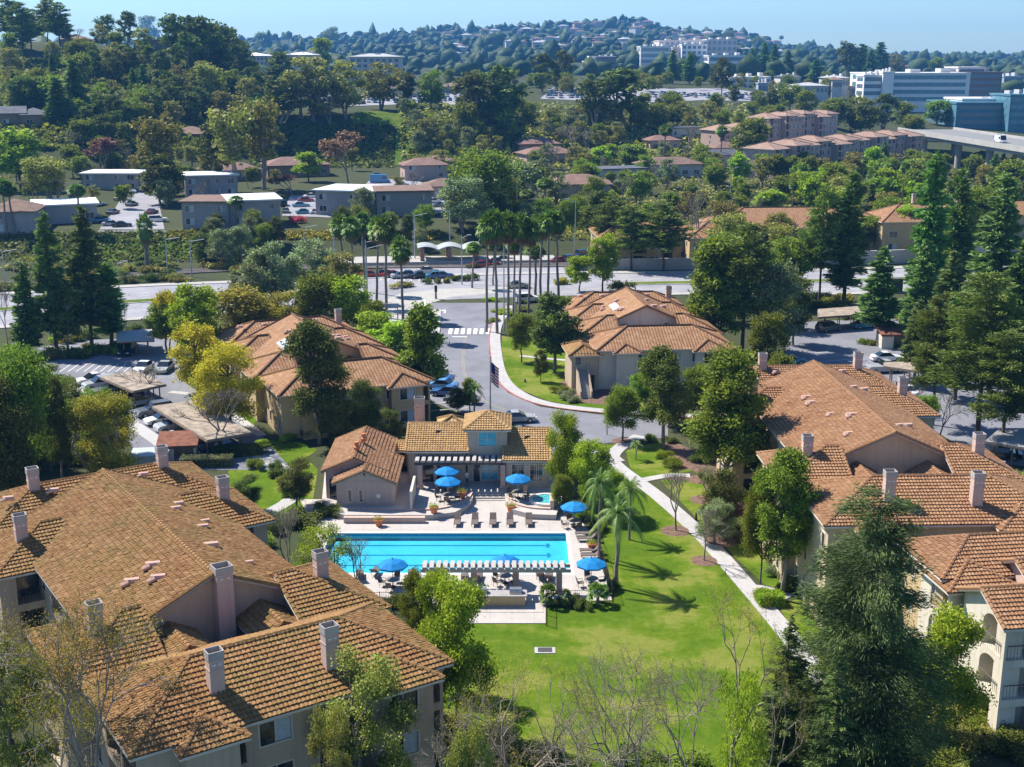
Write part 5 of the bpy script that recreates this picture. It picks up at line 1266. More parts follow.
# ================================================================== vehicles
CARC = dict(white=(0.75, 0.76, 0.77), silver=(0.42, 0.44, 0.46), black=(0.015, 0.015, 0.018), blue=(0.03, 0.10, 0.28), red=(0.32, 0.02, 0.02), grey=(0.13, 0.14, 0.15), teal=(0.02, 0.22, 0.33), tan=(0.4, 0.34, 0.26), darkred=(0.14, 0.015, 0.02), sky=(0.10, 0.30, 0.52))
def paint(c): return plain('paint_'+c, CARC[c], 0.25, 0.04, 1, metal=0.15, spec=0.7)
CARG = plain('car_glass', (0.015, 0.02, 0.025), 0.06, 0.1, spec=0.9); TYRE = plain('tyre', (0.02, 0.02, 0.02), 0.9); RIM = plain('rim', (0.35, 0.36, 0.37), 0.3, metal=0.8)
CARP = {}
def make_car(kind, colr, lod):
    r = empty('parked_car'); L, W, H = dict(sedan=(4.7, 1.8, 1.42), suv=(4.8, 1.9, 1.72), van=(6.6, 2.2, 2.75), pickup=(5.5, 1.95, 1.8), bus=(11, 2.5, 3.1))[kind]
    hb = {'sedan': 0.88, 'suv': 1.02, 'van': 1.1, 'pickup': 1.05, 'bus': 1.1}[kind]; l, w = L/2, W/2
    # side profile lofted with tumblehome: x positions and heights
    pr = {'sedan': [(-l, .45), (-l, .78), (-l+.5, .93), (-l+1.0, hb), (l-1.35, hb-.02), (l-.35, .78), (l, .62), (l, .38)],
          'suv': [(-l, .45), (-l, 1.0), (-l+.2, hb), (l-1.3, hb), (l-.3, .95), (l, .75), (l, .4)],
          'van': [(-l, .45), (-l, 1.1), (l-1.2, 1.1), (l-.2, .95), (l, .7), (l, .4)], 'pickup': [(-l, .5), (-l, 1.0), (-l+.1, hb), (l-1.4, hb), (l-.2, .98), (l, .75), (l, .45)], 'bus': [(-l, .4), (-l, 1.1), (l, 1.1), (l, .4)]}[kind]
    gh = {'sedan': ((-l+.75, -l+1.55, l-2.15, l-1.25), H), 'suv': ((-l+.1, -l+.45, l-2.1, l-1.25), H), 'van': ((-l+.02, -l+.1, l-1.3, l-.75), H), 'pickup': ((-l+2.1, -l+2.35, l-2.2, l-1.4), H), 'bus': ((-l+.02, -l+.1, l-.3, l-.05), H)}[kind]
    m = MB(); zb = .28; n = len(pr)
    for sg in (-1, 1):
        pts = [(x, sg*w*(0.93 if abs(x) > l-0.05 else 1), z) for x, z in pr]; pts = pts+[(l, sg*w*.93, zb), (-l, sg*w*.93, zb)]
        m.face(pts if sg < 0 else pts[::-1])
    allp = pr+[(l, zb), (-l, zb)]
    for i in range(len(allp)):
        a, b = allp[i], allp[(i+1) % len(allp)]; k = lambda p: w*(0.93 if abs(p[0]) > l-0.05 else 1)
        m.face([(a[0], -k(a), a[1]), (b[0], -k(b), b[1]), (b[0], k(b), b[1]), (a[0], k(a), a[1])])
    (x0, x1, x2, x3), hh = gh; ww = w*.78 if kind in ('sedan', 'suv', 'pickup') else w*.97; t = .1
    m.face([(x1, -ww, hh), (x2, -ww, hh), (x2, ww, hh), (x1, ww, hh)])
    if kind in ('van', 'bus'):
        for sg in (-1, 1): m.face([(x0, sg*w*.99, 1.09), (x3, sg*w*.99, 1.09), (x2, sg*ww, hh), (x1, sg*ww, hh)][::sg])
        m.face([(x0, -w*.99, 1.09), (x0, w*.99, 1.09), (x1, ww, hh), (x1, -ww, hh)])
    bd = m.build('body', paint(colr), r)
    g = MB()
    zb_ = hb-.03
    if kind in ('van', 'bus'):
        g.face([(x3+.01, -w*.9, 1.12), (x3+.01, w*.9, 1.12), (x2+.03, ww*.9, hh-.25), (x2+.03, -ww*.9, hh-.25)])
        for sg in (-1, 1):
            k0 = -l+.5 if kind == 'bus' else l-2.6
            g.face([(k0, sg*(w+.004), 1.45), (x3-.35, sg*(w+.004), 1.45), (x2-.1, sg*(w*.985+.01), 2.15), (k0, sg*(w*.985+.01), 2.15)][::sg])
    else:
        for sg in (-1, 1): g.face([(x0, sg*w*.96, zb_), (x3, sg*w*.96, zb_), (x2, sg*ww, hh-.03), (x1, sg*ww, hh-.03)][::sg])
        g.face([(x3, -w*.96, zb_), (x3, w*.96, zb_), (x2, ww, hh-.02), (x2, -ww, hh-.02)]); g.face([(x0, w*.96, zb_), (x0, -w*.96, zb_), (x1, -ww, hh-.02), (x1, ww, hh-.02)])
    g.build('window_glass', CARG, r)
    if lod > 0:
        for sx in (-1, 1):
            for sy in (-1, 1):
                m = MB(); x = sx*(l-.85); m.tube((x, sy*(w-.2), .33), (x, sy*(w+.01), .33), .33, n=12); wh = m.build('wheel', TYRE, r)
                m = MB(); m.tube((x, sy*(w), .33), (x, sy*(w+.02), .33), .2, n=8); m.build('rim', RIM, wh)
        for sy in (-1, 1):
            m = MB(); m.box(l-.02, l+.02, sy*(w-.3)-.2, sy*(w-.3)+.2, .58, .72); m.build('headlight', M_WHITE, r)
            m = MB(); m.box(-l-.02, -l+.02, sy*(w-.25)-.18, sy*(w-.25)+.18, .68, .84); m.build('tail_light', plain('tail_red', (0.35, 0.01, 0.01), 0.3), r)
    else:
        m = MB(); [m.tube((sx*(l-.85), -w*.98, .33), (sx*(l-.85), w*.98, .33), .33, n=8) for sx in (-1, 1)]; m.build('wheels', TYRE, r)
    return r
def car(kind, colr, px, py, heading, label, group=None, zoff=0.04, at=None, lod=1, cat=None):
    key = (kind, colr, lod)
    if key not in CARP: CARP[key] = Proto(lambda: make_car(kind, colr, lod))
    h = at or hit(px, py, 60); return CARP[key].put((h[0], h[1], h[2]+zoff), R(heading), label, cat or {'sedan': 'car', 'suv': 'car', 'van': 'van', 'pickup': 'pickup truck', 'bus': 'bus'}[kind], group)
# cars under and beside the left carports (nose-in, seen from the road side)
for px, py, k, c, lb in [(93, 383, 'sedan', 'white', 'white car at the near end of the first carport row'), (101, 388, 'suv', 'silver', 'silver car second in the first carport row'), (111, 393, 'sedan', 'grey', 'grey car third in the first carport row'),
    (125, 400, 'suv', 'black', 'black car fourth under the first carport'), (136, 406, 'sedan', 'silver', 'shaded silver car at the far end of the first carport'),
    (155, 415, 'suv', 'grey', 'grey car at the start of the second carport'), (164, 423, 'sedan', 'white', 'white car second under the second carport'), (175, 430, 'suv', 'silver', 'silver car third under the second carport'), (186, 437, 'sedan', 'white', 'pale car fourth under the second carport'),
    (207, 446, 'sedan', 'darkred', 'dark red car under the near end of the second carport'), (219, 450, 'sedan', 'blue', 'dark blue car beside the hedge below the second carport')]:
    car(k, c, px, py, 215, lb, 'cars by the left carports')
car('suv', 'black', 128, 354, 270, 'black car under the small grey carport near the tall conifers'); car('sedan', 'white', 144, 371, 265, 'white car between the small carport and the yellow tree'); car('sedan', 'silver', 165, 371, 268, 'silver car parked left of the yellow tree')
for px, py, k, c, lb in [(432, 377, 'sedan', 'silver', 'silver car first in the entry street row'), (437, 382, 'sedan', 'blue', 'blue car second in the entry street row'), (441, 389, 'sedan', 'sky', 'bright blue car third in the entry street row'), (448, 396, 'sedan', 'blue', 'deep blue car fourth in the entry street row'), (462, 403, 'sedan', 'grey', 'grey car nearest the clubhouse in the entry street row')]:
    car(k, c, px, py, 165, lb, 'cars along the entry street')
car('sedan', 'silver', 517, 422, 10, 'silver car parked behind the clubhouse right wing')
car('sedan', 'white', 886, 361, 5, 'white sedan in the open beside the trash enclosure'); car('sedan', 'teal', 864, 328, 20, 'teal car under the shaded carport'); car('sedan', 'teal', 790, 364, 0, 'teal car hidden by the chimney at the parking lot')
car('suv', 'grey', 829, 331, 30, 'grey car under the shaded carport by the pines'); car('sedan', 'black', 1000, 458, 160, 'black car half in the shade at the right edge'); car('sedan', 'white', 905, 395, 100, 'white car behind the flat carport roof'); car('pickup', 'silver', 885, 372, 10, 'silver pickup behind the white sedan')
# junction and station cars
SC = [(386, 276, 'grey'), (394, 277, 'red'), (402, 278, 'silver'), (410, 277, 'blue'), (420, 278, 'black'), (428, 273, 'silver'), (436, 278, 'teal'), (443, 278, 'blue'), (360, 275, 'white'), (370, 277, 'red'), (482, 267, 'red'), (490, 266, 'darkred'), (497, 264, 'blue'), (505, 262, 'grey')]
for i, (px, py, c) in enumerate(SC): car('sedan', c, px, py, 8+(i*37) % 15, c+' car in the row by the trolley stop', 'cars by the trolley stop')
car('suv', 'white', 527, 302, 20, 'white truck like car on the arterial behind the palm trunks'); car('suv', 'blue', 572, 262, 30, 'blue car right of the palm row'); car('suv', 'blue', 585, 257, 30, 'blue car on the ramp behind the palms')
car('sedan', 'red', 560, 263, 20, 'red car parked right of the palm row'); car('sedan', 'tan', 518, 288, 12, 'tan car crossing behind the palms')
# mid-distance apartments' cars
for px, py, k, c, lb, hd in [(97, 206, 'sedan', 'white', 'white car at the mouth of the hillside lane', 60), (101, 222, 'sedan', 'sky', 'sky blue car beside the white roofed block', 10), (132, 206, 'sedan', 'grey', 'grey car in the hillside lot', 80), (158, 222, 'suv', 'white', 'white car by the brown flat roofed block', 20), (104, 186, 'sedan', 'red', 'red car at the top of the hillside lane', 10), (115, 187, 'sedan', 'blue', 'blue car at the top of the hillside lane', 10),
    (380, 183, 'van', 'sky', 'pale blue camper van behind the long flat roofed block', 8), (378, 177, 'sedan', 'blue', 'blue car behind the camper van', 8), (402, 186, 'sedan', 'silver', 'silver car right of the camper van', 8), (433, 203, 'sedan', 'white', 'white car by the brown roofed house right of the lot', 30),
    (284, 206, 'suv', 'black', 'black car left in the courtyard lot', 100), (286, 213, 'sedan', 'grey', 'grey car left in the courtyard lot', 100), (301, 207, 'sedan', 'sky', 'light blue car in the courtyard lot', 20), (306, 202, 'sedan', 'red', 'red car at the back of the courtyard lot', 20), (305, 214, 'sedan', 'teal', 'teal car in the courtyard lot', 20), (318, 214, 'sedan', 'white', 'white car in the courtyard lot', 20), (334, 214, 'sedan', 'blue', 'blue car in the courtyard lot', 20),
    (598, 198, 'pickup', 'white', 'white pickup beside the brown roofed house', 20)]:
    car(k, c, px, py, hd, lb)
for k, (px, py, c, hd) in enumerate([(112, 226, 'silver', 15), (122, 227, 'black', 15), (146, 226, 'white', 15), (152, 214, 'darkred', 80), (113, 214, 'grey', 80), (128, 193, 'white', 10), (143, 192, 'blue', 10), (120, 200, 'tan', 80), (440, 207, 'grey', 30), (449, 206, 'white', 30), (325, 207, 'silver', 20), (312, 198, 'white', 20)]):
    car('sedan', c, px, py, hd, c+' car parked among the flat roofed blocks')
# mesa car park, far away
cc = list(CARC); k = 0
for (x0, x1, r0, r1, n) in ((318, 372, 98, 106, 20), (372, 476, 95, 105, 100), (548, 592, 89, 100, 60), (650, 680, 94, 98, 20), (680, 766, 95, 99, 36), (800, 830, 100, 106, 0)):
    for i in range(n):
        px = x0+(x1-x0)*rng.random(); py = r0+(r1-r0)*((i*7) % 5)/5+rng.random()*0.6; h = hit(px, py, 300)
        c = ['white', 'silver', 'white', 'grey', 'blue', 'sky', 'white', 'tan', 'silver'][k % 9]; k += 1
        car('sedan' if k % 3 else 'suv', c, px, py, 90+rng.random()*10, 'tiny parked car in the far mesa car park', 'cars in the far mesa car park', zoff=0.25, at=h, lod=0)
car('van', 'white', 997, 128, 172, 'white van on the bridge', at=(0, 0, 0)).name = 'van'
BRV = THINGS[-1][0]
car('pickup', 'blue', 980, 126, 172, 'blue truck on the bridge', at=(0, 0, 0)); BRP = THINGS[-1][0]
# ================================================================== carports, enclosures
def carport(label, pxs, h, mat, posts=5, cat='carport', thick=0.18):
    q = [XY(p[0], p[1], h) for p in pxs]; cx = sum(p[0] for p in q)/len(q); cy = sum(p[1] for p in q)/len(q); r = empty('carport', (cx, cy, 0), 0, label, cat)
    q = [(x-cx, y-cy) for x, y in q]; m = MB(); m.prism(q, h-thick, h); m.build('roof', mat, r)
    m = MB(); n = len(q)
    for i in range(n): a, b = Vector((*q[i], h-thick-0.04)), Vector((*q[(i+1) % n], h-thick-0.04)); m.tube(a, b, 0.12, n=4)
    m.build('fascia', plain('fascia_brown', (0.20, 0.15, 0.12)), r)
    for e in (0.12, 0.88):
        for i in range(posts):
            t_ = (i+0.5)/posts; a = Vector(q[0]).lerp(Vector(q[1]), t_); b = Vector(q[3]).lerp(Vector(q[2]), t_); p = a.lerp(b, e); m = MB(); m.box(p.x-0.07, p.x+0.07, p.y-0.07, p.y+0.07, 0, h-thick); m.build('post', plain('fascia_brown', (0.2, 0.15, 0.12)), r)
    return r
GRAVEL = plain('gravel_roof', (0.30, 0.25, 0.20), 1.0, 0.35, 1.2, bump=0.4)
carport('flat gravel roofed carport, the farther of two by the aisle', [(100, 377), (133, 391), (166, 384), (136, 370)], 2.7, GRAVEL)
carport('flat gravel roofed carport, the nearer of two by the aisle', [(152, 406), (207, 440), (252, 432), (195, 400)], 2.7, GRAVEL)
carport('small grey roofed carport near the tall conifers', [(117, 341), (154, 340), (152, 329), (117, 331)], 2.6, plain('grey_roof', (0.33, 0.34, 0.36)), 3)
carport('shaded tan roofed carport under the pines', [(818, 317), (862, 314), (858, 306), (818, 309)], 2.7, GRAVEL, 3)
carport('flat grey brown carport roof behind the white sedan', [(884, 366), (938, 374), (925, 361), (884, 362)], 2.7, GRAVEL, 3)
carport('pale roofed carport cut by the right edge', [(985, 441), (1040, 450), (1040, 428), (1000, 428)], 2.7, plain('pale_roof', (0.27, 0.27, 0.27)), 3)
def enclosure(label, px, py, w, d, h, roofm, yaw, wallm, z=0):
    p = P(px, py); r = empty('trash_enclosure', (p.x, p.y, z), R(yaw), label, 'shed'); m = MB(); t = 0.2
    m.box(-w/2, w/2, d-t, d, 0, h); m.box(-w/2, -w/2+t, 0, d-t-.002, 0, h); m.box(w/2-t, w/2, 0, d-t-.002, 0, h); m.box(-w/2+t+.002, -w*0.1, 0, t, 0, h); m.build('wall', wallm, r)
    m = MB(); m.mesh([(-w/2-.3, -.4, h+.25), (w/2+.3, -.4, h+.25), (w/2+.3, d+.3, h+.9), (-w/2-.3, d+.3, h+.9), (-w/2-.3, -.4, h+.42), (w/2+.3, -.4, h+.42), (w/2+.3, d+.3, h+1.07), (-w/2-.3, d+.3, h+1.07)], [(0, 3, 2, 1), (4, 5, 6, 7), (0, 1, 5, 4), (1, 2, 6, 5), (2, 3, 7, 6), (3, 0, 4, 7)]); m.build('roof', roofm, r)
    for x in (-w/2+.15, w/2-.15):
        for y in (.15, d-.15): m = MB(); m.box(x-.08, x+.08, y-.08, y+.08, h, h+.3 if y < 1 else h+.85); m.build('post', plain('wood_brown', (0.13, 0.05, 0.03)), r)
    return r
enclosure('trash enclosure with rusty brown roof beside the white sedan', 896, 349, 4.6, 3.2, 2.0, plain('rust_roof', (0.20, 0.08, 0.05), 0.9, 0.35), 0, ST_W)
enclosure('brown roofed enclosure by the aisle behind the mossy roof', 178, 462, 4.0, 3.2, 1.6, plain('rust_roof', (0.2, 0.08, 0.05)), 8, ST_W)
c = P(151, 466); m = MB(); m.cbox((0, 0, 0.75), (3.8, 3.0, 1.5), R(8)); m.cbox((0, 0, 1.6), (4.1, 3.3, 0.2), R(8)); tag(m.build('utility_shed', plain('pale_metal_roof', (0.40, 0.46, 0.48)), loc=(c.x, c.y, 0)), 'flat pale roofed shed behind the mossy roof', 'shed')
# sound wall
def wall_line(pts, h, lab, w=0.3, mat=None, zf=gz, step=4.5):
    r = empty('boundary_wall', (pts[0][0], pts[0][1], 0), 0, lab, 'wall'); q = smooth_line(pts, 4); q = [(x-pts[0][0], y-pts[0][1]) for x, y in q]
    zz = lambda x, y: zf(x+pts[0][0], y+pts[0][1]); strip('panel', q, -w/2, w/2, mat or ST_G, 0, h, None, zz, r); strip('capping', q, -w/2-.08, w/2+.08, M_KERB, h+.003, h+.12, None, zz, r); return r
wall_line([(14, 268), (40, 269), (60, 271)], 2.4, 'long grey sound wall behind the arterial road, in front of the tan block'); wall_line([(66, 273), (90, 278), (112, 284), (150, 294)], 3.0, 'grey sound wall behind the arterial road at the far right')
c = P(893, 292); m = MB(); m.box(-1.6, 1.6, -0.8, 0.8, 0, 2.6); m.box(-1.7, 1.7, -0.9, 0.9, 2.6, 2.75); tag(m.build('utility_cabinet', plain('dark_brown', (0.09, 0.075, 0.06)), loc=(c.x, c.y, 0)), 'dark brown boxy cabinet beside the arterial under the pines', 'cabinet')
# ================================================================== trolley stop with wave canopy, tracks and catenary poles
c = P(447, 268); TS = empty('trolley_stop', (c.x, c.y+8, 0), R(6), 'trolley stop with white wave shaped canopy roof', 'shelter')
CAN = plain('white_canopy', (0.42, 0.45, 0.46), 0.4, 0.06); m = MB(); N = 36
for i in range(N):
    f_ = lambda t_: 3.2+0.8*abs(math.sin(t_*math.pi*2.5+0.6))**0.9; x0_, x1_ = -7+14*i/N, -7+14*(i+1)/N; za, zb_ = f_(i/N), f_((i+1)/N)
    m.mesh([(x0_, -3.4, za), (x1_, -3.4, zb_), (x1_, 3.4, zb_), (x0_, 3.4, za), (x0_, -3.4, za+.15), (x1_, -3.4, zb_+.15), (x1_, 3.4, zb_+.15), (x0_, 3.4, za+.15)], [(0, 3, 2, 1), (4, 5, 6, 7), (0, 1, 5, 4), (2, 3, 7, 6)])
m.build('canopy', CAN, TS); MB().box(-28, 24, -4.5, 4.5, 0, 0.9).build('platform', M_CONC, TS); BR = plain('brick_column', (0.28, 0.17, 0.13), 0.9, 0.2)
for x in (-6, 0, 6):
    for y in (-3, 3): MB().box(x-.45, x+.45, y-.45, y+.45, .9, 3.6).build('column', BR, TS)
railL = smooth_line([(-190, 212), (-100, 252), (-62, 268), (-30, 272.5), (0, 274), (20, 275)], 6)
strip('track_bed', railL, -2.6, 2.6, plain('ballast', (0.22, 0.18, 0.15), 1.0, 0.3), 0, 0.28, zf=gz)
for k, d in enumerate((-2.0, -0.55, 0.55, 2.0)): strip('rail', railL, d-.04, d+.04, STEEL, 0.28, 0.42, zf=gz)
def pole(name, label, px, base, top, r=0.16, arm=0.0, lamp=False, wire_arm=False, mat=None, cat='pole', group=None, dmin=60):
    p = hit(px, base, dmin); h = PD(px, top, p.y).z-p.z; e = empty(name, p, 0, label, cat, group); THINGS.append((e, label)); mt = mat or plain('galvanised', (0.42, 0.45, 0.48), 0.5, 0.08, metal=0.4)
    MB().tube((0, 0, 0), (0, 0, h), r, r*0.6, 8).build('pole', mt, e)
    if arm: MB().tube((0, 0, h*0.96), (arm, 0, h*1.02), r*0.4, r*0.3, 6).build('arm', mt, e)
    if lamp: m = MB(); m.cbox((arm, 0, h*1.02), (0.9, 0.35, 0.16)); m.build('lamp_head', mt, e)
    return e
for px, b, t in [(54, 248, 215)][:0]+[(6, 290, 250), (168, 276, 238), (192, 277, 240), (305, 262, 226), (335, 268, 228), (450, 246, 210), (415, 262, 214), (367, 300, 240), (368, 316, 246)]:
    pole('catenary_pole', 'tall grey steel pole beside the trolley tracks', px, b, t, arm=(3.0 if t > 211 else -2.5), group='poles along the trolley tracks')
for px, b, t, a, lb in [(120, 300, 262, 1.6, 'street lamp beside the arterial right of the tall conifers'), (504, 330, 242, 0, 'tall grey signal mast among the right palm group'), (515, 320, 285, -8, 'traffic signal mast with long arm behind the palms'), (398, 330, 303, -9, 'traffic signal pole with long arm by the palm trunks'), (462, 285, 236, 1.5, 'street lamp beyond the junction'), (575, 250, 200, -2, 'slim street lamp behind the palm group'), (836, 290, 246, 2.2, 'grey street lamp between the tall conifers by the road'),
    (517, 222, 172, 2, 'utility pole by the houses above the palms'), (877, 205, 166, 1.6, 'street lamp left of the orange roof'), (730, 205, 168, 1.6, 'street lamp among trees below the condominiums')]:
    pole('street_lamp', lb, px, b, t, 0.13, a, abs(a) < 4 and a != 0, cat='street lamp')
SIG = pole('traffic_signal', 'short black traffic signal post on the junction corner', 436, 299, 289, 0.2, cat='traffic signal', mat=BLACK); MB().box(-.25, .25, -.2, .2, 1.4, 2.6).build('signal_head', BLACK, SIG)
pole('lamp_post', 'dark lamp post on the pool deck by the bright tree', 336, 600, 541, 0.07, 0.5, True, cat='lamp', mat=BLACK)
pole('lamp_post', 'dark lamp post by the grass island', 607, 435, 415, 0.06, 0.3, True, cat='lamp', mat=BLACK)
pole('bollard_light', 'short dark bollard light by the lawn path', 696, 520, 513, 0.14, cat='lamp', mat=BLACK)
pole('hydrant_post', 'small dark fire hydrant on the grass beside the entry street', 525, 382, 379, 0.2, cat='hydrant', mat=BROWN)
# ================================================================== houses on the slopes
RB = plain('roof_brown', (0.20, 0.13, 0.10), 0.9, 0.25, 0.6); RW = plain('roof_white', (0.72, 0.73, 0.74), 0.7, 0.12, 0.3); RG = plain('roof_grey', (0.10, 0.11, 0.135), 0.85, 0.2, 0.5); RLG = plain('roof_lightgrey', (0.40, 0.41, 0.43), 0.8, 0.1, 0.3); RR_ = plain('roof_redbrown', (0.22, 0.135, 0.11), 0.9, 0.2, 0.5)
WGREY = stucco('wall_grey', (0.36, 0.34, 0.34)); WPINK = stucco('wall_pink', (0.50, 0.38, 0.34)); WBRN = stucco('wall_brown', (0.27, 0.20, 0.15)); WPALE = stucco('wall_pale', (0.56, 0.54, 0.52)); WBLUE = stucco('wall_bluegrey', (0.36, 0.42, 0.48))
def house(L, Rr, depth, h, roof, wallm, roofm, label, st=2, name='house', cat='house', group=None, pat=None, dmin=150, lift=0.3):
    a = hit(L[0], L[1], dmin); b = hit(Rr[0], Rr[1], dmin)
    if abs(a.y-b.y) > 0.6*abs(b.x-a.x): b = Vector((b.x*a.y/b.y, a.y, a.z))
    w = math.hypot(b.x-a.x, b.y-a.y); yaw = math.atan2(b.y-a.y, b.x-a.x); z = min(ground(a.x, a.y), ground(b.x, b.y))+lift
    r = empty(name, (a.x, a.y, z-0), 0, label, cat, group); THINGS.append((r, label))
    FOOT.append((a.x, a.y, yaw, w, depth))
    fr = frame(0, 0, yaw, 0); n = max(2, int(w/3.6)); pat = pat or ('W.wW' * 8)[:n]
    so = storey_ops(w, st, pat, h/st); sd = storey_ops(depth, st, '.w.'[:3], h/st)
    block_walls(r, fr, 0, w, 0, depth, h, {'S': so, 'W': sd, 'E': sd}, wallm, z0=-3.0)
    if roof == 'flat':
        m = MB(); q = [fr(p) for p in ((-.7, -.7, 0), (w+.7, -.7, 0), (w+.7, depth+.7, 0), (-.7, depth+.7, 0))]; m.prism([(p[0], p[1]) for p in q], h, h+.35); m.build('roof', roofm, r)
    else:
        pl, gab, lines, zr = roof_polys(0, w, 0, depth, h, 'a', 'hh' if roof == 'hip' else 'gg', 0.36, 0.7); m = MB()
        for p in pl: m.face([fr(x) for x in p]); m.face([(fr(x)[0], fr(x)[1], fr(x)[2]-.2) for x in reversed(p)])
        for p in pl: q0, q1 = fr(p[0]), fr(p[1]); m.face([(q0[0], q0[1], q0[2]-.2), (q1[0], q1[1], q1[2]-.2), q1, q0])
        m.build('roof', roofm, r)
        if gab: m = MB(); [m.face([fr(x) for x in g]) for g in gab]; m.build('gable', wallm, r)
    return r
HS = [((-12, 236), (36, 233), 12, 5.6, 'hip', WGREY, RB, 'brown roofed flats at the left edge above the grass slope'), ((36, 225), (98, 222), 13, 4.2, 'flat', WGREY, RW, 'low flats with patchy white roof left of the hillside lot'),
 ((183, 229), (229, 229), 14, 6, 'flat', WGREY, RB, 'grey two storey flats with brown flat roof above the slope'), ((231, 228), (281, 226), 14, 6, 'flat', WGREY, RW, 'grey two storey flats with white flat roof above the slope'),
 ((316, 215), (375, 217), 15, 6, 'flat', WGREY, RW, 'long grey flats with bright white roof behind the palms'), ((377, 217), (432, 216), 14, 6, 'flat', WGREY, RB, 'grey flats with brown roof joined right of the white roofed block'),
 ((83, 188), (138, 187), 12, 5, 'flat', WGREY, RW, 'grey flats with white roof at the top of the hillside lane'), ((186, 198), (238, 197), 12, 6, 'flat', WGREY, RW, 'grey flats with white roof below the pale trunked eucalyptus'),
 ((208, 182), (262, 180), 12, 3.6, 'hip', WBRN, RR_, 'low house with long red brown roof left of the rust coloured tree'), ((268, 178), (330, 176), 12, 4, 'hip', WBRN, RR_, 'red brown roofed house partly behind the rust coloured tree'), ((405, 181), (448, 180), 10, 5, 'hip', WPINK, RR_, 'brown roofed house right of the camper van lot'), ((426, 200), (462, 200), 9, 4, 'hip', WPINK, RB, 'small brown roofed house beside the big pale willow'),
 ((550, 200), (610, 199), 12, 6, 'hip', WPINK, RR_, 'pinkish house with red brown roof above the station ramp'), ((592, 184), (646, 183), 10, 4.5, 'flat', WPALE, RG, 'pale low house with grey roof behind the pink bush'), ((645, 178), (702, 177), 11, 4.6, 'hip', WPALE, RB, 'pale long house with brown hip roof in the valley'), ((527, 166), (577, 165), 11, 4.5, 'hip', WPINK, RR_, 'red roofed house below the bushy hillside'),
 ((520, 154), (560, 154), 10, 4, 'hip', WBRN, RR_, 'brown house high on the bushy hillside'), ((650, 149), (680, 150), 9, 4, 'hip', WPINK, RR_, 'red roofed small house left of the dead tree'), ((672, 137), (700, 137), 9, 3.5, 'flat', WPALE, RG, 'low pale shed roofed house beyond the valley'), ((708, 169), (738, 168), 9, 5, 'gable', WPALE, RG, 'white gabled house left of the bright bush'),
 ((0, 127), (26, 126), 11, 4.5, 'gable', WBRN, RG, 'brown walled house with slate gable at the left edge'), ((22, 127), (54, 125), 11, 4.0, 'hip', WBRN, RG, 'slate roofed house on the terrace left of the dark conifers'), ((34, 110), (51, 109), 9, 5, 'flat', WPINK, RR_, 'small pink house above the slate roofed ones'), ((84, 104), (104, 103), 10, 4.5, 'hip', WBRN, RB, 'brown house right of the dark conifer pair'), ((168, 131), (206, 130), 12, 5, 'hip', WBRN, RB, 'brown roofed house jutting from the hedge'),
 ((134, 49), (166, 48), 12, 4, 'flat', WBRN, RB, 'long low flat roofed house on the left hilltop'), ((60, 47), (85, 46), 12, 4, 'hip', WPINK, RB, 'house among the hilltop pines'), ((75, 80), (84, 80), 8, 6, 'flat', WBLUE, RG, 'narrow blue grey house between hillside trees'), ((300, 172), (316, 171), 8, 3.4, 'hip', WBRN, RB, 'little brown house under the shaded slope'), ((430, 173), (456, 172), 9, 4, 'hip', WBRN, RR_, 'low red roofed house under the mesa slope'), ((715, 161), (745, 160), 10, 5, 'hip', WPINK, RB, 'brown house beneath the condominiums')]
for q in HS: house(*q, st=2 if q[3] > 4.9 else 1)
# condominium rows with stepped gables
def condo(label, x0, x1, row0, row1, n, h, group=None, dmin=420):
    a = hit(x0, row0, dmin); b = hit(x1, row1, dmin); r = empty('condominium', (a.x, a.y, a.z), 0, label, 'apartment building', group); THINGS.append((r, label)); L = math.hypot(b.x-a.x, b.y-a.y); yaw = math.atan2(b.y-a.y, b.x-a.x); u = L/n
    for i in range(n):
        t_ = i*u; off = (1.8, -0.8, 0.9)[i % 3]; dz = (b.z-a.z)*i/n; hh = h+(0, 1.0, 0.4, 1.4)[i % 4]; fr = frame(0, 0, yaw, dz)
        c = u/3; ops = []
        for k in range(4):
            z = k*hh/4
            ops += [('b', c*0.15, c*0.85, z+.4, z+hh/4-.4), ('w', c*1.1, c*1.7, z+.8, z+2.1), ('w', c*2.15, c*2.75, z+.8, z+2.1)] if k < 3 else [('a', c*0.15, c*0.85, z+.3, z+hh/4-.2), ('w', c*1.1, c*1.7, z+.6, z+1.9), ('w', c*2.15, c*2.75, z+.6, z+1.9)]
        blk = (t_+.01, t_+u-.01, off, off+13); block_walls(r, fr, *blk, hh, {'S': ops, 'W': storey_ops(13, 3, '.w.', hh/4)}, ST_C, z0=-4)
        put_roof(r, fr, (*blk, hh), 'pink', False, axis='b' if i % 2 else 'a', ends='hh', pitch=0.3, ov=0.6)
    return r
condo('upper row of stepped pink condominiums with arched tall windows', 772, 838, 146, 142, 6, 11.5); condo('lower longer row of stepped condominiums running to the bridge', 778, 919, 180, 162, 11, 10.5); condo('condominium block half hidden left of the upper row', 722, 770, 153, 150, 3, 9)
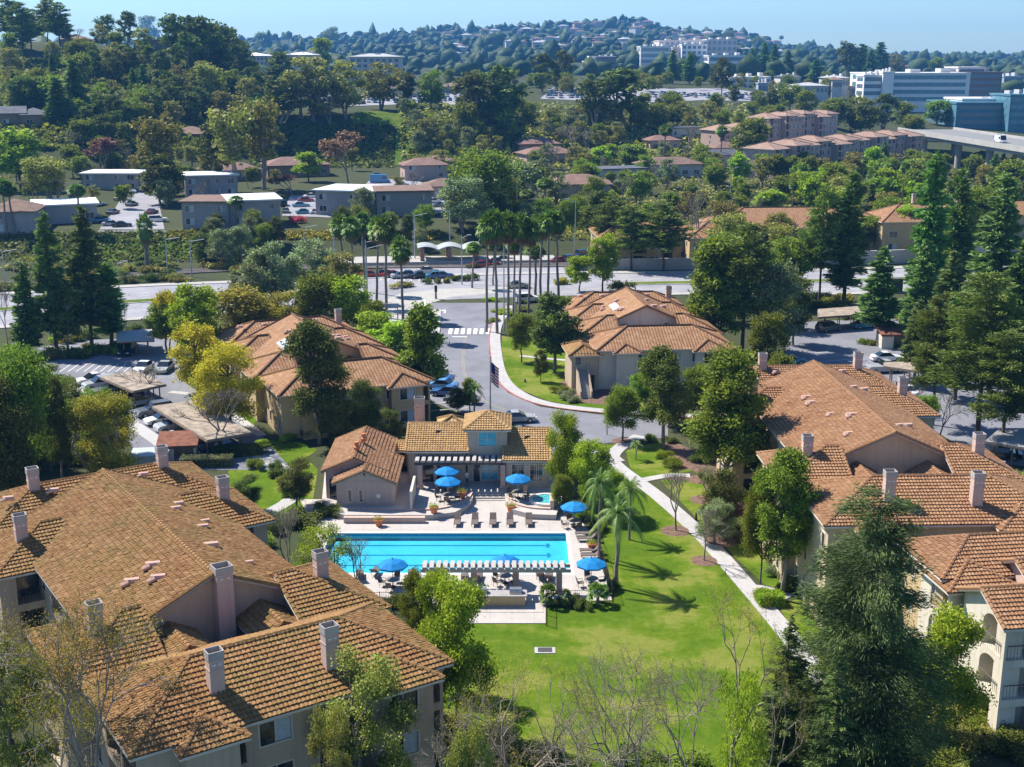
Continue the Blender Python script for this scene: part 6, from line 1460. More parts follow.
# ================================================================== far large buildings
def strips_building(root, fr, w, d, h, floors, wallm, glassm, name='wing', roofm=None, z0=-6, band=0.55, piers=0):
    m = MB(); m.mesh([fr(p) for p in ((0, 0, z0), (w, 0, z0), (w, d, z0), (0, d, z0), (0, 0, h), (w, 0, h), (w, d, h), (0, d, h))], [(0, 1, 5, 4), (1, 2, 6, 5), (2, 3, 7, 6), (3, 0, 4, 7), (4, 5, 6, 7)]); b = m.build(name, wallm, root)
    g = MB(); fh = h/floors; parts_ = piers > 0
    for k in range(floors):
        za, zb_ = k*fh+fh*(1-band)*0.6, k*fh+fh*(1-band)*0.6+fh*band
        n = max(1, piers)
        for i in range(n):
            s0, s1 = w*(i+.04 if n == 1 else i+.2)/n, w*(i+.96 if n == 1 else i+.8)/n
            g_w = MB() if parts_ else g
            g_w.face([fr(p) for p in ((s0, -.15, za), (s1, -.15, za), (s1, -.15, zb_), (s0, -.15, zb_))])
            if parts_: g_w.build('window', glassm, b)
        nd = max(1, int(d/6)) if n > 1 else 1
        for i in range(nd):
            for x in (-.15, w+.15) if not parts_ else (): g.face([fr(p) for p in ((x, d*(i+.15)/nd, za), (x, d*(i+.85)/nd, za), (x, d*(i+.85)/nd, zb_), (x, d*(i+.15)/nd, zb_))])
    if g.f: g.build('window_band', glassm, b)
    if h > 6:
        for k in range(3): m = MB(); xx = w*(0.18+0.3*k); m.mesh([fr(p) for p in [(x_, y_, z_) for z_ in (h+.8, h+2.6+k*.5) for x_, y_ in ((xx, d*.35), (xx+w*.1, d*.35), (xx+w*.1, d*.6), (xx, d*.6))]], [(4, 5, 6, 7), (0, 1, 5, 4), (1, 2, 6, 5), (2, 3, 7, 6), (3, 0, 4, 7)]); m.build('rooftop_unit', plain('rooftop_grey', (0.5, 0.5, 0.5)), b)
    m = MB(); m.mesh([fr(p) for p in ((-.4, -.4, h), (w+.4, -.4, h), (w+.4, d+.4, h), (-.4, d+.4, h), (-.4, -.4, h+.9), (w+.4, -.4, h+.9), (w+.4, d+.4, h+.9), (-.4, d+.4, h+.9))], [(0, 1, 5, 4), (1, 2, 6, 5), (2, 3, 7, 6), (3, 0, 4, 7), (4, 5, 6, 7)]); m.build('parapet', roofm or wallm, b); return b
FG = plain('far_glass', (0.12, 0.17, 0.22), 0.3, 0.2, spec=0.6); FGB = plain('far_blue_glass', (0.10, 0.24, 0.30), 0.3, 0.25, 0.3, spec=0.6); FG2 = plain('far_glass_pale', (0.30, 0.33, 0.36), 0.3, 0.15, spec=0.5); TEAL = plain('teal_roof', (0.2, 0.55, 0.45), 0.6, 0.1); WCON = plain('white_concrete', (0.78, 0.77, 0.76), 0.85, 0.05, 0.1); CREAM = plain('cream_concrete', (0.66, 0.60, 0.57), 0.9, 0.05, 0.1); TEALW = plain('teal_wall', (0.085, 0.20, 0.26), 0.6, 0.15, 0.1); BRNW = plain('brown_wall', (0.24, 0.16, 0.13), 0.85, 0.15, 0.2)
def big(name, label, d0, parts, cat='building'):
    """parts: (px0, px1, row_top, row_base, extra distance, depth, floors, wall, glass, piers)"""
    p0 = PD(parts[0][0], parts[0][3], d0); r = empty(name, (p0.x, d0, p0.z), 0, label, cat); THINGS.append((r, label))
    for (a, b, rt, rb, ex, dp, fl, wm, gm, pi) in parts:
        d = d0+ex; A = PD(a, rb, d); B_ = PD(b, rb, d); H = PD(a, rt, d).z-A.z; fr = frame(A.x-p0.x, A.y-p0.y, 0, A.z-p0.z); strips_building(r, fr, B_.x-A.x, dp, H, fl, wm, gm, piers=pi)
    return r
big('hospital', 'wide pale hospital of several joined blocks below the far hill', 1300, [(640, 669, 47, 76, 0, 40, 5, WCON, FG2, 0), (658, 707, 41, 74, 45, 50, 6, CREAM, FG2, 9), (681, 706, 45, 76, 20, 30, 6, WCON, FG, 5), (706, 736, 40, 70, 60, 50, 5, CREAM, FG2, 6), (708, 746, 56, 76, -20, 40, 3, WCON, FG, 0), (672, 684, 48, 72, 30, 20, 4, CREAM, FG2, 2)], 'hospital')
big('clinic_building', 'low building with teal roof in front of the hospital', 1180, [(645, 697, 70, 83, 0, 40, 2, WCON, FG, 7), (646, 666, 69, 73, 5, 20, 1, TEAL, TEAL, 0), (700, 716, 69, 78, 10, 20, 1, TEAL, TEAL, 0)])
big('office_building', 'brown and white cube shaped office left of the hospital', 1150, [(584, 596, 62, 79, 0, 30, 4, WCON, FG2, 0), (596, 616, 58, 79, 4, 30, 4, BRNW, FG, 3), (589, 616, 57, 63, 6, 26, 1, WCON, FG2, 0)])
big('retaining_wall', 'long grey wall strip below the hospital', 1000, [(651, 735, 80, 87, 0, 6, 1, CREAM, CREAM, 0)], 'wall')
big('parking_building', 'low pale building right of the hospital wall', 900, [(731, 770, 78, 90, 0, 30, 2, WCON, FG, 7), (758, 770, 84, 93, -20, 20, 1, WBLUE, FG, 3)])
big('office_building', 'white and teal glass office with long window bands', 860, [(866, 968, 74, 103, 10, 45, 4, WCON, FGB, 0), (863, 882, 76, 97, 0, 20, 3, WCON, FG, 0), (881, 892, 73, 105, -3, 14, 1, WCON, WCON, 0)])
big('office_building', 'curved brown banded office behind the teal buildings', 940, [(956, 1000, 73, 99, 0, 50, 4, BRNW, FG, 0), (958, 985, 68, 74, 8, 30, 1, WCON, FG, 0)])
big('parking_structure', 'teal parking structure behind the bridge at the right edge', 700, [(955, 1030, 104, 126, 0, 50, 3, TEALW, FG, 0), (1008, 1040, 96, 126, -10, 30, 4, TEALW, FGB, 0), (962, 1010, 100, 105, 12, 30, 1, WCON, WCON, 0)])
big('office_building', 'small grey office at the far right edge', 1100, [(1003, 1022, 77, 90, 0, 30, 2, WBLUE, FG, 0)])
def lowroof(label, d, a, b, rt, rb, roofm, fl=2):
    p = PD(a, rb, d); q = PD(b, rb, d); H = PD(a, rt, d).z-p.z; r = empty('office_building', (p.x, p.y, p.z), 0, label, 'building'); THINGS.append((r, label)); fr = frame(0, 0, 0, 0)
    b_ = strips_building(r, fr, q.x-p.x, 22, H, fl, WPALE, FG, piers=8); m = MB(); pl, gab, ln, zr = roof_polys(0, q.x-p.x, 0, 22, H+1, 'a', 'hh', 0.16, 1.0)
    for f_ in pl: m.face(f_)
    m.build('roof', roofm, r)
lowroof('pale hipped roof building behind the mesa eucalyptus row', 800, 350, 400, 58, 74, RLG, 3); lowroof('pale roofed building cut short left of the mesa trees', 800, 238, 268, 57, 66, RW); lowroof('long pale roof behind the bright mesa tree', 820, 286, 315, 56, 66, RW); lowroof('low tan building behind the mesa car park', 720, 362, 392, 90, 98, RB, 1); lowroof('low brown building behind the mesa car park trees', 720, 440, 462, 88, 96, RB, 1)
for k, (a, b, rt, rb, d, wm) in enumerate([(780, 800, 78, 88, 900, RG), (795, 828, 87, 94, 800, RLG), (826, 848, 79, 88, 900, RLG), (832, 842, 81, 89, 860, RB)]): lowroof(['grey gabled house behind the conifer clump', 'long pale low building left of the teal office', 'white gabled building left of the tree clump', 'small brown house left of the teal office'][k], d, a, b, rt, rb, wm, 1)
# ================================================================== bridge
BRG = empty('road_bridge', (250, 560, 0), 0, 'long concrete road bridge on paired piers at the right', 'bridge'); CONB = plain('bridge_concrete', (0.40, 0.39, 0.37), 0.9, 0.1, 0.3)
b0 = PD(914, 131, 540); b1 = PD(1060, 154, 410); n0 = Vector((b1.x-b0.x, b1.y-b0.y, 0)).normalized(); nn = Vector((-n0.y, n0.x, 0)); zt0, zt1 = b0.z, b1.z; off = Vector((-250, -560, 0))
def bseg(m, s0, s1, w0, w1, za, zb_):
    q = []
    for s_ in (s0, s1):
        c = b0.lerp(b1, s_)+off
        for w, z in ((w0, za), (w1, za), (w1, zb_), (w0, zb_)): q.append(tuple(Vector((c.x, c.y, c.z+z))+nn*w))
    m.mesh(q, [(0, 1, 2, 3), (7, 6, 5, 4), (0, 4, 5, 1), (1, 5, 6, 2), (2, 6, 7, 3), (3, 7, 4, 0)])
m = MB(); bseg(m, -0.12, 1.3, 0, 22, -2.6, -1.2); m.build('girder', CONB, BRG); m = MB(); bseg(m, -0.12, 1.3, -1.5, 23.5, -1.2, -.3); m.build('deck', CONB, BRG)
m = MB(); bseg(m, -0.12, 1.3, -1.1, 23.1, -.3, -.25); m.build('road_surface', plain('bridge_road', (0.22, 0.22, 0.22), 0.9), BRG)
for w in (-1.5, 23.1): m = MB(); bseg(m, -0.12, 1.3, w, w+.35, -.3, .75); m.build('parapet', CONB, BRG)
for s_ in (0.02, 0.3, 0.52, 0.72, 1.0):
    for w in (4, 17):
        c = b0.lerp(b1, s_)+off+nn*w; m = MB(); gzz = ground(c.x+250, c.y+560); m.lathe([(1.3, gzz-1), (1.3, c.z-2.6)], (c.x, c.y, 0), 12); m.build('pier', CONB, BRG)
for o, s_ in ((BRV, 0.55), (BRP, 0.38)):
    c = b0.lerp(b1, s_)+nn*(6 if o is BRV else 15); o.location = (c.x, c.y, c.z-.2); o.rotation_euler.z = math.atan2(n0.y, n0.x)
# ================================================================== trees
TL = [
 # foreground
 ('deodar', 868, 492, 830, 150, 'between the lawn and the bottom right building'), ('fir', 786, 612, 830, 92, 'at the bottom right of the lawn'), ('fir', 835, 640, 860, 80, 'behind the big feathery conifer base'),
 ('bright', 945, 612, 745, 78, 'between the big dark conifer and the arched balconies'), ('barep', 733, 598, 815, 105, 'standing upright at the bottom of the lawn'), ('barep', 690, 655, 830, 100, 'left of the upright bare tree at the bottom of the lawn'), ('barep', 622, 640, 830, 100, 'in the middle of the bottom lawn edge'),
 ('barep', 520, 668, 820, 105, 'at the bottom beside the left building corner'), ('barep', 475, 690, 830, 70, 'against the left building corner'),
 ('sprig', 104, 612, 885, 170, 'in front of the mossy roof at the bottom left'), ('sprig', 20, 590, 800, 130, 'at the bottom left corner'), ('sprig', 55, 690, 850, 120, 'lowest in the bottom left corner'), ('olive', 20, 640, 800, 90, 'behind the bottom left corner twigs'),
 ('olive', 368, 652, 830, 112, 'in front of the left building facade'), ('olive', 334, 706, 880, 60, 'below the olive tree on the left building facade'),
 ('barep', 650, 640, 850, 110, 'right of the middle bottom lawn tree'), ('barep', 540, 655, 850, 120, 'at the lower centre edge'), ('barep', 765, 650, 860, 60, 'right of the upright bare tree'), ('barep', 600, 705, 880, 130, 'lowest at the lower centre'), ('barep', 450, 720, 860, 90, 'low beside the left building end wall'),
 ('sparse', 740, 660, 870, 60, 'among the bare trees at the bottom'), ('olive', 470, 715, 880, 60, 'lowest beside the left building end wall'),
 ('bright', 456, 582, 738, 80, 'at the right end of the left building by the deck'), ('bright', 436, 572, 690, 44, 'close beside the near deck edge, taller of the pair'), ('broad', 414, 570, 652, 30, 'left of the bright pair by the deck'),
 ('sparse', 326, 522, 600, 62, 'at the left end of the pool'), ('bare', 288, 505, 590, 50, 'left of the pool beside the mossy roof'), ('bare', 355, 540, 600, 40, 'over the left end of the pool'), ('sparse', 306, 540, 600, 36, 'between pool end and mossy roof'),
 ('broadd', 296, 458, 508, 40, 'on the lawn left of the changing rooms'), ('broadd', 244, 474, 512, 34, 'beside the mossy roof at the small lawn'),
 ('broad', 22, 345, 505, 84, 'big, at the left edge behind the mossy roof'), ('broadd', -5, 380, 520, 90, 'at the very left edge behind the mossy roof'), ('willow', 104, 392, 490, 72, 'between the dark left tree and the car aisle'), ('talld', 58, 375, 490, 34, 'between the big left tree and the willow like one'),
 # right side
 ('tall', 731, 345, 508, 84, 'in front of the right apartment building, tallest there'), ('talld', 664, 345, 448, 50, 'left of the right apartment building'), ('tall', 785, 448, 600, 60, 'covering the near left corner of the right building'), ('broad', 762, 470, 585, 40, 'left of the near corner of the right building'),
 ('broadd', 722, 470, 535, 46, 'by the right building wall behind the path'), ('bare', 677, 470, 531, 42, 'leaning over the path in a mulch ring'), ('bare', 705, 505, 561, 34, 'smaller, leaning beside the lower path'), ('bare', 708, 465, 502, 34, 'between path and the right building'), ('rust', 733, 505, 540, 30, 'in front of the right building wall'), ('grey', 716, 500, 545, 44, 'in the mulch bed by the right building'),
 ('broad', 622, 385, 441, 40, 'small and round on the grass island by the street'), ('talld', 557, 288, 372, 46, 'left of the orange roofed building by the street'), ('broad', 521, 312, 362, 30, 'small, on the grass by the palm bases'), ('broadd', 541, 350, 382, 16, 'small, beside the street side building'),
 ('broad', 660, 352, 425, 46, 'in front of the street side building'), ('broad', 640, 372, 412, 30, 'left in front of the street side building'), ('broad', 696, 365, 425, 40, 'right in front of the street side building'),
 ('bright', 565, 412, 500, 38, 'right of the clubhouse wing'), ('bright', 592, 440, 512, 46, 'between spa and the path fork'), ('broad', 562, 474, 512, 24, 'beside the spa steps'), ('bright', 610, 470, 520, 34, 'behind the pool palms'),
 ('feather', 617, 486, 588, 76, 'over the lawn at the right of the pool'), ('feather', 600, 456, 560, 60, 'behind the near pool palm'), ('feather', 630, 470, 540, 50, 'right behind the pool palms'), ('feather', 474, 378, 415, 34, 'behind the clubhouse tower'), ('feather', 636, 438, 460, 24, 'small, at the path beside the right building'), ('feather', 519, 425, 440, 26, 'small, behind the clubhouse right wing'),
 ('fansmall', 549, 580, 606, 26, 'at the near deck corner by the pergola'), ('fansmall', 598, 580, 605, 30, 'by the near right umbrella'), ('fansmall', 566, 586, 606, 16, 'smallest at the near deck edge'),
 # behind clubhouse and left
 ('tall', 423, 302, 412, 50, 'between palms and the row of parked cars'), ('talld', 316, 318, 444, 58, 'in front of the building behind the clubhouse'), ('broadd', 364, 380, 440, 40, 'middle one before the building behind the clubhouse'), ('broadd', 392, 406, 446, 28, 'right one before the building behind the clubhouse'), ('broadd', 334, 392, 446, 40, 'low before the building behind the clubhouse'), ('broadd', 458, 388, 412, 22, 'small by the row of parked cars'), ('tall', 470, 378, 412, 18, 'left of the flagpole'),
 ('yellow', 228, 343, 432, 78, 'brightest, above the second carport'), ('yellow', 196, 322, 392, 56, 'leftmost of the yellow ones'), ('yellow', 168, 292, 350, 34, 'small, beside the arterial left of the bright one'), ('yolive', 262, 300, 340, 60, 'right behind the left orange roof'), ('yellow', 206, 336, 385, 40, 'left of the brightest yellow one'), ('bright', 192, 284, 372, 62, 'among the yellow trees'), ('yolive', 245, 286, 345, 84, 'behind the left orange roof'), ('yolive', 290, 290, 345, 50, 'between left orange roof and palms'), ('broad', 165, 300, 350, 40, 'left of the yellow trees'), ('bare', 220, 388, 452, 62, 'over the second carport'), ('bare', 150, 365, 402, 44, 'over the first carport'),
 ('bright', 345, 276, 345, 56, 'bright crown left of the palm trunks'), ('broad', 320, 272, 345, 50, 'behind the left orange roof ridge'), ('bright', 392, 322, 372, 62, 'low bright mass under the left palm group'), ('bright', 376, 312, 362, 46, 'between left orange roof and palms'), ('broad', 374, 300, 352, 30, 'at the foot of the left palm group'), ('bright', 262, 440, 452, 16, 'low, by the small lawn'),
 ('grey', 272, 240, 312, 62, 'before the arterial left of the palms'), ('grey', 312, 238, 300, 66, 'close left of the palm heads'), ('olive', 340, 252, 310, 50, 'directly left of the palm trunks'), ('grey', 250, 262, 318, 44, 'by the arterial at the yellow trees'), ('broadd', 262, 246, 310, 30, 'dark, between grey green trees by the arterial'),
 ('conifer2', 50, 211, 352, 38, 'left of the tall conifer pair'), ('conifer2', 86, 205, 348, 44, 'right of the tall conifer pair'), ('column', 108, 262, 345, 34, 'lower, just right of the tall conifer pair'), ('conifer', 26, 262, 355, 30, 'lower, left of the tall conifer pair'), ('talld', 66, 285, 355, 30, 'between the tall conifer pair trunks'), ('bare', 5, 288, 345, 24, 'by the arterial at the left edge'), ('bare', 126, 300, 335, 14, 'small, on the near arterial kerb'),
 ('fanfat', 145, 208, 268, 22, 'on the hillside grass below the lane'),
 # palms
 ('fan', 343, 211, 300, 26, 'leftmost of the left group'), ('fan', 354, 213, 306, 24, 'in the left group, second from its left'), ('fan', 365, 208, 292, 26, 'in the left group, tallest'), ('fan', 375, 212, 312, 24, 'in the left group, right of the tallest'), ('fan', 385, 211, 318, 28, 'in the left group, near its right side'), ('fan', 402, 232, 338, 28, 'standing apart at the right of the left group'),
 ('fan', 486, 206, 332, 26, 'leftmost of the right group'), ('fan', 497, 204, 334, 28, 'in the right group, second from its left'), ('fan', 508, 206, 330, 26, 'in the right group, third from its left'), ('fan', 519, 208, 324, 26, 'in the right group, near its middle'), ('fan', 529, 212, 322, 24, 'in the right group, right of its middle'), ('fan', 540, 210, 306, 26, 'in the right group, fourth from its right'), ('fan', 549, 206, 300, 24, 'in the right group, third from its right'), ('fan', 559, 207, 298, 26, 'rightmost of the right group'), ('fan', 536, 242, 298, 26, 'short one inside the right group'), ('fan', 514, 225, 318, 22, 'lower head inside the right group'),
 ('fan', 472, 240, 288, 20, 'low, by the trolley stop'), ('fan', 493, 236, 285, 16, 'low, right of the trolley stop'),
 # right mid
 ('bright', 603, 235, 292, 34, 'right of the palm group by the wall'), ('bright', 580, 256, 292, 28, 'beside the palm group at the orange roof'), ('pine', 664, 200, 272, 56, 'in front of the tan block behind the wall'), ('pine', 632, 205, 270, 44, 'left before the tan block behind the wall'), ('pine', 612, 196, 262, 40, 'at the left end of the sound wall'), ('bare', 694, 190, 262, 40, 'before the tan block behind the wall'), ('talld', 598, 190, 240, 34, 'above the station ramp'),
 ('tall', 715, 238, 352, 54, 'right of the street side roof'), ('pine', 745, 222, 352, 66, 'large, right of the street side roof'), ('broad', 722, 280, 352, 52, 'low, right of the street side roof'), ('grey', 778, 262, 352, 60, 'between the big pine and the parking lot'), ('broad', 768, 312, 378, 40, 'by the left side of the parking lot'), ('broadd', 795, 275, 345, 40, 'behind the parking lot'), ('broad', 780, 352, 400, 34, 'at the parking lot corner above the right roof'),
 ('pine', 822, 185, 305, 44, 'left one of the tall pair before the arterial'), ('column', 848, 172, 306, 36, 'right one of the tall pair before the arterial'), ('pine', 938, 292, 425, 56, 'over the parking lot left of the large edge pine'), ('pine', 1008, 330, 455, 76, 'lowest at the right edge over the lot'), ('conifer2', 881, 246, 342, 42, 'at the trash enclosure'), ('conifer', 930, 150, 318, 42, 'tallest, by the arterial at the right'), ('column', 958, 168, 300, 32, 'right of the tallest one by the arterial'), ('conifer2', 922, 238, 352, 38, 'front row right of the light pointed one'), ('conifer2', 950, 250, 368, 42, 'front row behind the carport'),
 ('conifer2', 1000, 172, 318, 54, 'at the right edge before the arterial'), ('pine', 985, 272, 440, 92, 'large, at the right edge over the parking lot'), ('conifer2', 1018, 240, 400, 50, 'cut by the right edge over the parking lot'), ('conifer2', 960, 285, 400, 44, 'behind the large right edge pine'), ('broad', 922, 395, 440, 38, 'behind the right roof'), ('bare', 942, 388, 440, 34, 'behind the right roof'), ('bare', 905, 372, 415, 24, 'behind the right roof chimneys'), ('olive', 1016, 470, 560, 44, 'at the right edge beside the right roof'),
 ('broad', 870, 215, 250, 40, 'before the orange roofs by the arterial'), ('bright', 905, 205, 250, 30, 'right of the orange roofs'), ('bright', 770, 190, 215, 34, 'left of the conifers above the orange roof'),
 # mid left and valley
 ('euc', 47, 155, 212, 60, 'over the white roofed low flats'), ('bright', 18, 128, 190, 54, 'at the left edge below the slate roofs'), ('rust', 106, 138, 180, 38, 'at the top of the hillside lane'), ('euc', 158, 115, 200, 60, 'over the flats at the lane'), ('broadd', 160, 155, 205, 50, 'dark, beside the lane'), ('euc', 232, 105, 195, 56, 'left of the shaded hillside'), ('euc', 262, 102, 190, 56, 'tallest left of the shaded hillside'), ('eucd', 214, 120, 192, 36, 'left of the shaded hillside'), ('rust', 348, 132, 186, 40, 'standing alone before the shaded hillside'), ('rust', 292, 175, 196, 28, 'low, beside the flats'), ('bright', 308, 152, 182, 30, 'below the shaded hillside'),
 ('fan', 80, 182, 232, 22, 'at the white roofed low flats'), ('fan', 12, 180, 235, 22, 'at the left edge flats'), ('fan', 4, 176, 236, 20, 'on the left edge'), ('fan', 236, 194, 230, 20, 'between two flat roofed blocks'), ('conifer', 75, 60, 122, 30, 'right of the hillside dark pair'), ('conifer', 58, 78, 125, 26, 'left of the hillside dark pair'), ('dense', 480, 150, 226, 76, 'large pale crown right of the brown houses'), ('grey', 462, 175, 232, 60, 'below the large pale crown'), ('grey', 520, 160, 205, 50, 'right of the large pale crown'), ('fan', 526, 188, 222, 20, 'above the right palm group'), ('fan', 545, 176, 218, 22, 'above the right palm group'),
 ('grey', 222, 228, 268, 34, 'on the slope by the track poles'), ('grey', 240, 226, 266, 34, 'pale, on the slope by the track poles'), ('broadd', 206, 232, 266, 30, 'on the slope by the track poles'), ('bright', 602, 146, 172, 26, 'bright round one in the valley houses'), ('broad', 632, 144, 172, 34, 'right of the bright round one in the valley'), ('bright', 740, 152, 186, 24, 'tall, right of the white gabled house'), ('fan', 664, 122, 168, 16, 'rising among the valley houses'), ('fan', 721, 124, 168, 15, 'beside the white gabled house'), ('broad', 750, 118, 165, 44, 'before the condominiums at their left'), ('bare', 685, 125, 165, 30, 'in the valley left of the gabled house'), ('bare', 575, 125, 165, 40, 'in the valley below the bushy hill'), ('bare', 590, 130, 165, 30, 'in the valley behind the bright round one'),
 # eucalyptus on the mesa edge
 ('eucd', 620, 66, 128, 60, 'large clump before the mesa car park'), ('eucd', 596, 75, 132, 40, 'left part of the clump before the mesa car park'), ('eucd', 500, 62, 135, 60, 'large, above the dark hillside centre'), ('eucd', 472, 70, 130, 44, 'right of the mesa car park'), ('eucd', 542, 52, 92, 26, 'dark clump before the cube shaped office, left part'), ('eucd', 562, 48, 92, 26, 'dark clump before the cube shaped office, right part'), ('dense', 430, 70, 108, 30, 'round dark one in front of the mesa car park'), ('talld', 408, 72, 108, 20, 'narrow dark one left of the round one at the mesa car park'), ('olive', 380, 62, 110, 50, 'before the hipped roof building on the mesa'), ('olive', 345, 60, 118, 50, 'on the mesa edge'), ('olive', 312, 56, 120, 60, 'on the mesa edge'), ('bright', 322, 38, 75, 24, 'pale, rising above the mesa edge row'), ('broadd', 280, 52, 92, 34, 'on the mesa edge'), ('eucd', 280, 78, 125, 50, 'on the mesa edge'), ('olive', 330, 80, 125, 46, 'on the mesa edge'), ('olive', 300, 70, 118, 50, 'on the mesa edge'),
 ('dense', 82, 38, 62, 24, 'on the left hilltop'), ('conifer', 673, 50, 84, 14, 'before the hospital, left'), ('conifer', 690, 52, 84, 16, 'before the hospital, right'), ('broadd', 722, 58, 96, 24, 'right of the hospital conifers'), ('conifer', 752, 48, 80, 12, 'left of the tree clump on the right skyline'), ('conifer', 764, 42, 80, 14, 'in the right skyline clump'), ('conifer', 774, 44, 82, 14, 'in the right skyline clump'), ('conifer', 816, 60, 84, 18, 'left of the right skyline clump'), ('conifer', 788, 50, 80, 12, 'in the right skyline clump'),
 ('eucd', 848, 38, 84, 24, 'tallest of the right skyline clump'), ('conifer', 862, 44, 84, 20, 'right skyline clump middle'), ('conifer', 880, 42, 80, 20, 'right skyline clump right end'), ('conifer', 870, 50, 86, 16, 'right skyline clump front'), ('olive', 894, 54, 80, 24, 'right end of the right skyline clump'), ('dense', 937, 57, 76, 18, 'dark round one on the office roofline'), ('column', 927, 84, 106, 9, 'before the teal office'), ('column', 945, 86, 110, 9, 'before the teal office'), ('column', 908, 84, 105, 9, 'before the teal office'), ('column', 895, 86, 105, 8, 'before the teal office'),
 ('dense', 836, 98, 128, 34, 'behind the upper condominiums'), ('dense', 862, 96, 134, 36, 'behind the condominium rows'), ('eucd', 884, 92, 135, 34, 'behind the lower condominium row'), ('dense', 912, 115, 140, 26, 'at the bridge end'), ('dense', 806, 90, 118, 26, 'left behind the upper condominiums'), ('dense', 790, 84, 112, 30, 'behind the upper condominiums'), ('dense', 938, 100, 125, 34, 'between teal office and bridge'), ('dense', 905, 102, 128, 30, 'between teal office and bridge'),
]
for t in TL: T(t[0], t[1], t[2], t[3], t[4], t[5])
for o_, l_ in THINGS:
    for nm_, (O_, yw, L_) in dict(A=((-19.3, 75.1), math.atan2(.55, .835), 21.5), B=((33.4, 104.5), R(2), 23), C=((19.7, 180.5), R(6), 12), D=((-24.2, 158.5), R(24), 14)).items():
        dx, dy = o_.location.x-O_[0], o_.location.y-O_[1]; a_ = dx*math.cos(yw)+dy*math.sin(yw); b_ = -dx*math.sin(yw)+dy*math.cos(yw)
        if 'tree' in o_.get('category', '') and abs(a_) < 10.2 and -13.5 < b_ < L_+11.2 and not (abs(a_) > 7.3 and 5.3 < b_ < L_-5.5): print('INSIDE', nm_, round(a_, 1), round(b_, 1), l_)
# hilltop trees on the upper left skyline
for k, px, top, base in [('pine', 8, -6, 50), ('pine', 30, 8, 52), ('pine', 46, -4, 48), ('pine', 58, 2, 50), ('pine', 22, 2, 60), ('eucd', 105, 12, 46), ('eucd', 128, 10, 48), ('olive', 150, 14, 44), ('olive', 100, 24, 50), ('eucd', 178, 10, 70), ('eucd', 192, 14, 78), ('eucd', 205, 14, 84), ('eucd', 218, 18, 84), ('eucd', 232, 26, 80), ('eucd', 186, 30, 86), ('eucd', 222, 44, 92), ('eucd', 240, 40, 88), ('euc', 208, 62, 108), ('bare', 76, 28, 48), ('pine', 66, 18, 48)]:
    T(k, px, top, base, None, 'on the upper left hilltop skyline', 'trees on the upper left hilltop')
# vegetation filling the slopes: (kinds, px range, row range of the feet, count, height range m, where)
FILL = [
 (('broad', 'broadd', 'conifer', 'olive', 'dense'), (0, 150), (58, 120), 38, (8, 15), 'on the upper left hillside'),
 (('broadd', 'dense', 'eucd', 'olive'), (140, 270), (85, 135), 38, (9, 15), 'on the wooded hillside right of the dark conifers'),
 (('dense', 'broadd'), (60, 150), (118, 148), 16, (8, 12), 'in the dark band on the left hillside'),
 (('feather', 'fan', 'bright'), (95, 190), (98, 118), 9, (5, 8), 'in the garden of palms on the left hillside'),
 (('broad', 'olive', 'bare', 'euc'), (0, 300), (150, 190), 26, (6, 11), 'among the hillside flats'),
 (('dense', 'olive', 'grey'), (400, 620), (112, 158), 60, (5, 10), 'on the bushy hillside below the mesa'),
 (('dense', 'broadd', 'olive'), (590, 790), (104, 132), 44, (6, 11), 'on the slope above the valley houses'),
 (('broadd', 'dense'), (465, 520), (115, 150), 10, (9, 14), 'in the dark ravine at the centre'),
 (('broad', 'bright', 'grey', 'bare', 'olive', 'dense'), (480, 790), (160, 225), 86, (5, 10), 'around the valley houses'),
 (('dense', 'olive', 'broad'), (270, 480), (84, 96), 16, (7, 11), 'behind the mesa car park'),
 (('dense', 'broad', 'olive'), (470, 800), (84, 97), 34, (8, 12), 'along the mesa top road'),
 (('broad', 'bright', 'fan', 'olive', 'conifer2'), (785, 1024), (178, 232), 46, (7, 14), 'in the wooded strip below the condominiums'),
 (('dense', 'broad', 'olive', 'conifer2'), (700, 1024), (172, 190), 34, (7, 10), 'at the foot of the condominiums'),
 (('olive', 'broad', 'bright'), (790, 930), (190, 245), 20, (8, 12), 'between condominiums and the arterial'),
 (('dense', 'broad'), (900, 1024), (170, 190), 8, (5, 8), 'beneath the bridge'),
 (('dense', 'olive'), (770, 1024), (84, 98), 20, (8, 14), 'around the far offices'),
 (('conifer', 'column', 'pine', 'broad'), (890, 1024), (240, 300), 6, (13, 17), 'in the right grove by the arterial'),
 (('conifer2', 'conifer', 'pine'), (900, 985), (340, 395), 3, (11, 14), 'in the grove over the right parking lot'),
 (('broad', 'grey', 'olive'), (705, 800), (250, 330), 12, (9, 14), 'in the grove behind the street side building'),
 (('dense', 'grey'), (440, 620), (215, 235), 14, (4, 8), 'on the slope behind the trolley stop'),
 (('olive', 'broad', 'bare', 'grey', 'euc'), (0, 440), (165, 222), 26, (5, 9), 'between the flat roofed blocks'),
 (('dense', 'broadd', 'grey'), (200, 430), (232, 252), 16, (4, 7), 'on the bank below the flat roofed blocks'),
 (('dense', 'broadd', 'broad'), (0, 120), (455, 475), 4, (8, 11), 'behind the mossy roof at the left'),
]
for kinds, (a, b), (r0, r1), n, (h0, h1), wh in FILL:
    done = []; tries = 0
    while len(done) < n and tries < n*12:
        tries += 1; px = a+(b-a)*rng.random(); py = r0+(r1-r0)*rng.random(); p = hit(px, py, 150 if py < 300 else 60)
        if any((p-q).length < 0.45*h0 for q in done) or in_house(p.x, p.y): continue
        done.append(p); k = kinds[int(rng.integers(0, len(kinds)))]; h = h0+(h1-h0)*rng.random()
        tree_at(k, p, h, None, wh, 'trees '+wh)
